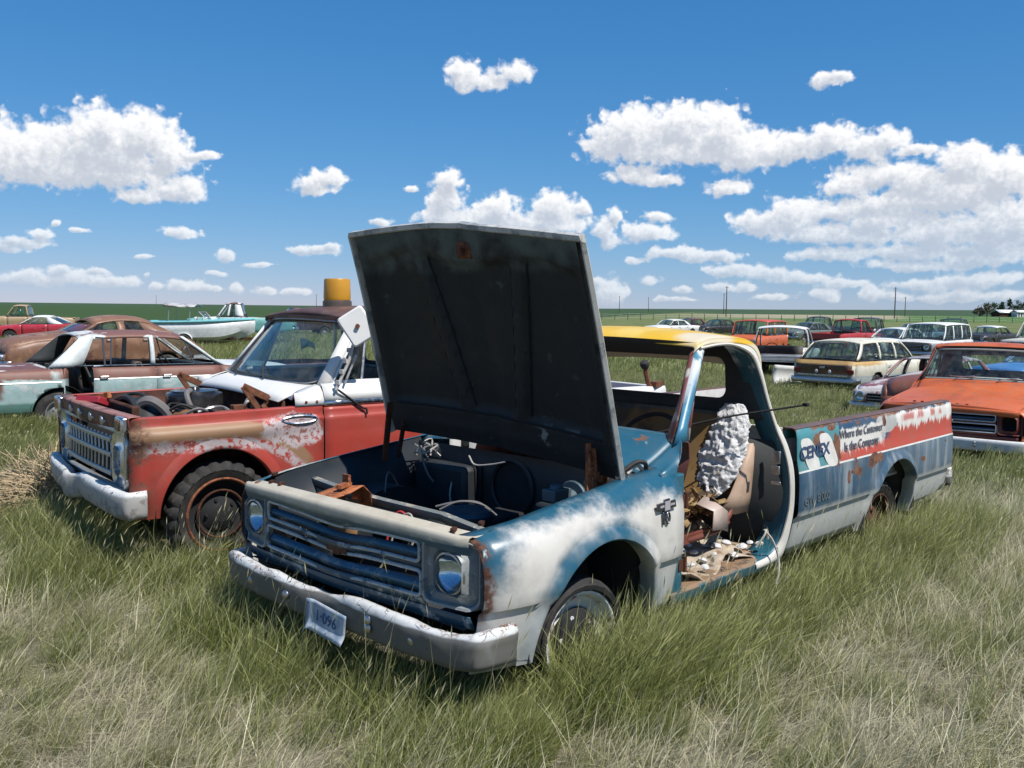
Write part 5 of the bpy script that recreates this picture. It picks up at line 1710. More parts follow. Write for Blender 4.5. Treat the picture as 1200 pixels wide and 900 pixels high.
        if s > 0:
            MB().lathe([(.09, 0), (.07, .014), (.04, .024), (0, .028)], (fxx(cy) - .012, cy, cz), (1, 0, 0), 24).build('headlight', M['lens'], bz)
            MB().lathe([(.09, -.01), (.06, -.04), (0, -.06)], (fxx(cy) - .012, cy, cz), (1, 0, 0), 24).build('reflector', M['reflector'], bz)
        else:
            MB().lathe([(.094, -.02), (.08, -.07), (0, -.09)], (fxx(cy), cy, cz), (1, 0, 0), 20).build('empty_lamp_bucket', M['void'], bz)
        mb = MB().box((fxx(s * .80) + .012, s * .80, .992), (.06, .15, .105))
        tl = mb.build('turn_signal', M['chrome'], root, bev=.012)
        MB().box((fxx(s * .80) + .044, s * .80 - s * .012, .992), (.008, .085, .065)).build('signal_lens', simple('faded amber lens', (.20, .10, .06), .3), tl, bev=.003)
        # fender nose edge
        MB().grid([[(.655, s * (rsec(z) + rplan(.66, z)), z), (.645, s * .875, z)] for z in np.linspace(.56, 1.03, 10)]).build('nose_edge', mt['fender'], root, solid=.003)
    MB().grid([[(fxx(y), y, .575), (fxx(y) - .02, y, .53), (fxx(y) - .08, y, .50)] for y in np.linspace(-.88, .88, 15)]).build('front_valance', simple('blue grey apron', (.10, .13, .17), .5), root, solid=.004)
    # bumper, with a dent towards the far side
    P = []
    for t in np.linspace(-1, 1, 71):
        y = .97 * math.sin(t * 1.45) / math.sin(1.45)
        x = .775 - .10 * abs(t) ** 2.5 - (.10 * ((abs(t) - .88) / .12) ** 2 if abs(t) > .88 else 0)
        q = math.exp(-((t + .12) / .055) ** 2)
        x += .030 * q - .03 * math.exp(-((t - .02) / .12) ** 2)
        dz = -.028 * math.exp(-((t + .1) / .10) ** 2) + .010 * math.sin(6 * t)
        sg = math.copysign(1, y)
        ny = sg * max(0, (abs(t) - .86) / .14)
        nx = 1 - abs(ny) * .8
        P.append([(x + nx * d, y + ny * d, z + dz) for d, z in ((-.085, .570), (-.07, .592), (-.03, .600), (-.006, .594), (.004, .572), (.004, .53), (.0, .47), (-.008, .442), (-.03, .425), (-.05, .425))])
    MB().grid(P).build('front_bumper', mt['bumper'], root, solid=.004, ang=60)
    # emblem on the fender: oval with a scripted bar above
    o = V(-.44, .9605, .985)
    mb = MB().tube([(o[0] - .125 * math.cos(a), o[1] + .004, o[2] - .012 + .026 * math.sin(a)) for a in np.linspace(0, 2 * math.pi, 29)[:-1]], .008, 6, closed=True)
    em = mb.build('side_emblem', M['chrome'], root)
    MB().prism([(.115 * math.cos(a), .020 * math.sin(a)) for a in np.linspace(0, 2 * math.pi, 25)[:-1]], (o[0], o[1] - .002, o[2] - .012), (-1, 0, 0), (0, 0, 1), (0, 1, 0), .004).build('emblem_plate', simple('pinkish grey plate', (.36, .28, .28), .5), em)
    mb = MB()
    for k in range(8):
        xx = o[0] + .085 - k * .024
        mb.box((xx, o[1] + .003, o[2] + .024 - abs(k - 3.5) * .0016), (.016, .008, .014 + .004 * (k % 2)), ry=.2)
    mb.build('emblem_letter', M['chrome_pit'], em)
    # chassis, floor, back wall
    mb = MB()
    for s in (1, -1):
        mb.box((-1.7, s * .42, .46), (4.7, .07, .14))
    for x in (-4.0, -3.1, -2.0, -.8, .5):
        mb.box((x, 0, .45), (.08, .84, .10))
    mb.tube([(-3.1, -.7, .36), (-3.1, .7, .36)], .05).tube([(.13, -.7, .36), (.13, .7, .36)], .05)
    mb.build('chassis', M['dark'], root)
    MB().box((-1.15, 0, .50), (1.3, 1.75, .02)).build('cab_floor', M['interior'], root)
    wn = [(-y, z) for y, z in rrect(1.10, .30, .06, 5)]
    inner = [(-1.80, y, 1.42 + z) for y, z in wn]
    outer = []
    for y, z in wn:
        k = 1 / max(abs(y) / .76, abs(z) / .26)
        outer.append((-1.805, y * k, min(1.655, 1.42 + z * k)))
    rp = ring_plate(outer, inner)
    rp.grid([[(-1.81, -.76, 1.16), (-1.81, .76, 1.16)], [(-1.82, -.92, 1.05), (-1.82, .92, 1.05)], [(-1.82, -.92, .45), (-1.82, .92, .45)]])
    rp.build('cab_back_wall', M['interior'], root, solid=.02)
    MB().grid([[(-.70, v * .80, 1.175), (-.82, v * .80, 1.17), (-.88, v * .79, 1.05), (-.82, v * .79, .95)] for v in np.linspace(-1, 1, 7)]).build('dashboard', M['interior'], root, solid=.01)
    mb = MB()
    tl = math.radians(50)
    mb.tube([(-1.05 - .20 * math.sin(a) * math.cos(tl), .38 + .20 * math.cos(a), 1.17 + .20 * math.sin(a) * math.sin(tl)) for a in np.linspace(0, 2 * math.pi, 28)[:-1]], .012, 8, closed=True)
    mb.tube([(-1.05, .38, 1.17), (-.78, .38, .92)], .025, 8)
    for a in (0, math.pi):
        mb.tube([(-1.05, .38, 1.17), (-1.05, .38 + .19 * math.cos(a), 1.17)], .01, 6)
    mb.build('steering_wheel', M['void'], root)
    mb = MB()
    mb.grid([[(-1.05, y, .72), (-1.08, y, .86), (-1.45, y, .84), (-1.58, y, 1.24), (-1.68, y, 1.25), (-1.74, y, .80)] for y in np.linspace(-.70, .70, 9)])
    mb.build('bench_seat', M['vinyl'], root, solid=.03, bev=.02)
    mb = MB()
    mb.grid([[(-.93 + .02 * math.sin(9 * a), y, 1.40 + .03 * math.sin(14 * y)) , (-.92, y, 1.47 + .02 * math.cos(11 * y))] for a, y in enumerate(np.linspace(-.02, .22, 8))])
    mb.build('hanging_rag', simple('pale green cloth', (.36, .52, .46), .8), root, solid=.006)
    MB().box((-1.90, 0, .70), (.03, 1.74, .55)).build('bed_front_wall', mt['white'], root)
    MB().box((-2.98, 0, .66), (2.2, 1.74, .02)).build('bed_floor', M['rust'], root)
    MB().box((-4.09, 0, .85), (.03, 1.80, .38)).build('tailgate', mt['white'], root, bev=.01)
    # rusty lever with black knob on the rear rail
    mb = MB().tube([tuple(p) for p in cr([(-3.98, .88, 1.04), (-3.90, .90, 1.06), (-3.86, .90, 1.16), (-3.85, .90, 1.22)], 12)], [.03] * 4 + [.022] * 8, 7)
    mb.box((-3.99, .90, 1.062), (.16, .09, .05), rz=.3)
    lv = mb.build('boom_lever', M['rust'], root)
    MB().lathe([(0, -.045), (.035, -.03), (.045, 0), (.035, .03), (0, .045)], (-3.84, .90, 1.245), (.6, .2, 1), 12).build('lever_knob', M['black'], lv)
    # beacon
    bc = MB().lathe([(.10, 0), (.115, .0), (.115, .045), (.10, .055), (.0, .055)], (-1.22, .02, 1.735), (0, 0, 1), 28).build('beacon_base', simple('brown grey beacon base', (.12, .095, .08), .4, .4, var=.3), root)
    m, t = newmat('amber beacon plastic')
    c = t.mix(t.noise(6, 5), (.52, .23, .012), (.70, .36, .03))
    fin(t, c, .35, 0, None, .5)
    t.b.inputs['Transmission Weight'].default_value = .25
    MB().lathe([(.105, 0), (.108, .02), (.104, .155), (.098, .168), (0, .172)], (-1.22, .02, 1.790), (0, 0, 1), 28).build('beacon_lens', m, bc)
    # west-coast mirror: square white head on a rusty double arm, tilted
    mb = MB()
    mb.tube([(-.72, .95, 1.16), (-.80, .99, 1.36), (-.86, 1.01, 1.60)], .011, 8).tube([(-.80, .93, 1.20), (-.86, .985, 1.40)], .008, 6)
    for k in range(5):
        q = .12 + .17 * k
        mb.box((-.72 - .14 * q, .95 + .06 * q, 1.16 + .44 * q), (.03, .03, .03), rz=.4)
    arm = mb.build('mirror_arm', M['rust_arm'] if 'rust_arm' in M else paint('rusty white arm', (.52, .50, .47), rust=.40, rust_sc=16), root)
    n = Vector((.50, .85, .10)).normalized()
    e1 = n.cross(Vector((0, 0, 1))).normalized()
    e2 = e1.cross(n)
    a = math.radians(-33)
    ex, ey = e1 * math.cos(a) + e2 * math.sin(a), -e1 * math.sin(a) + e2 * math.cos(a)
    c0 = Vector((-.86, 1.01, 1.60)) + n * .01
    mb = MB().prism(rrect(.20, .235, .025, 4), c0, ex, ey, n, .035)
    mb.build('mirror_head', mt['white'], arm, bev=.012)
    mb = MB().tube([c0 + n * .036, c0 + n * .055], .016, 8).tube([c0 + n * .045, (-.86, 1.01, 1.58)], .007, 6)
    mb.build('mirror_bolt', M['rust'], arm)
    # thin rod hanging down the door
    MB().tube([tuple(p) for p in cr([(-.74, .945, 1.16), (-.92, .955, 1.03), (-.95, .965, 1.02), (-.955, .97, .98)], 12)], .008, 6).build('door_rod', M['void'], root)
    wheel(root, (.09, .84, .385), 1, R=.345, w=.20, rr=.225, rim=M['void'])
    MB().tube([(.09 + .236 * math.cos(a), .943, .385 + .236 * math.sin(a)) for a in np.linspace(0, 2 * math.pi, 37)[:-1]], .010, 6, closed=True).build('rim_flange', M['rust_rim'], root)
    MB().tube([(.09 + .155 * math.cos(a), .905, .385 + .155 * math.sin(a)) for a in np.linspace(0, 2 * math.pi, 29)[:-1]], .009, 6, closed=True).build('rim_flange', M['rust_dark'], root)
    wheel(root, (.09, -.84, .385), -1, R=.345, w=.20, rim=M['rust_rim'])
    wheel(root, (-3.1, .80, .355), 1, R=.365, w=.20, rim=M['rust_rim'])
    wheel(root, (-3.1, -.80, .355), -1, R=.365, w=.20, rim=M['rust_rim'])
    return root
red_truck()
# ------------------------------------------------------------------ other wrecks: one parametric builder, own proportions and paint for each
CAR_ROWS = [(.90, 0.0), (.935, .10), (.96, .22), (.975, .35), (.985, .50), (1.0, .60), (1.0, .72), (.992, .82), (.975, .91), (.945, .97), (.90, 1.0)]

def at(u, d):
    r = ray(u, 400)
    return (r.x / r.y * d, d)

def generic_car(name, label, cat, u=None, d=None, yaw=225, sp=None, pos=None, group=None, sink=.05):
    sp = dict(dict(xf=.80, xr=-4.05, rax=-2.95, W=.93, zb=.30, sh=[(.8, .78), (.6, .84), (-.6, .92), (-2.6, .94), (-3.9, .90), (-4.05, .86)], doors=[-.62, -1.60, -2.50], wb=-.55, wt=-1.15, rt=-2.45, rb=-3.0, zr=1.40, yb=.74, yr=.60,
              ar=.36, zc=.33, R=.33, style='sedan', glass=True, hood=True, lamps='round', body=None, roofm=None, wscr=True, bumper='chrome', panel=None, rows=CAR_ROWS, fins=0., lid=True, pillars=None, rglass=True, doorsm=None, quarter=None, fend=None, hoodm=None, bw=None, crown=.05), **(sp or {}))
    x_, y_ = pos if pos else at(u, d)
    root = thing(name, label, cat, (x_, y_, hgt(x_, y_) - sink), math.radians(yaw), group)
    W, zb = sp['W'], sp['zb']
    top = lambda x: float(itp(x, sp['sh']))
    body = sp['body'] or M['white']
    plan = lambda x: 1.0 - .16 * max(0, (x - (sp['xf'] - .5)) / .5) ** 2 - .14 * max(0, ((sp['xr'] + .6) - x) / .6) ** 2
    FAr, RAr = (0., sp['zc'], sp['ar']), (sp['rax'], sp['zc'], sp['ar'])
    zl = zlow_fn([FAr, RAr], lambda x: zb + .08 * max(0, (x - .35) / .4) + .10 * max(0, (sp['rax'] - .4 - x) / .7))
    def col(x, s):
        zt, z0 = top(x), zl(x)
        z00 = zb
        out = []
        for k, t in sp['rows']:
            z = z00 + (zt - z00) * t
            if z < z0:
                z = z0
                k = float(np.interp((z - z00) / (zt - z00), [r[1] for r in sp['rows']], [r[0] for r in sp['rows']]))
            out.append((x, s * W * k * plan(x), z))
        return out
    xs_all = [sp['xf']] + sp['doors'] + [sp['xr']]
    names = (['front_fender'] + ['door'] * (len(sp['doors']) - 1) + ['rear_quarter'])
    for s in (1, -1):
        for i, nm in enumerate(names):
            a, b = xs_all[i], xs_all[i + 1]
            if i:
                a -= .006
            if nm == 'rear_quarter' and sp.get('gap'):
                a = sp['gap']
                MB().grid([[(a, s * (W - .01), z), (a + .05, s * (W - .16), z), (a + .10, s * (W - .20), z)] for z in np.linspace(zb + .05, top(a), 6)]).build('door_jamb', body, root, solid=.01)
            m = body
            if nm == 'door' and sp['doorsm']: m = sp['doorsm']
            if nm == 'rear_quarter' and sp['quarter']: m = sp['quarter']
            if nm == 'front_fender' and sp['fend']: m = sp['fend']
            xs = arch_cols(a, b, [FAr, RAr], .12)
            o = MB().grid([col(x, s) for x in xs], flip=s > 0).build(nm, m, root, solid=.006, ang=35)
            if nm == 'door':
                xx = b + .14
                zz = zb + (top(xx) - zb) * .80
                MB().tube([(xx + .06, s * (W + .004), zz), (xx + .05, s * (W + .028), zz), (xx - .05, s * (W + .028), zz), (xx - .06, s * (W + .004), zz)], .011, 6).build('door_handle', M['chrome_pit'], o)
        for A in (FAr, RAr):
            mb = MB()
            wheel_well(mb, *A, W - .32, W - .03, s)
            mb.build('wheel_housing', M['dark'], root, solid=.004)
    ydk = W * .90
    # hood / open bay
    hx = np.linspace(sp['xf'] - .01, sp['wb'] + .02, 9)
    nose = lambda x: 1 - .30 * max(0, (x - sp['xf'] + .18) / .18) ** 2
    def deckgrid(xs, cr_, n=13):
        return [[(x, v * ydk * plan(x) * .998, top(x) + cr_ * (1 - abs(v) ** 2.2) * (1 if x < sp['xf'] - .1 else .6)) for v in np.linspace(-1, 1, n)] for x in xs]
    if sp['hood']:
        MB().grid(deckgrid(hx, sp['crown'])).build('hood', sp['hoodm'] or body, root, solid=.006)
    else:
        mb = MB().box((-.05, 0, .62), (.65, .45, .30)).box((-.05, 0, .80), (.30, .30, .08))
        mb.build('engine_block', M['rust_dark'], root, bev=.02)
    MB().grid([[(x, v * (W - .25), zb + .18) for v in (-1, 1)] for x in (sp['xf'] - .1, sp['xr'] + .15)]).build('floor_pan', M['interior'], root, solid=.02)
    MB().grid([[(sp['wb'], v * (W - .12), zb + .1), (sp['wb'], v * (W - .10), top(sp['wb']))] for v in np.linspace(-1, 1, 5)]).build('firewall', M['interior'], root, solid=.01)
    # front end
    zf = top(sp['xf'])
    yw = lambda v: v * W * .86
    bow = lambda v: sp['xf'] + .05 * (1 - v * v)
    MB().grid([[(bow(v) - .06, yw(v), zb + .10), (bow(v), yw(v), zb + .22), (bow(v) + .01, yw(v), zf - .10), (bow(v) - .01, yw(v), zf + .01 + .03 * (1 - v * v))] for v in np.linspace(-1, 1, 13)]).build('nose_panel', sp['panel'] or body, root, solid=.006)
    gz = (zb + .24 + zf - .06) / 2
    if sp.get('grille', True):
     g = MB().prism(rrect(W * 1.05, (zf - zb) * .36, .03, 3), (sp['xf'] + .046, 0, gz + .02), (0, 1, 0), (0, 0, 1), (1, 0, 0), .012).build('grille', M['void'], root)
     for k in range(4):
        MB().box((sp['xf'] + .066, 0, gz - .075 + k * .06), (.012, W * 1.0, .012)).build('grille_bar', M['chrome_pit'], g)
    for s in (1, -1):
        if sp['lamps'] == 'none':
            continue
        for yy in ([.68] if sp['lamps'] == 'round' else [.74, .56]):
            b = MB().lathe([(.105, -.02), (.105, .03), (.085, .035), (.08, .01), (.0, -.01)], (sp['xf'] + .03, s * yy * W, gz + .03), (1, 0, 0), 18).build('headlight', M['chrome'], root)
            MB().lathe([(.082, .015), (.05, .035), (0, .042)], (sp['xf'] + .03, s * yy * W, gz + .03), (1, 0, 0), 18).build('headlight_lens', M['lens'], b)
    bm_ = sp['bumper']
    if bm_:
        mat = M['chrome_pit'] if bm_ == 'chrome' else bm_
        def bump(x0, sg):
            P = []
            for t in np.linspace(-1, 1, 27):
                x = x0 + sg * (.10 * (1 - abs(t) ** 2.5) - .12 * max(0, (abs(t) - .85) / .15) ** 2)
                P.append([(x - sg * .04, t * W * .99, zb + .24), (x, t * W * .99, zb + .235), (x + sg * .02, t * W * .99, zb + .19), (x + sg * .012, t * W * .99, zb + .13), (x - sg * .03, t * W * .99, zb + .10)])
            return P
        MB().grid(bump(sp['xf'] + .03, 1)).build('front_bumper', mat, root, solid=.005)
        MB().grid(bump(sp['xr'] - .03, -1)).build('rear_bumper', mat, root, solid=.005)
    # rear end
    zr_ = top(sp['xr'])
    if sp['style'] != 'pickup':
        MB().grid([[(sp['xr'] + .05 - .03 * (1 - v * v), yw(v), zb + .12), (sp['xr'] - .03 * (1 - v * v), yw(v), zb + .25), (sp['xr'] - .03 * (1 - v * v), yw(v), zr_ + .01)] for v in np.linspace(-1, 1, 9)]).build('rear_panel', sp['panel'] or body, root, solid=.006)
        for s in (1, -1):
            MB().box((sp['xr'] - .03, s * W * .72, zb + (zr_ - zb) * .62), (.04, .24, .11)).build('tail_light', M['tail'], root, bev=.015)
    # greenhouse
    zroof = lambda x: sp['zr'] - sp.get('rdrop', .03) * abs((x - (sp['wt'] + sp['rt']) / 2) / ((sp['wt'] - sp['rt']) / 2)) ** 2
    yb, yr = sp['yb'], sp['yr']
    def gp(xb, xt, v, s):                               # point on the side of the cabin
        zbv = top(xb) + .01
        return ((xb * (1 - v) + xt * v), s * ((yb * (1 - v) + yr * v) + .03 * math.sin(math.pi * v)), zbv * (1 - v) + (zroof(xt) - .02) * v)
    pil = sp['pillars']
    if pil is None:
        B = sp['doors'][1]
        pil = [(sp['wb'], sp['wb'] - .07, sp['wt'], sp['wt'] - .06)]
        if len(sp['doors']) > 2 or sp['style'] == 'wagon':
            pil.append((B + .04, B - .04, B + .03, B - .03))
        pil.append((sp['rb'] + (.42 if sp['style'] == 'sedan' else .10), sp['rb'], sp['rt'] + (.16 if sp['style'] == 'sedan' else .08), sp['rt']))
    if sp['style'] in ('sedan', 'wagon', 'pickup', 'coupe'):
        rm = sp['roofm'] or body
        for s in (1, -1):
            for (a, b, c, dd) in pil:
                MB().grid([[gp(a, c, v, s), gp(b, dd, v, s)] for v in np.linspace(0, 1, 6)]).build('pillar', sp['bw'] or body, root, solid=.035, off=-1 if s > 0 else 1)
                if abs(a - b) > .15:
                    MB().grid([[tuple(V(*gp(a + .01, c + .01, v, s)) - V(0, s * .045, 0)), tuple(V(*gp(b - .01, dd - .01, v, s)) - V(0, s * .045, 0))] for v in np.linspace(0, 1, 6)]).build('pillar_lining', M['interior'], root, solid=.006)
            for i in range(len(pil) - 1):
                (a, b, c, dd), (a2, b2, c2, d2) = pil[i], pil[i + 1]
                fr = [gp(b, dd, .02, s), gp(b, dd, .97, s), gp(a2, c2, .97, s), gp(a2, c2, .02, s)]
                if sp['glass']:
                    MB().add(fr, [(0, 1, 2, 3)]).build('side_window', M['glass'], root, solid=.004)
                MB().tube(fr, .010, 5, closed=True).build('window_trim', M['trim'], root)
        rows = []
        for i, x in enumerate(np.linspace(sp['wt'] + .02, sp['rt'] - .02, 11)):
            e = abs(i - 5) / 5
            z0 = zroof(x) - (.02 * max(0, e - .75) / .25)
            rows.append([(x, -(yr + .03), z0 - .045), (x, -(yr + .022), z0 - .02)] + [(x, v * yr, z0 + sp.get('rcrown', .055) * (1 - abs(v) ** 2.4)) for v in np.linspace(-1, 1, 11)] + [(x, yr + .022, z0 - .02), (x, yr + .03, z0 - .045)])
        MB().grid(rows).build('roof', rm, root, solid=.02, ang=50)
        def scr(xb, xt, n=.05, bulge=.10):
            return [[((xb + (bulge if xb > xt else -bulge) * (1 - u * u)) * (1 - v) + (xt + (n if xb > xt else -n) * (1 - u * u)) * v, u * (yb * (1 - v) + yr * v), (top(xb) + .02 + .03 * (1 - u * u)) * (1 - v) + (zroof(xt) - .01 + .03 * (1 - u * u)) * v) for v in np.linspace(.02, .98, 6)] for u in np.linspace(-.97, .97, 13)]
        if sp['wscr']:
            MB().grid(scr(sp['wb'] - .03, sp['wt'])).build('windscreen', M['glass'], root, solid=.004)
        if sp['style'] != 'wagon' or True:
            if sp['rglass']:
                MB().grid(scr(sp['rb'], sp['rt'], .03, .06 if sp['style'] == 'sedan' else .0)).build('rear_window', M['glass'], root, solid=.004)
        # seats, dash, wheel
        for x0 in ([sp['wb'] - 1.0] if sp['style'] == 'pickup' else [sp['wb'] - .95, sp['wb'] - 1.75]):
            if x0 < sp['rb'] + .1:
                continue
            MB().grid([[(x0 + .32, y, zb + .22), (x0 + .30, y, zb + .36), (x0 - .10, y, zb + .34), (x0 - .24, y, top(x0) + .06), (x0 - .34, y, top(x0) + .06), (x0 - .30, y, zb + .22)] for y in np.linspace(-yb + .12, yb - .12, 5)]).build('seat', M['vinyl'], root, solid=.04)
        MB().grid([[(sp['wb'] - .02, v * yb, top(sp['wb']) + .01), (sp['wb'] - .28, v * yb, top(sp['wb']) + .01), (sp['wb'] - .32, v * yb, top(sp['wb']) - .16)] for v in (-1, 0, 1)]).build('dashboard', M['interior'], root, solid=.02)
        sx, sz = sp['wb'] - .50, top(sp['wb']) - .02
        MB().tube([(sx - .19 * math.sin(a) * .6, .36 + .19 * math.cos(a), sz + .19 * math.sin(a) * .8) for a in np.linspace(0, 2 * math.pi, 21)[:-1]], .012, 6, closed=True).build('steering_wheel', M['void'], root)
    # rear deck
    if sp['style'] in ('sedan', 'convertible', 'body', 'coupe') and sp['lid']:
        MB().grid(deckgrid(np.linspace(sp['rb'] + .02, sp['xr'] + .005, 8), .03)).build('trunk_lid', sp['hoodm'] or body, root, solid=.006)
    if sp['style'] == 'wagon':
        # upper tailgate frame down to the deck line, brown gate handled by the caller
        pass
    if sp['style'] == 'pickup':
        xb0 = sp['rb'] - .02
        MB().grid([[(xb0, v * (W - .06), zb + .2), (xb0, v * yb, top(sp['rb']) + .02)] for v in np.linspace(-1, 1, 5)]).build('cab_back_wall', body, root, solid=.02)
        MB().box(((xb0 + sp['xr']) / 2, 0, zb + .32), (abs(sp['xr'] - xb0), 2 * W - .2, .03)).build('bed_floor', M['rust_dark'], root)
        zt = top(sp['xr'])
        MB().box((sp['xr'] + .02, 0, (zb + .28 + zt) / 2), (.04, 2 * W * .84, zt - zb - .28)).build('tailgate', body, root, bev=.01)
        for s in (1, -1):
            MB().grid([[(x, s * (W * .90), top(x)), (x, s * (W - .14), top(x)), (x, s * (W - .15), zb + .3)] for x in np.linspace(xb0 - .03, sp['xr'], 5)]).build('bed_rail', body, root, solid=.006)
            MB().box((sp['xr'] - .005, s * W * .80, zt - .22), (.03, .10, .20)).build('tail_light', M['tail'], root, bev=.01)
    for x in (0., sp['rax']):
        for s in (1, -1):
            wheel(root, (x, s * (W - .14), sp['R'] - .02), s, R=sp['R'], w=.18, rr=.185, rim=M['chrome_pit'] if sp.get('caps') else M['grey_rim'], lugs=False)
    return root, dict(top=top, gp=gp, W=W, zb=zb, sp=sp)

M['trim'] = simple('dark blue grey window trim', (.09, .11, .14), .35, .5)
def two_tone(name, base, other, fn, **kw):
    return paint(name, base, [(other, .55, fn)], **kw)

RB = (.135, .055, .036)
TEAL = (.17, .36, .34)

def build_cars():
    # --- green and rust-brown four-door beside the tow pickup
    def rusty_top(t, x, y, z):
        return t.rng(t.m('ADD', z, nz(t, 3.5, .14, 8, .7)), .745, .765)
    def sed_rust(t, x, y, z):
        n = nz(t, 2.6, .26, 8, .68)
        a = t.mul(t.rng(t.m('ADD', z, nz(t, 5, .03)), .795, .802), t.rng(x, -3.05, -2.9))             # doors: rust above the moulding
        b = t.mul(t.rng(t.m('ADD', x, n), -3.62, -3.72), t.rng(z, .50, .58))
        c = t.mul(t.rng(t.m('ADD', z, n), .80, .83), t.rng(x, -2.6, -2.8), t.rng(t.noise(2, 4), .36, .5))
        return t.mx(a, b, c)
    def sed_dark(t, x, y, z):
        return t.mul(t.rng(t.m('ADD', z, nz(t, 4, .05)), .50, .46), .9)
    def sed_white(t, x, y, z):
        return t.mul(t.rng(t.noise(4.5, 7, .7), .50, .60), t.rng(z, .58, .66))
    sed = paint('pale green paint eaten by rust', (.34, .47, .46), [((.50, .54, .53), .5, sed_white), ((.085, .21, .175), .45, sed_dark), ((.175, .075, .055), .6, sed_rust)], rough=.42, fade=.06, streak=.25, fleck=.5, rust=.0)
    sroof = paint('white roof with rust patches', (.58, .60, .58), [((.165, .070, .055), .6, lambda t, x, y, z: t.rng(t.m('ADD', t.noise(2.4, 7, .68), t.rng(x, -2.6, -2.1, -.09, .09)), .47, .53))], fade=.03)
    spill = paint('white green pillar paint', (.56, .60, .59), [((.165, .070, .055), .6, lambda t, x, y, z: t.rng(t.noise(5, 6, .68), .60, .66))], fade=.03)
    r, q = generic_car('sedan', 'pale green and rust brown four-door sedan with no rear glass, beside tow pickup', 'car', pos=(-4.641, 15.738), yaw=38.4,
        sp=dict(body=sed, roofm=sroof, bw=spill, rglass=False, sh=[(.85, .80), (.6, .87), (-.6, .94), (-2.6, .955), (-3.9, .93), (-4.15, .90)], xf=.85, xr=-4.15, wt=-1.12, rt=-2.60, rb=-3.08, zr=1.42, yr=.64, gap=-2.90,
                pillars=[(-.55, -.62, -1.12, -1.18), (-1.58, -1.645, -1.585, -1.64), (-2.62, -3.08, -2.42, -2.62)], lid=True, glass=False,
                hoodm=paint('white and rust deck', (.56, .58, .56), [((.13, .05, .045), .6, lambda t, x, y, z: t.rng(t.m('ADD', t.noise(2.2, 6), t.rng(x, -3.2, -2.9, .12, -.25)), .5, .56))])), sink=-.05)
    for s in (1, -1):
        for xa, xb, dz in ((.5, -2.49, 0), (-2.93, -4.0, -.02)):
            MB().tube([(x, s * (q['W'] * 1.003 * .99), .785 + dz) for x in np.linspace(xa, xb, 9)], .011, 6).build('side_moulding', M['alu'], r)
        MB().tube([(-.62, s * .75, .965), (-.98, s * .745, .965), (-1.12, s * .665, 1.37)], .010, 6).build('vent_frame', M['trim'], r)
        MB().tube([(-2.46, s * .76, .965), (-2.30, s * .76, .965), (-2.30, s * .665, 1.38), (-2.40, s * .66, 1.38)], .014, 6).build('rear_door_frame', M['trim'], r)
        MB().tube([(-2.22, s * .76, .965), (-2.18, s * .665, 1.38)], .010, 6).build('vent_frame', M['trim'], r)
    # --- rounded brown fastback behind it
    rb1 = paint('bronze brown surface rust', (.19, .090, .050), [((.30, .17, .10), .5, lambda t, x, y, z: t.rng(t.noise(3, 7, .68), .48, .66)), ((.075, .032, .026), .7, lambda t, x, y, z: t.rng(t.noise(4, 7, .7), .55, .66))], rough=.42, rust=.22, fade=.06)
    r, q = generic_car('fastback_coupe', 'bronze rusted rounded 1950s coupe behind the green sedan', 'car', pos=(-11.5, 22.4), yaw=226,
        sp=dict(body=rb1, style='sedan', zb=.34, sh=[(.85, .72), (.7, .90), (.2, 1.02), (-.6, 1.10), (-1.2, 1.20), (-2.8, 1.20), (-3.6, 1.02), (-4.0, .76)], xf=.85, xr=-4.0, wb=-.70, wt=-1.22, rt=-2.75, rb=-3.45, zr=1.53, yb=.74, yr=.56, crown=.14, rdrop=.10, rcrown=.10,
                pillars=[(-.70, -.86, -1.22, -1.40), (-1.78, -1.96, -1.78, -1.96), (-2.45, -3.45, -2.35, -2.78)], bumper='chrome'), sink=.0)
    # --- low brown body between sedan and tow pickup
    generic_car('car_body', 'roofless dark maroon rusted car body low between sedan and tow pickup', 'car', 258, 20.5, 222,
        sp=dict(body=paint('maroon brown rust', (.105, .046, .040), rust=.3, fade=.08), style='body', zb=.25, sh=[(.8, .58), (.6, .70), (-.6, .80), (-2.6, .80), (-4.0, .70)], crown=.10, hood=True), sink=.18)
    # --- teal pickup behind the boat
    tealp = paint('turquoise pickup paint', (.16, .40, .38), [((.62, .62, .60), .5, lambda t, x, y, z: t.rng(z, 1.125, 1.135))], fade=.05)
    generic_car('pickup_truck', 'turquoise pickup with white cab top parked behind the boat', 'pickup truck', 244, 46, 190,
        sp=dict(body=tealp, roofm=paint('rusty white roof', (.55, .52, .50), [((.10, .045, .04), .6, lambda t, x, y, z: t.rng(t.noise(3, 5), .46, .54))]), bw=M['white'], style='pickup', zb=.45, sh=[(.85, 1.05), (-.6, 1.15), (-1.7, 1.16), (-1.9, 1.16), (-4.2, 1.10)], xf=.85, xr=-4.2, rax=-2.9, doors=[-.6, -1.65], wb=-.5, wt=-.95, rt=-1.62, rb=-1.78, zr=1.86, yb=.76, yr=.66, W=.96, pillars=[(-.5, -.58, -.95, -1.02), (-.98, -1.08, -1.12, -1.2), (-1.38, -1.80, -1.36, -1.62)]), sink=-.14)
    # --- dark brown truck to its right
    generic_car('pickup_truck', 'dark brown pickup with a lamp bar, behind the tow pickup windscreen', 'pickup truck', 322, 58, 205,
        sp=dict(body=paint('dark brown truck rust', (.060, .028, .025), rust=.35), style='pickup', zb=.45, sh=[(.85, 1.05), (-.6, 1.15), (-1.9, 1.16), (-4.2, 1.0)], xf=.85, xr=-4.2, rax=-2.9, doors=[-.6, -1.65], wb=-.5, wt=-.95, rt=-1.62, rb=-1.78, zr=1.80, yb=.76, yr=.66, W=.96))
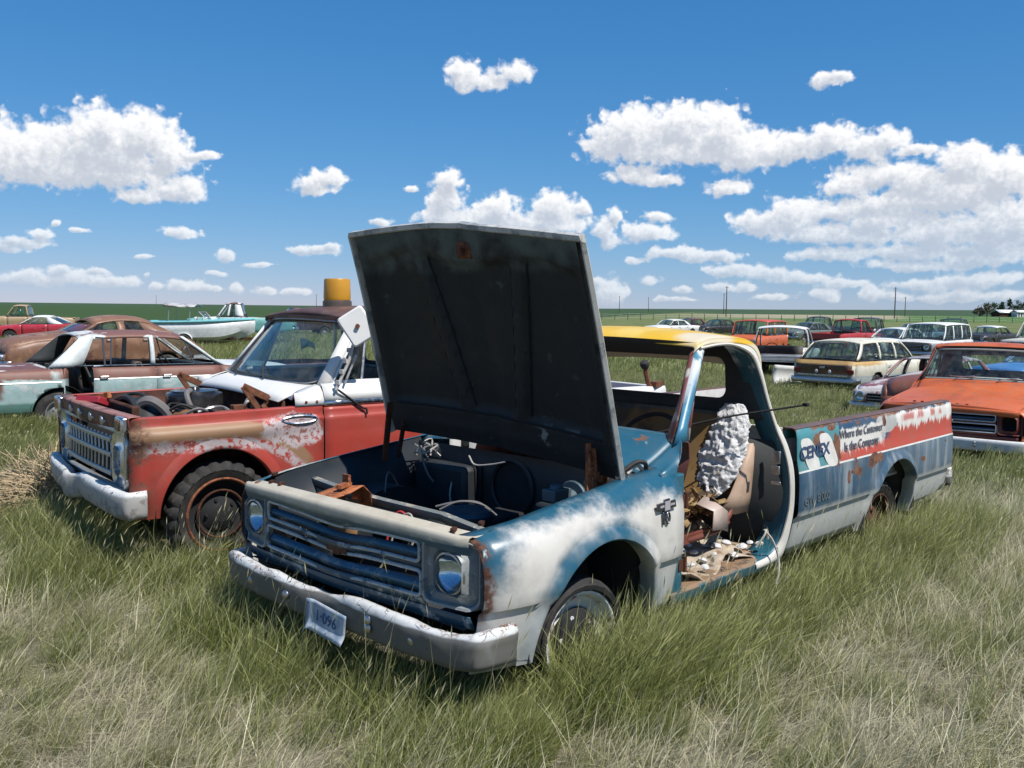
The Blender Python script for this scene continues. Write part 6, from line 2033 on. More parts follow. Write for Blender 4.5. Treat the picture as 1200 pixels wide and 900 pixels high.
    # --- red convertible with white soft top, and tan pickup at the left edge
    redc = paint('pink red car paint', (.42, .022, .040), fade=.05, rough=.3, rust=0, fleck=.1)
    r, q = generic_car('convertible_car', 'bright red convertible with a white soft top at left edge', 'car', 20, 46, 186,
        sp=dict(body=redc, roofm=paint('white canvas top', (.70, .70, .70), fade=0, streak=.05, fleck=.05, dirt=.08), bw=M['white'], style='sedan', zb=.26, sh=[(.9, .68), (.5, .80), (-.5, .90), (-2.4, .93), (-3.6, .92)], xf=.9, xr=-3.6, rax=-2.55, doors=[-.55, -1.75], wb=-.35, wt=-.95, rt=-1.75, rb=-2.45, zr=1.30, yb=.72, yr=.56, W=.88, pillars=[(-.35, -.42, -.95, -1.02), (-1.75, -2.45, -1.62, -1.78)]))
    generic_car('pickup_truck', 'tan pickup cab behind the red convertible', 'pickup truck', 0, 55, 196,
        sp=dict(body=paint('tan truck paint', (.36, .25, .14), fade=.1), style='pickup', zb=.45, sh=[(.85, 1.05), (-.6, 1.12), (-1.9, 1.13), (-4.2, 1.08)], xf=.85, xr=-4.2, rax=-2.9, doors=[-.6, -1.65], wb=-.5, wt=-.90, rt=-1.62, rb=-1.72, zr=1.78, yb=.76, yr=.68, W=.96))
    # --- cream and brown station wagon, tail towards us
    wag = paint('cream wagon paint', (.60, .57, .46), [((.42, .24, .05), .6, lambda t, x, y, z: t.mul(t.band(t.m('ADD', z, nz(t, 6, .12)), .87, 1.02, .03), t.rng(t.m('ADD', x, nz(t, 3, .5)), -2.3, -3.2), .9)), ((.40, .45, .44), .5, lambda t, x, y, z: t.rng(t.m('ADD', z, nz(t, 5, .03)), .62, .60))], fade=.05, fleck=.4)
    r, q = generic_car('station_wagon', 'cream station wagon with brown tailgate, its tail towards us', 'car', pos=(7.923 + 3.95 * math.cos(math.radians(43.5)), 23.78 + 3.95 * math.sin(math.radians(43.5))), yaw=43.5,
        sp=dict(body=wag, style='wagon', zb=.30, sh=[(.85, .82), (-.6, .95), (-3.6, .97), (-3.95, .96)], xf=.85, xr=-3.95, doors=[-.62, -1.60, -2.50], wb=-.5, wt=-1.1, rt=-3.35, rb=-3.80, zr=1.46, yb=.76, yr=.64, W=.97, bumper='chrome', glass=True, lid=False, rglass=True,
                pillars=[(-.5, -.57, -1.1, -1.16), (-1.56, -1.64, -1.60, -1.66), (-2.46, -2.54, -2.48, -2.54), (-3.66, -3.82, -3.25, -3.38)]), sink=.1)
    wd = paint('brown woodgrain tailgate', (.105, .052, .026), streak=0, fade=.06, rough=.5)
    MB().grid([[(-3.86 + .0 * v, v * .74, .98), (-3.98 - .03 * (1 - v * v), v * .76, .86), (-3.995 - .03 * (1 - v * v), v * .76, .62)] for v in np.linspace(-1, 1, 9)]).build('tailgate', wd, r, solid=.02)
    MB().box((-4.045, 0, .80), (.02, .14, .05)).build('tailgate_handle', M['chrome_pit'], r, bev=.005)
    MB().box((-4.02, 0, .60), (.03, 1.35, .05)).build('tailgate_trim', M['chrome'], r, bev=.005)
    for y in (-.20, .16):
        MB().lathe([(.045, 0), (.03, .01), (0, .012)], (-4.035, y, .70), (-1, 0, 0), 10).build('tailgate_badge', M['white'], r)
    # --- red pickup beyond it
    redp = paint('red pickup paint', (.36, .018, .022), fade=.05, rust=.12)
    generic_car('pickup_truck', 'red pickup seen from behind, beyond the cream wagon', 'pickup truck', 1010, 50, 43,
        sp=dict(body=redp, style='pickup', zb=.45, sh=[(.85, 1.0), (-.6, 1.08), (-1.9, 1.10), (-4.0, 1.06)], xf=.85, xr=-4.0, rax=-2.9, doors=[-.6, -1.65], wb=-.5, wt=-.95, rt=-1.66, rb=-1.80, zr=1.74, yb=.78, yr=.70, W=.97))
    # --- pale grey cab nearer
    gry = paint('pale grey truck paint', (.42, .43, .43), [((.24, .25, .26), .5, lambda t, x, y, z: t.rng(t.noise(1, 3, .5, t.vm('MULTIPLY', t.obj(), (.5, .5, 14))), .52, .60))], fade=.05)
    generic_car('pickup_truck', 'pale grey pickup with empty rear window, left of the cream wagon', 'pickup truck', 924, 30.5, 66,
        sp=dict(body=gry, roofm=M['white'], bw=gry, style='pickup', zb=.42, sh=[(.85, 1.0), (-.6, 1.08), (-1.9, 1.09), (-2.9, .90)], xf=.85, xr=-2.9, rax=-2.5, doors=[-.6, -1.65], wb=-.5, wt=-.95, rt=-1.66, rb=-1.80, zr=1.72, yb=.80, yr=.70, W=.97, glass=False, rglass=False, wscr=False, bumper=None, pillars=[(-.5, -.6, -.95, -1.05), (-1.60, -1.80, -1.52, -1.66)]), sink=.1)
    # white fender panel leaning beside it
    # --- orange boxy wagon far left of those
    oro = paint('orange red truck paint', (.50, .095, .025), fade=.08)
    generic_car('utility_wagon', 'orange boxy utility wagon just right of the yellow roof', 'car', 873, 40, 236,
        sp=dict(body=oro, roofm=paint('red orange roof', (.48, .07, .035), fade=.05), style='wagon', zb=.45, sh=[(.75, 1.02), (-.6, 1.10), (-3.2, 1.10), (-3.4, 1.08)], xf=.75, xr=-3.4, rax=-2.45, doors=[-.6, -1.6], wb=-.5, wt=-.72, rt=-3.25, rb=-3.36, zr=1.74, yb=.76, yr=.70, W=.88, lid=False, pillars=[(-.5, -.6, -.72, -.80), (-1.52, -1.64, -1.52, -1.64), (-3.2, -3.36, -3.15, -3.26)]))
    # --- white and dark utility wagon, nose towards us
    whi = paint('white wagon paint', (.62, .62, .60), [((.20, .21, .23), .5, lambda t, x, y, z: t.rng(t.m('ADD', z, nz(t, 3, .06)), 1.0, .97))], fade=.02)
    generic_car('utility_wagon', 'white topped utility wagon with dark grille facing us, beyond the maroon sedan', 'car', 1076, 37, 226,
        sp=dict(body=whi, panel=M['dark'], roofm=M['white'], bw=M['white'], style='wagon', zb=.42, sh=[(.85, .98), (-.6, 1.06), (-3.6, 1.08), (-3.8, 1.06)], xf=.85, xr=-3.8, rax=-2.9, doors=[-.6, -1.6, -2.5], wb=-.45, wt=-.85, rt=-3.55, rb=-3.72, zr=1.72, yb=.80, yr=.72, W=.96, lid=False, pillars=[(-.45, -.54, -.85, -.93), (-1.55, -1.65, -1.56, -1.64), (-2.5, -2.6, -2.5, -2.6), (-3.6, -3.72, -3.5, -3.56)]))
    # --- maroon and white gutted sedan
    mar = paint('maroon and white worn paint', (.20, .055, .055), [((.50, .47, .45), .5, lambda t, x, y, z: t.rng(t.m('ADD', t.noise(2.2, 7, .68), t.rng(x, -.6, .6, -.04, .05)), .49, .56))], fade=.08)
    generic_car('sedan', 'gutted maroon and white sedan without windscreen behind the orange pickup', 'car', 1068, 19.5, 226,
        sp=dict(body=mar, roofm=paint('grey maroon roof', (.30, .29, .30), [((.10, .03, .03), .5, lambda t, x, y, z: t.rng(t.noise(3, 6), .5, .6))]), glass=False, wscr=False, zb=.24, sh=[(.85, .72), (.6, .80), (-.6, .90), (-2.6, .92), (-4.0, .86)], xf=.9, xr=-4.1, zr=1.34), sink=.22)
    # --- brown fender of a car hidden by the orange pickup
    brn = paint('chestnut and cream worn paint', (.19, .062, .035), [((.46, .42, .38), .5, lambda t, x, y, z: t.rng(t.m('ADD', x, nz(t, 2, .5)), .35, .15))], fade=.06, rust=.2)
    generic_car('car_body', 'chestnut brown rounded fender of a low car beside the orange pickup', 'car', 1116, 15.2, 229,
        sp=dict(grille=False, bumper=None, body=brn, style='body', lamps='none', zb=.42, sh=[(.85, .80), (.7, .98), (.3, 1.08), (-.6, 1.12), (-4.0, 1.0)], xf=.85, xr=-4.0, crown=.10), sink=.03)
    # --- car with a raised blue panel seen through the orange cab
    blu = paint('sky blue car paint', (.06, .20, .48), fade=.06)
    generic_car('sedan', 'sky blue car seen through the orange pickup cab windows', 'car', 1190, 24, 205, sp=dict(body=blu, glass=True, zr=1.36, zb=.3), sink=.1)
    # --- the far row, a few pixels high each
    dkb = paint('dark navy paint', (.018, .025, .045), fade=.05)
    blk = paint('black car paint', (.014, .015, .018), fade=.04)
    grn = paint('grey green paint', (.10, .13, .12), fade=.05)
    sub = dict(style='wagon', zb=.42, sh=[(.85, 1.0), (-.6, 1.06), (-3.6, 1.06), (-3.8, 1.04)], xf=.85, xr=-3.8, rax=-2.9, wb=-.45, wt=-.95, rt=-3.45, rb=-3.72, zr=1.74, yb=.80, yr=.70, W=.95, lid=False, pillars=[(-.45, -.54, -.95, -1.03), (-1.55, -1.65, -1.56, -1.64), (-3.56, -3.72, -3.36, -3.46)])
    pick = dict(style='pickup', zb=.45, sh=[(.85, 1.0), (-.6, 1.08), (-1.9, 1.10), (-4.0, 1.06)], xf=.85, xr=-4.0, rax=-2.9, doors=[-.6, -1.65], wb=-.5, wt=-.95, rt=-1.66, rb=-1.80, zr=1.74, yb=.78, yr=.70, W=.97)
    F = 'far row of wrecks along the field edge'
    generic_car('utility_wagon', 'dark navy wagon just right of the red pickup in the far row', 'car', 1022, 66, 60, sp=dict(sub, body=dkb), group=F)
    generic_car('pickup_truck', 'dark navy truck just left of the red pickup in the far row', 'pickup truck', 946, 68, 215, sp=dict(pick, body=dkb), group=F)
    generic_car('sedan', 'white sedan between the cream wagon and the white topped wagon', 'car', 1028, 44, 215, sp=dict(body=M['white'], zr=1.40), group=F)
    generic_car('sedan', 'dusty blue sedan left of the white topped wagon', 'car', 1056, 60, 215, sp=dict(body=paint('dusty blue paint', (.10, .17, .26)), zr=1.42), group=F)
    generic_car('utility_wagon', 'black wagon right of the white topped wagon', 'car', 1113, 62, 240, sp=dict(sub, body=blk), group=F)
    generic_car('sedan', 'black and white gutted sedan farther right, above the orange roof', 'car', 1145, 56, 220, sp=dict(body=blk, roofm=M['white'], glass=False, zr=1.36), group=F)
    generic_car('delivery_van', 'white roofed van at the right edge', 'van', 1206, 41, 215, sp=dict(sub, body=paint('ivory van paint', (.56, .54, .48)), zr=1.86), group=F)
    generic_car('sedan', 'grey green sedan just right of the orange utility wagon', 'car', 930, 62, 215, sp=dict(body=grn, zr=1.40), group=F)
    generic_car('sedan', 'maroon sedan behind the left part of the yellow roof', 'car', 792, 78, 215, sp=dict(body=paint('dull maroon paint', (.12, .035, .038)), zr=1.44), group=F)
    generic_car('sedan', 'low white sedan behind the yellow roof', 'car', 770, 74, 215, sp=dict(body=M['white'], zr=1.36), group=F)
    generic_car('sedan', 'black sedan behind the right part of the yellow roof', 'car', 826, 76, 215, sp=dict(body=blk, zr=1.38), group=F)
build_cars()

def orange_truck():
    x, y = 6.26, 12.894
    root = thing('pickup_truck', 'weathered orange pickup facing us at the right edge', 'pickup truck', (x, y, hgt(x, y) - .16), math.radians(229.5))
    OR = (.50, .105, .024)
    base = paint('faded orange paint', OR, [((.36, .072, .022), .5, lambda t, x, y, z: t.mul(t.rng(t.noise(2.3, 6), .48, .66), .8)), ((.20, .10, .04), .6, lambda t, x, y, z: t.mul(t.rng(t.noise(5, 8, .7), .58, .66), .8))], rough=.40, fade=.05, streak=.08, fleck=.4, dirt=.3)
    dr = paint('dark red nose paint', (.13, .020, .014), fade=.05, rust=.2)
    mt = dict(fender=base, bed=base, bed_in=M['rust'], rail=base, jamb=base, cab=base, cab_side=base, lip=M['black'], cowl=base, pillar=base, flange=M['dark'], sill=base, roof=base, back=M['interior'], floor=M['interior'],
              dash=M['interior'], hood=base, hood_in=M['dark'], header=base, nose=dr, bezel=dr, gframe=simple('pale grille frame', (.46, .47, .47), .4, .2), gbar=simple('blue grey grille bar', (.16, .20, .26), .35, .5), emblem=M['chrome_pit'], bumper=simple('white bumper paint', (.60, .60, .58), .4), bay=M['dark'])
    chev_shell(root, mt, (-.47, 1.125, math.radians(-5.4)), dict(lamps=False, latch=False, vents=False))
    for s in (1, -1):
        d = MB().grid(side_panel(-.615, -1.665, fsec, [r for r in FEND_ROWS[3:17]], lambda x: 1.12, [], .5, s, None, 1.058), flip=s > 0).build('door', base, root, solid=.02)
        fr = [(-.80, .86, 1.13), (-1.13, .755, 1.69), (-1.45, .758, 1.70), (-1.58, .79, 1.60), (-1.66, .86, 1.13)]
        MB().tube([(x_, s * y_, z_) for x_, y_, z_ in fr], .018, 8, closed=True).build('window_frame', base, d)
        MB().add([(a, s * b, c) for a, b, c in fr], [(0, 1, 2, 3, 4)]).build('door_window', M['glass'], d, solid=.004)
    def ws(u, v):
        return (-.80 + .10 * (1 - u * u) * (1 - .4 * v) - .30 * v, u * (.80 - .085 * v), 1.265 + .42 * v + .02 * (1 - u * u))
    MB().grid([[ws(u, v) for v in np.linspace(0, 1, 8)] for u in np.linspace(-1, 1, 21)]).build('windscreen', M['glass'], root, solid=.004)
    lp = [(a, 0) for a in np.linspace(-1, 1, 12)] + [(1, b) for b in np.linspace(.1, .9, 5)] + [(a, 1) for a in np.linspace(1, -1, 12)] + [(-1, b) for b in np.linspace(.9, .1, 5)]
    MB().tube([ws(*q) for q in lp], .016, 6, closed=True).build('windscreen_rubber', simple('grey rubber', (.30, .30, .28), .7), root)
    for u in (-.42, .30):
        a, b = ws(u, .0), ws(u + .34, .05)
        MB().tube([(a[0] + .06, a[1], a[2] - .01), (a[0] + .05, a[1] + .05, a[2] + .02), (b[0] + .03, b[1], b[2] + .03)], .009, 6).build('wiper', M['alu'], root)
    for k, y_ in enumerate((-.44, -.34, -.02, .10, .22)):
        MB().box((.735, y_, 1.045), (.012, .035, .016)).build('letter_stub', M['rust_dark'], root)
    MB().grid([[(-1.05, y_, .72), (-1.08, y_, .86), (-1.45, y_, .84), (-1.58, y_, 1.24), (-1.68, y_, 1.25), (-1.74, y_, .80)] for y_ in np.linspace(-.70, .70, 9)]).build('bench_seat', M['vinyl'], root, solid=.03)
    for x_ in (0, RAX):
        for s in (1, -1):
            wheel(root, (x_, s * .80, .42), s, R=.34, rim=M['grey_rim'], lugs=False)
orange_truck()
# ------------------------------------------------------------------ boat on its trailer
def boat():
    x, y = at(236, 42)
    z0 = hgt(x, y)
    root = thing('motor_boat', 'white motorboat with turquoise deck and grey canopy on a trailer', 'boat', (x, y, z0 + .16), math.radians(6))
    hullm = paint('white hull gelcoat', (.62, .63, .63), [((.30, .27, .22), .5, lambda t, x, y, z: t.mul(t.rng(t.m('ADD', z, nz(t, 3, .06)), .20, .12), t.rng(x, -.6, -.4)))], fade=.02, rust=0, streak=.2)
    teal = paint('turquoise deck paint', (.18, .50, .52), fade=.05, rust=0)
    L, P = 2.3, []
    for t in np.linspace(0, 1, 20):
        xx = -2.15 + 4.5 * t
        b = .88 * (1 - max(0, (t - .45) / .55) ** 2.4)
        sheer = .95 + .16 * t ** 2
        keel = .0 + .55 * max(0, (t - .62) / .38) ** 2
        ch = keel + (.26 + .10 * t) * (1 if b > .05 else .5)
        P.append([(xx, -b, sheer), (xx + .03, -b * .97, (sheer + ch) / 2), (xx, -b * .86, ch), (xx, -b * .4, (keel + ch) / 2), (xx, 0, keel), (xx, b * .4, (keel + ch) / 2), (xx, b * .86, ch), (xx + .03, b * .97, (sheer + ch) / 2), (xx, b, sheer)])
    h = MB().grid(P)
    h.add(P[0], [tuple(range(9))])
    h.build('hull', hullm, root, solid=.02, ang=25)
    D = []
    for t in np.linspace(0, 1, 20):
        xx = -2.15 + 4.5 * t
        b = .90 * (1 - max(0, (t - .45) / .55) ** 2.4) + .015
        z = .96 + .16 * t ** 2
        D.append([(xx, -b, z - .05), (xx, -b, z + .02), (xx, -b * .6, z + .06), (xx, 0, z + .08), (xx, b * .6, z + .06), (xx, b, z + .02), (xx, b, z - .05)])
    MB().grid(D).build('deck', teal, root, solid=.02, ang=30)
    MB().tube([(.35, -.62, 1.12), (.05, -.66, 1.42), (.05, .66, 1.42), (.35, .62, 1.12)], .02, 6).build('windscreen_frame', M['alu'], root)
    MB().grid([[(.34, y_, 1.12), (.06, y_ * 1.04, 1.41)] for y_ in np.linspace(-.6, .6, 5)]).build('windscreen', M['glass'], root, solid=.006)
    for xx in (-1.25, -.35):
        for s in (1, -1):
            MB().tube([(xx, s * .70, 1.05), (xx + .05, s * .68, 1.66)], .022, 6).build('canopy_post', M['alu'], root)
    MB().grid([[(xx, v * .80, 1.68 + .12 * (1 - v * v) + .03 * math.sin(3 * xx)) for v in np.linspace(-1, 1, 9)] for xx in np.linspace(-1.45, -.10, 7)]).build('canopy', paint('grey white canopy', (.46, .46, .45), [((.12, .09, .08), .6, lambda t, x, y, z: t.rng(t.noise(3, 5), .52, .6))], rust=0), root, solid=.05)
    for k in range(3):
        MB().box((-.1 + .28 * k, -.3 + .2 * k, 1.12), (.22, .3, .16), rz=.3 * k).build('seat_cushion', M['white'], root, bev=.04)
    tr = thing('boat_trailer', 'rusty boat trailer carrying the white motorboat', 'trailer', (x, y, z0), math.radians(6))
    for s in (1, -1):
        MB().beam((-1.9, s * .55, .40), (1.6, s * .30, .40), .06, .09).build('frame_rail', M['rust_dark'], tr)
        wheel(tr, (-.55, s * .80, .29), s, R=.30, w=.15, rr=.16, rim=M['white_rim'], lugs=False)
        MB().grid([[(-.55 + .36 * math.cos(a), s * .70, .30 + .36 * math.sin(a)), (-.55 + .36 * math.cos(a), s * .90, .30 + .36 * math.sin(a))] for a in np.linspace(.2, math.pi - .2, 9)]).build('mudguard', M['white'], tr, solid=.01)
    MB().beam((1.5, 0, .40), (3.0, 0, .42), .07, .09).build('drawbar', M['rust_dark'], tr)
    MB().beam((-.55, -.8, .30), (-.55, .8, .30), .05, .05).build('axle', M['rust_dark'], tr)
    for xx in (-1.6, .2, 1.4):
        MB().beam((xx, -.45, .43), (xx, .45, .43), .08, .05).build('crossbar', M['rust_dark'], tr)
boat()

# loose white panel left of the wagon
x, y = at(927, 26)
pn = MB().grid([[(u - .5, .10 * math.sin(3 * v) + .05 * u, .02 + .58 * v - .08 * (u - .5)) for v in np.linspace(0, 1, 7)] for u in np.linspace(0, 1, 9)]).build('body_panel', M['white'], None, solid=.03)
tag(pn, 'loose white car body panel propped left of the cream wagon', 'car part')
pn.location = (x, y, hgt(x, y))
pn.rotation_euler = (0, 0, .35)

# ------------------------------------------------------------------ utility poles and fence posts
def pole(u, d, h, label, arm=True):
    x, y = at(u, d)
    root = thing('utility_pole', label, 'utility pole', (x, y, hgt(x, y) - .1), .4, 'utility poles across the fields')
    wood = M.setdefault('pole', simple('weathered pole wood', (.075, .058, .045), .9, var=.3))
    MB().tube([(0, 0, 0), (0, 0, h * .5), (0, 0, h)], [.17, .15, .11], 10).build('pole_shaft', wood, root)
    if arm:
        ca = MB().box((0, 0, h - .5), (1.3, .10, .12)).build('crossarm', wood, root)
        for xx in (-.55, 0.2, .55):
            MB().lathe([(.035, 0), (.045, .05), (.02, .10), (0, .11)], (xx, 0, h - .44), (0, 0, 1), 8).build('insulator', M['white'], ca)
for a in ((1047, 262, 9.0, 'tall utility pole right of the red pickup, nearer of its pair'), (1059, 380, 8.0, 'thinner utility pole just right of the tall one on the right'), (850, 270, 9.0, 'tall utility pole above the yellow roof, right of its pair'),
          (847, 400, 9.0, 'fainter utility pole just left of the tall one above the yellow roof'), (725, 520, 9.0, 'utility pole next to the raised hood edge'), (759, 560, 9.0, 'second utility pole right of the raised hood'),
          (184, 900, 9.5, 'faint utility pole on the horizon above the bronze coupe'), (371, 620, 9.0, 'faint utility pole just left of the amber beacon')):
    pole(*a)

def fence():
    wood = simple('grey fence wood', (.10, .085, .07), .9, var=.3)
    root = thing('post_fence', 'line of grey wooden fence posts with wire across the right-hand field', 'fence', (0, 0, 0))
    tops = []
    rnd = random.Random(4)
    for k in range(40):
        u = 690 + k * 15
        x, y = at(u, 178 + k * .6)
        z = hgt(x, y)
        h = 1.25 + rnd.uniform(-.12, .12)
        MB().tube([(x, y, z - .1), (x + rnd.uniform(-.05, .05), y, z + h)], [.08, .065], 6).build('fence_post', wood, root)
        tops.append((x, y, z + h - .1))
    for dz in (0, -.35, -.7):
        MB().tube([(a, b, c + dz) for a, b, c in tops], .012, 4).build('fence_wire', M['alu'], root)
fence()

# ------------------------------------------------------------------ farmstead on the right horizon
def leaf_mat(name, a, b):
    m, t = newmat(name)
    oi = t.new('ShaderNodeNewGeometry').outputs['Random Per Island']
    c = t.mix(oi, a, b)
    fin(t, c, .7, 0, None, .2)
    t.b.inputs['Subsurface Weight'].default_value = 0
    return m
LEAF = leaf_mat('dark conifer foliage', (.030, .050, .026), (.062, .092, .046))
LEAF2 = leaf_mat('grey brown scrub foliage', (.07, .068, .045), (.135, .125, .085))
BARK = simple('tree bark', (.06, .045, .035), .9)
def tree(u, d, h, w, label, leaf, seed, cone=False):
    x, y = at(u, d)
    root = thing('farm_tree', label, 'tree', (x, y, hgt(x, y)), seed, 'trees round the farmstead')
    rnd = random.Random(seed)
    mb = MB().tube([(0, 0, -.2), (.1, 0, h * .4), (.05, .1, h * .85)], [.28, .18, .05], 8)
    for k in range(7):
        a, z = rnd.uniform(0, 6.28), h * rnd.uniform(.25, .7)
        mb.tube([(.05, 0, z), (w * .35 * math.cos(a), w * .35 * math.sin(a), z + h * .15)], [.08, .03], 5)
    mb.build('trunk', BARK, root)
    cl = []
    for k in range(26):
        zf = rnd.uniform(.18, .98)
        rad = w * .5 * ((1 - zf) * 1.15 + .06 if cone else math.sin(min(1, zf * 1.05) * math.pi) ** .6)
        a = rnd.uniform(0, 6.28)
        rr = rad * rnd.uniform(.3, 1)
        cl.append((rr * math.cos(a), rr * math.sin(a), h * zf, w * rnd.uniform(.10, .2)))
    mb = MB()
    for c in cl:
        for k in range(46):
            p = Vector((rnd.gauss(0, 1), rnd.gauss(0, 1), rnd.gauss(0, .8)))
            p = Vector(c[:3]) + p * c[3] * .55
            d1 = Vector((rnd.uniform(-1, 1), rnd.uniform(-1, 1), rnd.uniform(-1, 1))).normalized()
            d2 = d1.cross(Vector((rnd.uniform(-1, 1), rnd.uniform(-1, 1), rnd.uniform(-1, 1)))).normalized()
            s = rnd.uniform(.15, .38)
            mb.add([p - d1 * s, p + d2 * s * .6, p + d1 * s, p - d2 * s * .6], [(0, 1, 2, 3)])
    mb.build('crown', leaf, root)
for a in ((1155, 430, 5.6, 7.5, 'grey brown rounded tree left of the farm shed', LEAF2, 1), (1146, 440, 3.8, 5, 'small grey scrubby tree at the left end of the farmstead', LEAF2, 2), (1172, 470, 7, 5.5, 'dark conifer directly above the farm shed', LEAF, 3, True), (1181, 460, 8, 5.5, 'tall dark conifer between shed and white barn', LEAF, 4, True),
          (1190, 455, 7.2, 6.5, 'dark broad tree above the white barn', LEAF, 5), (1200, 470, 6.8, 6.5, 'dark tree at the right edge of the photo', LEAF, 6), (1163, 500, 6.6, 6.5, 'dark tree behind the grey brown one', LEAF, 7), (1212, 470, 7, 6.5, 'dark tree just beyond the right edge', LEAF, 8)):
    tree(*a)

def shed(u, d, L, W, h, label, wm, rm):
    x, y = at(u, d)
    root = thing('farm_building', label, 'building', (x, y, hgt(x, y)), math.radians(8))
    MB().box((0, 0, h / 2), (L, W, h)).build('wall', wm, root)
    MB().add([(-L / 2 - .4, -W / 2 - .5, h - .05), (L / 2 + .4, -W / 2 - .5, h - .05), (L / 2 + .4, 0, h + W * .22), (-L / 2 - .4, 0, h + W * .22), (-L / 2 - .4, W / 2 + .5, h - .05), (L / 2 + .4, W / 2 + .5, h - .05)], [(0, 1, 2, 3), (3, 2, 5, 4)]).build('roof', rm, root, solid=.15)
    for k in range(3):
        dr_ = MB().box((-L * .3 + k * L * .3, -W / 2 - .03, h * .42), (L * .12, .06, h * .8)).build('door', M['rust_dark'], root)
        MB().box((-L * .3 + k * L * .3 + L * .045, -W / 2 - .08, h * .42), (.08, .05, .25)).build('door_handle', M['alu'], dr_)
shed(1174, 420, 7.5, 6, 1.9, 'low brown farm shed with pale roof below the conifers', M['rust_dark'], M['white'])
shed(1192, 415, 4.2, 4, 2.2, 'small white farm building at far right', M['white'], M['white'])

# ------------------------------------------------------------------ tumbleweed in front of the tow pickup
def tumbleweed(u, v, r, label):
    p = gnd(u, v)
    rnd = random.Random(9)
    mb = MB()
    for k in range(900):
        a, b = rnd.uniform(0, 6.283), math.acos(rnd.uniform(-.9, 1))
        d = Vector((math.sin(b) * math.cos(a), math.sin(b) * math.sin(a), math.cos(b)))
        q = [Vector((0, 0, r * .5)) + d * r * .15]
        cur = d.copy()
        for s in range(4):
            cur = (cur + Vector((rnd.uniform(-.7, .7), rnd.uniform(-.7, .7), rnd.uniform(-.7, .5)))).normalized()
            q.append(q[-1] + cur * r * rnd.uniform(.18, .32))
        q = [Vector((t.x * 1.15, t.y, max(.01, t.z * .78))) for t in q]
        mb.tube(q, [.006, .005, .0045, .004, .002], 3, cap=False)
    o = mb.build('tumbleweed', simple('dry straw twigs', (.40, .31, .19), .9, var=.3, sc=5), None)
    tag(o, label, 'dry bush')
    o.location = (p.x, p.y, hgt(p.x, p.y) - .03)
tumbleweed(64, 604, .52, 'dry tan tumbleweed lodged by the white bumper of the tow pickup')
# ------------------------------------------------------------------ grass
def grass_mat(name, lo, hi, tip, trans=.42):
    m = bpy.data.materials.new(name)
    m.use_nodes = True
    t = NT(m.node_tree)
    t.n.clear()
    out = t.new('ShaderNodeOutputMaterial')
    a = t.new('ShaderNodeAttribute', attribute_name='tone').outputs['Fac']
    h = t.new('ShaderNodeAttribute', attribute_name='along').outputs['Fac']
    rnd = t.new('ShaderNodeObjectInfo').outputs['Random']
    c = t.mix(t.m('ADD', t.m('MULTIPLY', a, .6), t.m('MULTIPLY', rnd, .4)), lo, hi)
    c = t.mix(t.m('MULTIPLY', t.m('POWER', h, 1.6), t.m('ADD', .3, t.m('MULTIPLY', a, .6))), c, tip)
    d = t.new('ShaderNodeBsdfDiffuse')
    tl = t.new('ShaderNodeBsdfTranslucent')
    gl = t.new('ShaderNodeBsdfGlossy')
    gl.inputs['Roughness'].default_value = .45
    gl.inputs[0].default_value = (.5, .5, .45, 1)
    for s in (d, tl):
        t.l.new(c, s.inputs[0])
    mx = t.new('ShaderNodeMixShader')
    mx.inputs[0].default_value = trans
    t.l.new(d.outputs[0], mx.inputs[1])
    t.l.new(tl.outputs[0], mx.inputs[2])
    m2 = t.new('ShaderNodeMixShader')
    m2.inputs[0].default_value = .05
    t.l.new(mx.outputs[0], m2.inputs[1])
    t.l.new(gl.outputs[0], m2.inputs[2])
    t.l.new(m2.outputs[0], out.inputs[0])
    return m

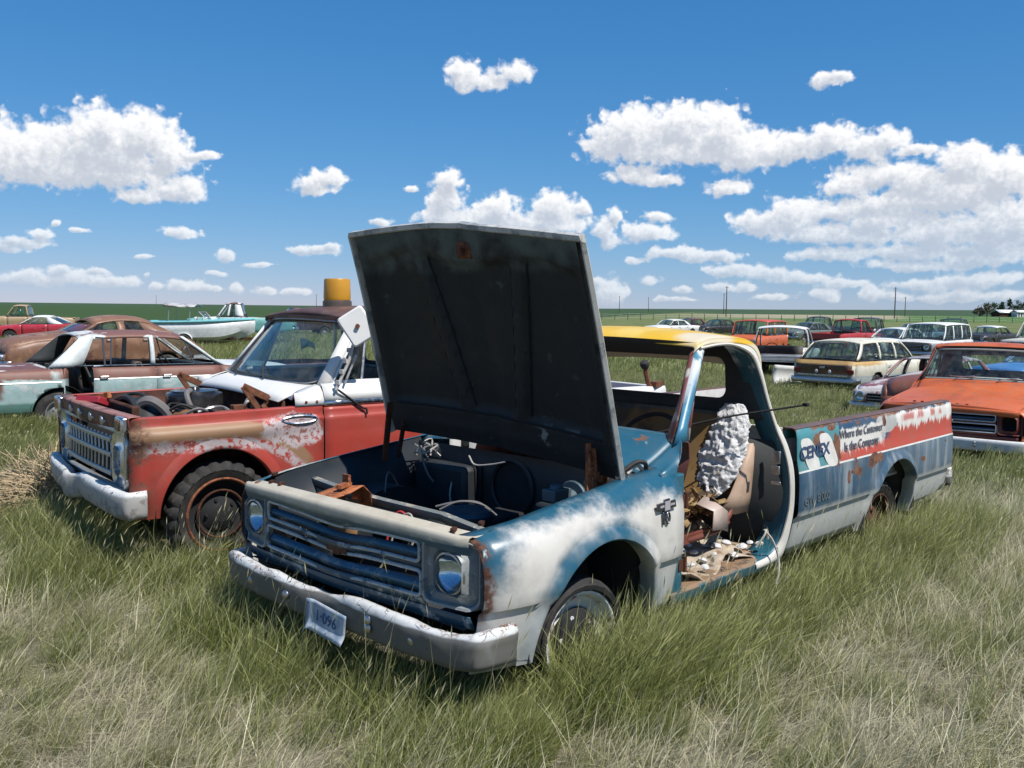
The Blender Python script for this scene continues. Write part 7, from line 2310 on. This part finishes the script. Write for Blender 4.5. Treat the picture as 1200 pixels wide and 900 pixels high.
def tuft(name, mat, n, spread, h0, h1, w, lean, bend, seed, heads=0., seg=4, flatten=0.):
    rnd = random.Random(seed)
    vs, fs, tone, along = [], [], [], []
    for k in range(n):
        a = rnd.uniform(0, 6.283)
        r = spread * math.sqrt(rnd.random())
        b = Vector((r * math.cos(a), r * math.sin(a), -.01))
        L = rnd.uniform(h0, h1)
        az = rnd.gauss(0, .55)
        if rnd.random() < .14:
            az = rnd.uniform(-3.14, 3.14)
        ln = abs(rnd.gauss(lean, lean * .5 + .08))
        dirh = Vector((math.cos(az), math.sin(az), 0))
        side = Vector((-math.sin(az + rnd.uniform(-1.2, 1.2)), math.cos(az + rnd.uniform(-1.2, 1.2)), 0))
        bd = bend * rnd.uniform(.4, 1.5)
        tn = rnd.random()
        p = b.copy()
        ww = w * rnd.uniform(.6, 1.3)
        base = len(vs)
        for s in range(seg + 1):
            t = s / seg
            k2 = ww * (1 - t ** 1.7) * (.75 + .5 * t) if s < seg else 0
            if s == seg:
                vs.append(p.copy()); tone.append(tn); along.append(1.0)
            else:
                vs.append(p - side * k2 * .5); vs.append(p + side * k2 * .5)
                tone += [tn, tn]; along += [t, t]
            an = ln + bd * t
            an = min(an, 1.62)
            step = Vector((dirh.x * math.sin(an), dirh.y * math.sin(an), math.cos(an))) * (L / seg)
            p = p + step
            if p.z < .012:
                p.z = .012 + rnd.uniform(0, .01)
        for s in range(seg - 1):
            i = base + 2 * s
            fs.append((i, i + 1, i + 3, i + 2))
        i = base + 2 * (seg - 1)
        fs.append((i, i + 1, i + 2))
        if rnd.random() < heads:
            q = vs[-1]
            pd = (q - vs[-2]).normalized()
            hw, hl = w * .95, .03 + .03 * rnd.random()
            for ax in (side, side.cross(pd)):
                j = len(vs)
                vs += [q - pd * .01, q + pd * hl * .4 + ax * hw, q + pd * hl, q + pd * hl * .4 - ax * hw]
                tone += [tn] * 4; along += [1.0] * 4
                fs.append((j, j + 1, j + 2, j + 3))
    me = bpy.data.meshes.new(name)
    me.from_pydata([tuple(v) for v in vs], [], fs)
    me.attributes.new('tone', 'FLOAT', 'POINT').data.foreach_set('value', tone)
    me.attributes.new('along', 'FLOAT', 'POINT').data.foreach_set('value', along)
    me.materials.append(mat)
    return bpy.data.objects.new(name, me)

def scatter(name, label, cat, pts, variants):
    """one object: a cloud of points, each carrying a tuft"""
    P, S_, Rz, tilt, I = pts
    me = bpy.data.meshes.new(name)
    me.from_pydata(P.tolist(), [], [])
    me.attributes.new('gscale', 'FLOAT', 'POINT').data.foreach_set('value', S_.astype(np.float32))
    rot = np.zeros((len(P), 3), np.float32)
    rot[:, 0] = tilt[:, 0]; rot[:, 1] = tilt[:, 1]; rot[:, 2] = Rz
    me.attributes.new('grot', 'FLOAT_VECTOR', 'POINT').data.foreach_set('vector', rot.reshape(-1))
    me.attributes.new('gidx', 'INT', 'POINT').data.foreach_set('value', I.astype(np.int32))
    o = bpy.data.objects.new(name, me)
    COL.objects.link(o)
    tag(o, label, cat, kind='stuff')
    ng = bpy.data.node_groups.new(name, 'GeometryNodeTree')
    ng.interface.new_socket('Geometry', in_out='INPUT', socket_type='NodeSocketGeometry')
    ng.interface.new_socket('Geometry', in_out='OUTPUT', socket_type='NodeSocketGeometry')
    n, l = ng.nodes, ng.links
    gi, go = n.new('NodeGroupInput'), n.new('NodeGroupOutput')
    jn = n.new('GeometryNodeJoinGeometry')
    for v in reversed(variants):
        oi = n.new('GeometryNodeObjectInfo')
        oi.inputs['Object'].default_value = v
        oi.inputs['As Instance'].default_value = False
        g2 = n.new('GeometryNodeGeometryToInstance')
        l.new(oi.outputs['Geometry'], g2.inputs[0])
        l.new(g2.outputs[0], jn.inputs[0])
    ip = n.new('GeometryNodeInstanceOnPoints')
    ip.inputs['Pick Instance'].default_value = True
    l.new(gi.outputs[0], ip.inputs['Points'])
    l.new(jn.outputs[0], ip.inputs['Instance'])
    def att(nm, typ):
        a = n.new('GeometryNodeInputNamedAttribute')
        a.data_type = typ
        a.inputs['Name'].default_value = nm
        return next(s for s in a.outputs if s.enabled and s.name == 'Attribute')
    l.new(att('gidx', 'INT'), ip.inputs['Instance Index'])
    er = n.new('FunctionNodeEulerToRotation')
    l.new(att('grot', 'FLOAT_VECTOR'), er.inputs[0])
    l.new(er.outputs[0], ip.inputs['Rotation'])
    l.new(att('gscale', 'FLOAT'), ip.inputs['Scale'])
    l.new(ip.outputs[0], go.inputs[0])
    md = o.modifiers.new('tufts', 'NODES')
    md.node_group = ng
    return o

# footprints of the vehicles near enough to matter: centre, yaw, half length, half width
FOOT = []
def foot(loc, rot, x0, x1, hw):
    c, s = math.cos(rot), math.sin(rot)
    mx_ = (x0 + x1) / 2
    FOOT.append((loc[0] + c * mx_, loc[1] + s * mx_, rot, abs(x1 - x0) / 2, hw))
foot(T_LOC, T_ROT, .85, -4.45, .95)
foot(R_LOC, R_ROT, .75, -4.1, .95)
foot((6.26, 12.894), math.radians(229.5), .85, -4.45, .95)
foot((-4.641, 15.738), math.radians(38.4), .9, -4.2, .93)
foot((10.8, 26.5), math.radians(43.5), .9, -4.0, .95)
foot((-11.5, 22.4), math.radians(226), .9, -4.0, .93)

def foot_dist(X, Y):
    D = np.full(X.shape, 1e3)
    for cx, cy, r, hl, hw in FOOT:
        dx, dy = X - cx, Y - cy
        lx, ly = np.cos(r) * dx + np.sin(r) * dy, -np.sin(r) * dx + np.cos(r) * dy
        qx, qy = np.abs(lx) - hl, np.abs(ly) - hw
        d = np.hypot(np.maximum(qx, 0), np.maximum(qy, 0)) + np.minimum(np.maximum(qx, qy), 0)
        D = np.minimum(D, d)
    return D

def build_grass():
    rng = np.random.default_rng(21)
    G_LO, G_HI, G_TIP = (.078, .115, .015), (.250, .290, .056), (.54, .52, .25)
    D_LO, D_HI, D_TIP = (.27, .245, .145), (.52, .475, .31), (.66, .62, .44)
    gm = grass_mat('green prairie grass', G_LO, G_HI, G_TIP)
    dm = grass_mat('dry matted grass', D_LO, D_HI, D_TIP, .2)
    km = grass_mat('seeding grass stalks', (.15, .18, .055), (.31, .30, .13), (.56, .51, .34), .25)
    gv = [tuft('grass_tuft', gm, 40, .075, .09, .28, .0030, .30, .65, 100 + k, heads=.03) for k in range(7)]
    dv = [tuft('dry_tuft', dm, 44, .12, .13, .32, .0028, .95, .75, 200 + k) for k in range(7)]
    kv = [tuft('stalk_tuft', km, 9, .10, .30, .52, .0026, .20, .45, 300 + k, heads=.8) for k in range(5)]
    gv2 = [tuft('grass_tuft_mid', gm, 34, .15, .18, .38, .009, .25, .55, 400 + k, heads=.03, seg=3) for k in range(5)]
    dv2 = [tuft('dry_tuft_mid', km, 30, .16, .16, .36, .007, .45, .6, 500 + k, heads=.1, seg=3) for k in range(5)]
    gv3 = [tuft('grass_tuft_far', gm, 34, .38, .18, .38, .022, .25, .5, 600 + k, seg=2) for k in range(4)]
    dv3 = [tuft('dry_tuft_far', km, 26, .38, .16, .36, .018, .4, .5, 700 + k, seg=2) for k in range(4)]

    def noise2(X, Y, s, z):
        return np.array([mnoise.fractal(Vector((x * s, y * s, z)), 1.0, 2.0, 3) for x, y in zip(X, Y)])
    def sample(r0, r1, dens, half=.80):
        n = int(dens * (r1 * r1 - r0 * r0) * half)
        r = np.sqrt(rng.uniform(r0 * r0, r1 * r1, n))
        a = rng.uniform(-half, half, n)
        return r * np.sin(a), r * np.cos(a)
    def pack(X, Y, sc, nv, wind=0.15, jitter=.5):
        Z = np.array([hgt(x, y) for x, y in zip(X, Y)])
        n = len(X)
        rz = wind + rng.normal(0, jitter, n)
        tl = rng.normal(0, .10, (n, 2))
        return np.stack([X, Y, Z], 1), sc, rz, tl, rng.integers(0, nv, n)
    def split(X, Y, base_green):
        n1, n2 = noise2(X, Y, .55, 3.3), noise2(X, Y, 1.5, 8.1)
        n2 = n2 * .6 + noise2(X, Y, 4.3, 1.7) * .9
        D = foot_dist(X, Y)
        near = np.clip(1 - D / .65, 0, 1)
        # lusher along the sunny side and nose of the trucks, matted and dry towards the bottom right
        dry_bias = np.clip((X - .6) / 2.2, 0, 1) * np.clip((6.0 - Y) / 3, 0, 1) * .22
        p = base_green + .16 * n1 + .42 * n2 + .50 * near - dry_bias * .3
        return p, D, near, n1, n2
    # ---- near
    X, Y = sample(1.2, 10.5, 175)
    p, D, near, n1, n2 = split(X, Y, .45)
    u = rng.random(len(X))
    cl = np.clip((np.hypot(X, Y) - 1.5) / 3.2, 0, 1)
    inside = D < -.22
    deep = D < -.45
    hs = np.clip(.74 + .35 * n2 + .80 * near, .42, 1.6)
    hs = np.where(inside, np.minimum(hs, .62), hs) * (.62 + .38 * cl)
    keep = ~(deep & (rng.random(len(X)) < .75))
    green = (u < p) & keep
    dry = (~(u < p)) & keep & (rng.random(len(X)) < .78)
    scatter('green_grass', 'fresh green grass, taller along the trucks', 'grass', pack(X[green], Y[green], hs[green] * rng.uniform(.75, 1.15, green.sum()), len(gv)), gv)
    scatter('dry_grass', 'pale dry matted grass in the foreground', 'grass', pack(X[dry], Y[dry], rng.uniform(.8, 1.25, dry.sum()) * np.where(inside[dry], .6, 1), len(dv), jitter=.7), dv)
    X, Y = sample(1.5, 10.5, 26)
    p, D, near, n1, n2 = split(X, Y, .35)
    k = (rng.random(len(X)) < np.clip(p * .75 + .25 * near, .12, .9)) & (D > -.05)
    scatter('seeding_grass', 'tall thin grass stalks with seed heads among the green grass', 'grass', pack(X[k], Y[k], np.clip(rng.uniform(.60, .95, k.sum()) + .45 * near[k], .5, 1.4), len(kv)), kv)
    # ---- lush fringe along the near flank, the wheels and the nose of the two trucks
    fx, fy, fs = [], [], []
    def fringe(loc, rot, pts, n, s0, s1):
        c, s = math.cos(rot), math.sin(rot)
        for _ in range(n):
            (x0, y0), (x1, y1), sp_ = pts[rng.integers(0, len(pts))]
            t = rng.random()
            lx, ly = x0 + (x1 - x0) * t + rng.normal(0, sp_), y0 + (y1 - y0) * t + rng.normal(0, sp_)
            fx.append(loc[0] + c * lx - s * ly); fy.append(loc[1] + s * lx + c * ly); fs.append(rng.uniform(s0, s1))
    fringe(T_LOC, T_ROT, [((-.7, 1.10), (-4.4, 1.10), .13)], 300, 1.0, 1.5)
    fringe(T_LOC, T_ROT, [((.36, 1.02), (-.40, 1.02), .05), ((.30, 1.12), (-.4, 1.12), .10)], 190, 1.35, 2.1)
    fringe(T_LOC, T_ROT, [((-2.9, 1.04), (-3.8, 1.04), .06)], 110, 1.3, 1.9)
    fringe(T_LOC, T_ROT, [((.95, 1.0), (.98, -1.0), .10), ((.62, 1.03), (.9, 1.0), .08)], 120, .8, 1.25)
    fringe(R_LOC, R_ROT, [((.5, 1.05), (-.5, 1.05), .10), ((.85, .9), (.85, -.9), .12)], 220, 1.0, 1.5)
    fringe((-4.641, 15.738), math.radians(38.4), [((.5, -1.05), (-4.2, -1.05), .15)], 420, 1.2, 1.9)
    fx, fy, fs = map(np.array, (fx, fy, fs))
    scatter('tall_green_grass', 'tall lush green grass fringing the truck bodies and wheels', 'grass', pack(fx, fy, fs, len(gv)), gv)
    # ---- middle
    X, Y = sample(10.5, 30, 46, .72)
    p, D, near, n1, n2 = split(X, Y, .56)
    u = rng.random(len(X))
    inside = D < -.05
    g = (u < p) & ~inside
    d = ~(u < p) & ~inside
    hs = np.clip(.85 + .3 * n2 + .4 * near, .5, 1.4)
    scatter('green_grass', 'green grass between the parked wrecks', 'grass', pack(X[g], Y[g], hs[g], len(gv2)), gv2)
    scatter('dry_grass', 'pale seeding grass between the parked wrecks', 'grass', pack(X[d], Y[d], hs[d] * .95, len(dv2)), dv2)
    # ---- far
    X, Y = sample(30, 105, 4.6, .70)
    p, D, near, n1, n2 = split(X, Y, .52)
    u = rng.random(len(X))
    crop = (X < -12) & (Y > 76)
    g = (u < p) & ~crop
    d = ~(u < p) & ~crop
    scatter('green_grass', 'green prairie grass far behind the wrecks', 'grass', pack(X[g], Y[g], rng.uniform(.8, 1.3, g.sum()), len(gv3)), gv3)
    scatter('dry_grass', 'pale prairie grass far behind the wrecks', 'grass', pack(X[d], Y[d], rng.uniform(.8, 1.2, d.sum()), len(dv3)), dv3)
build_grass()
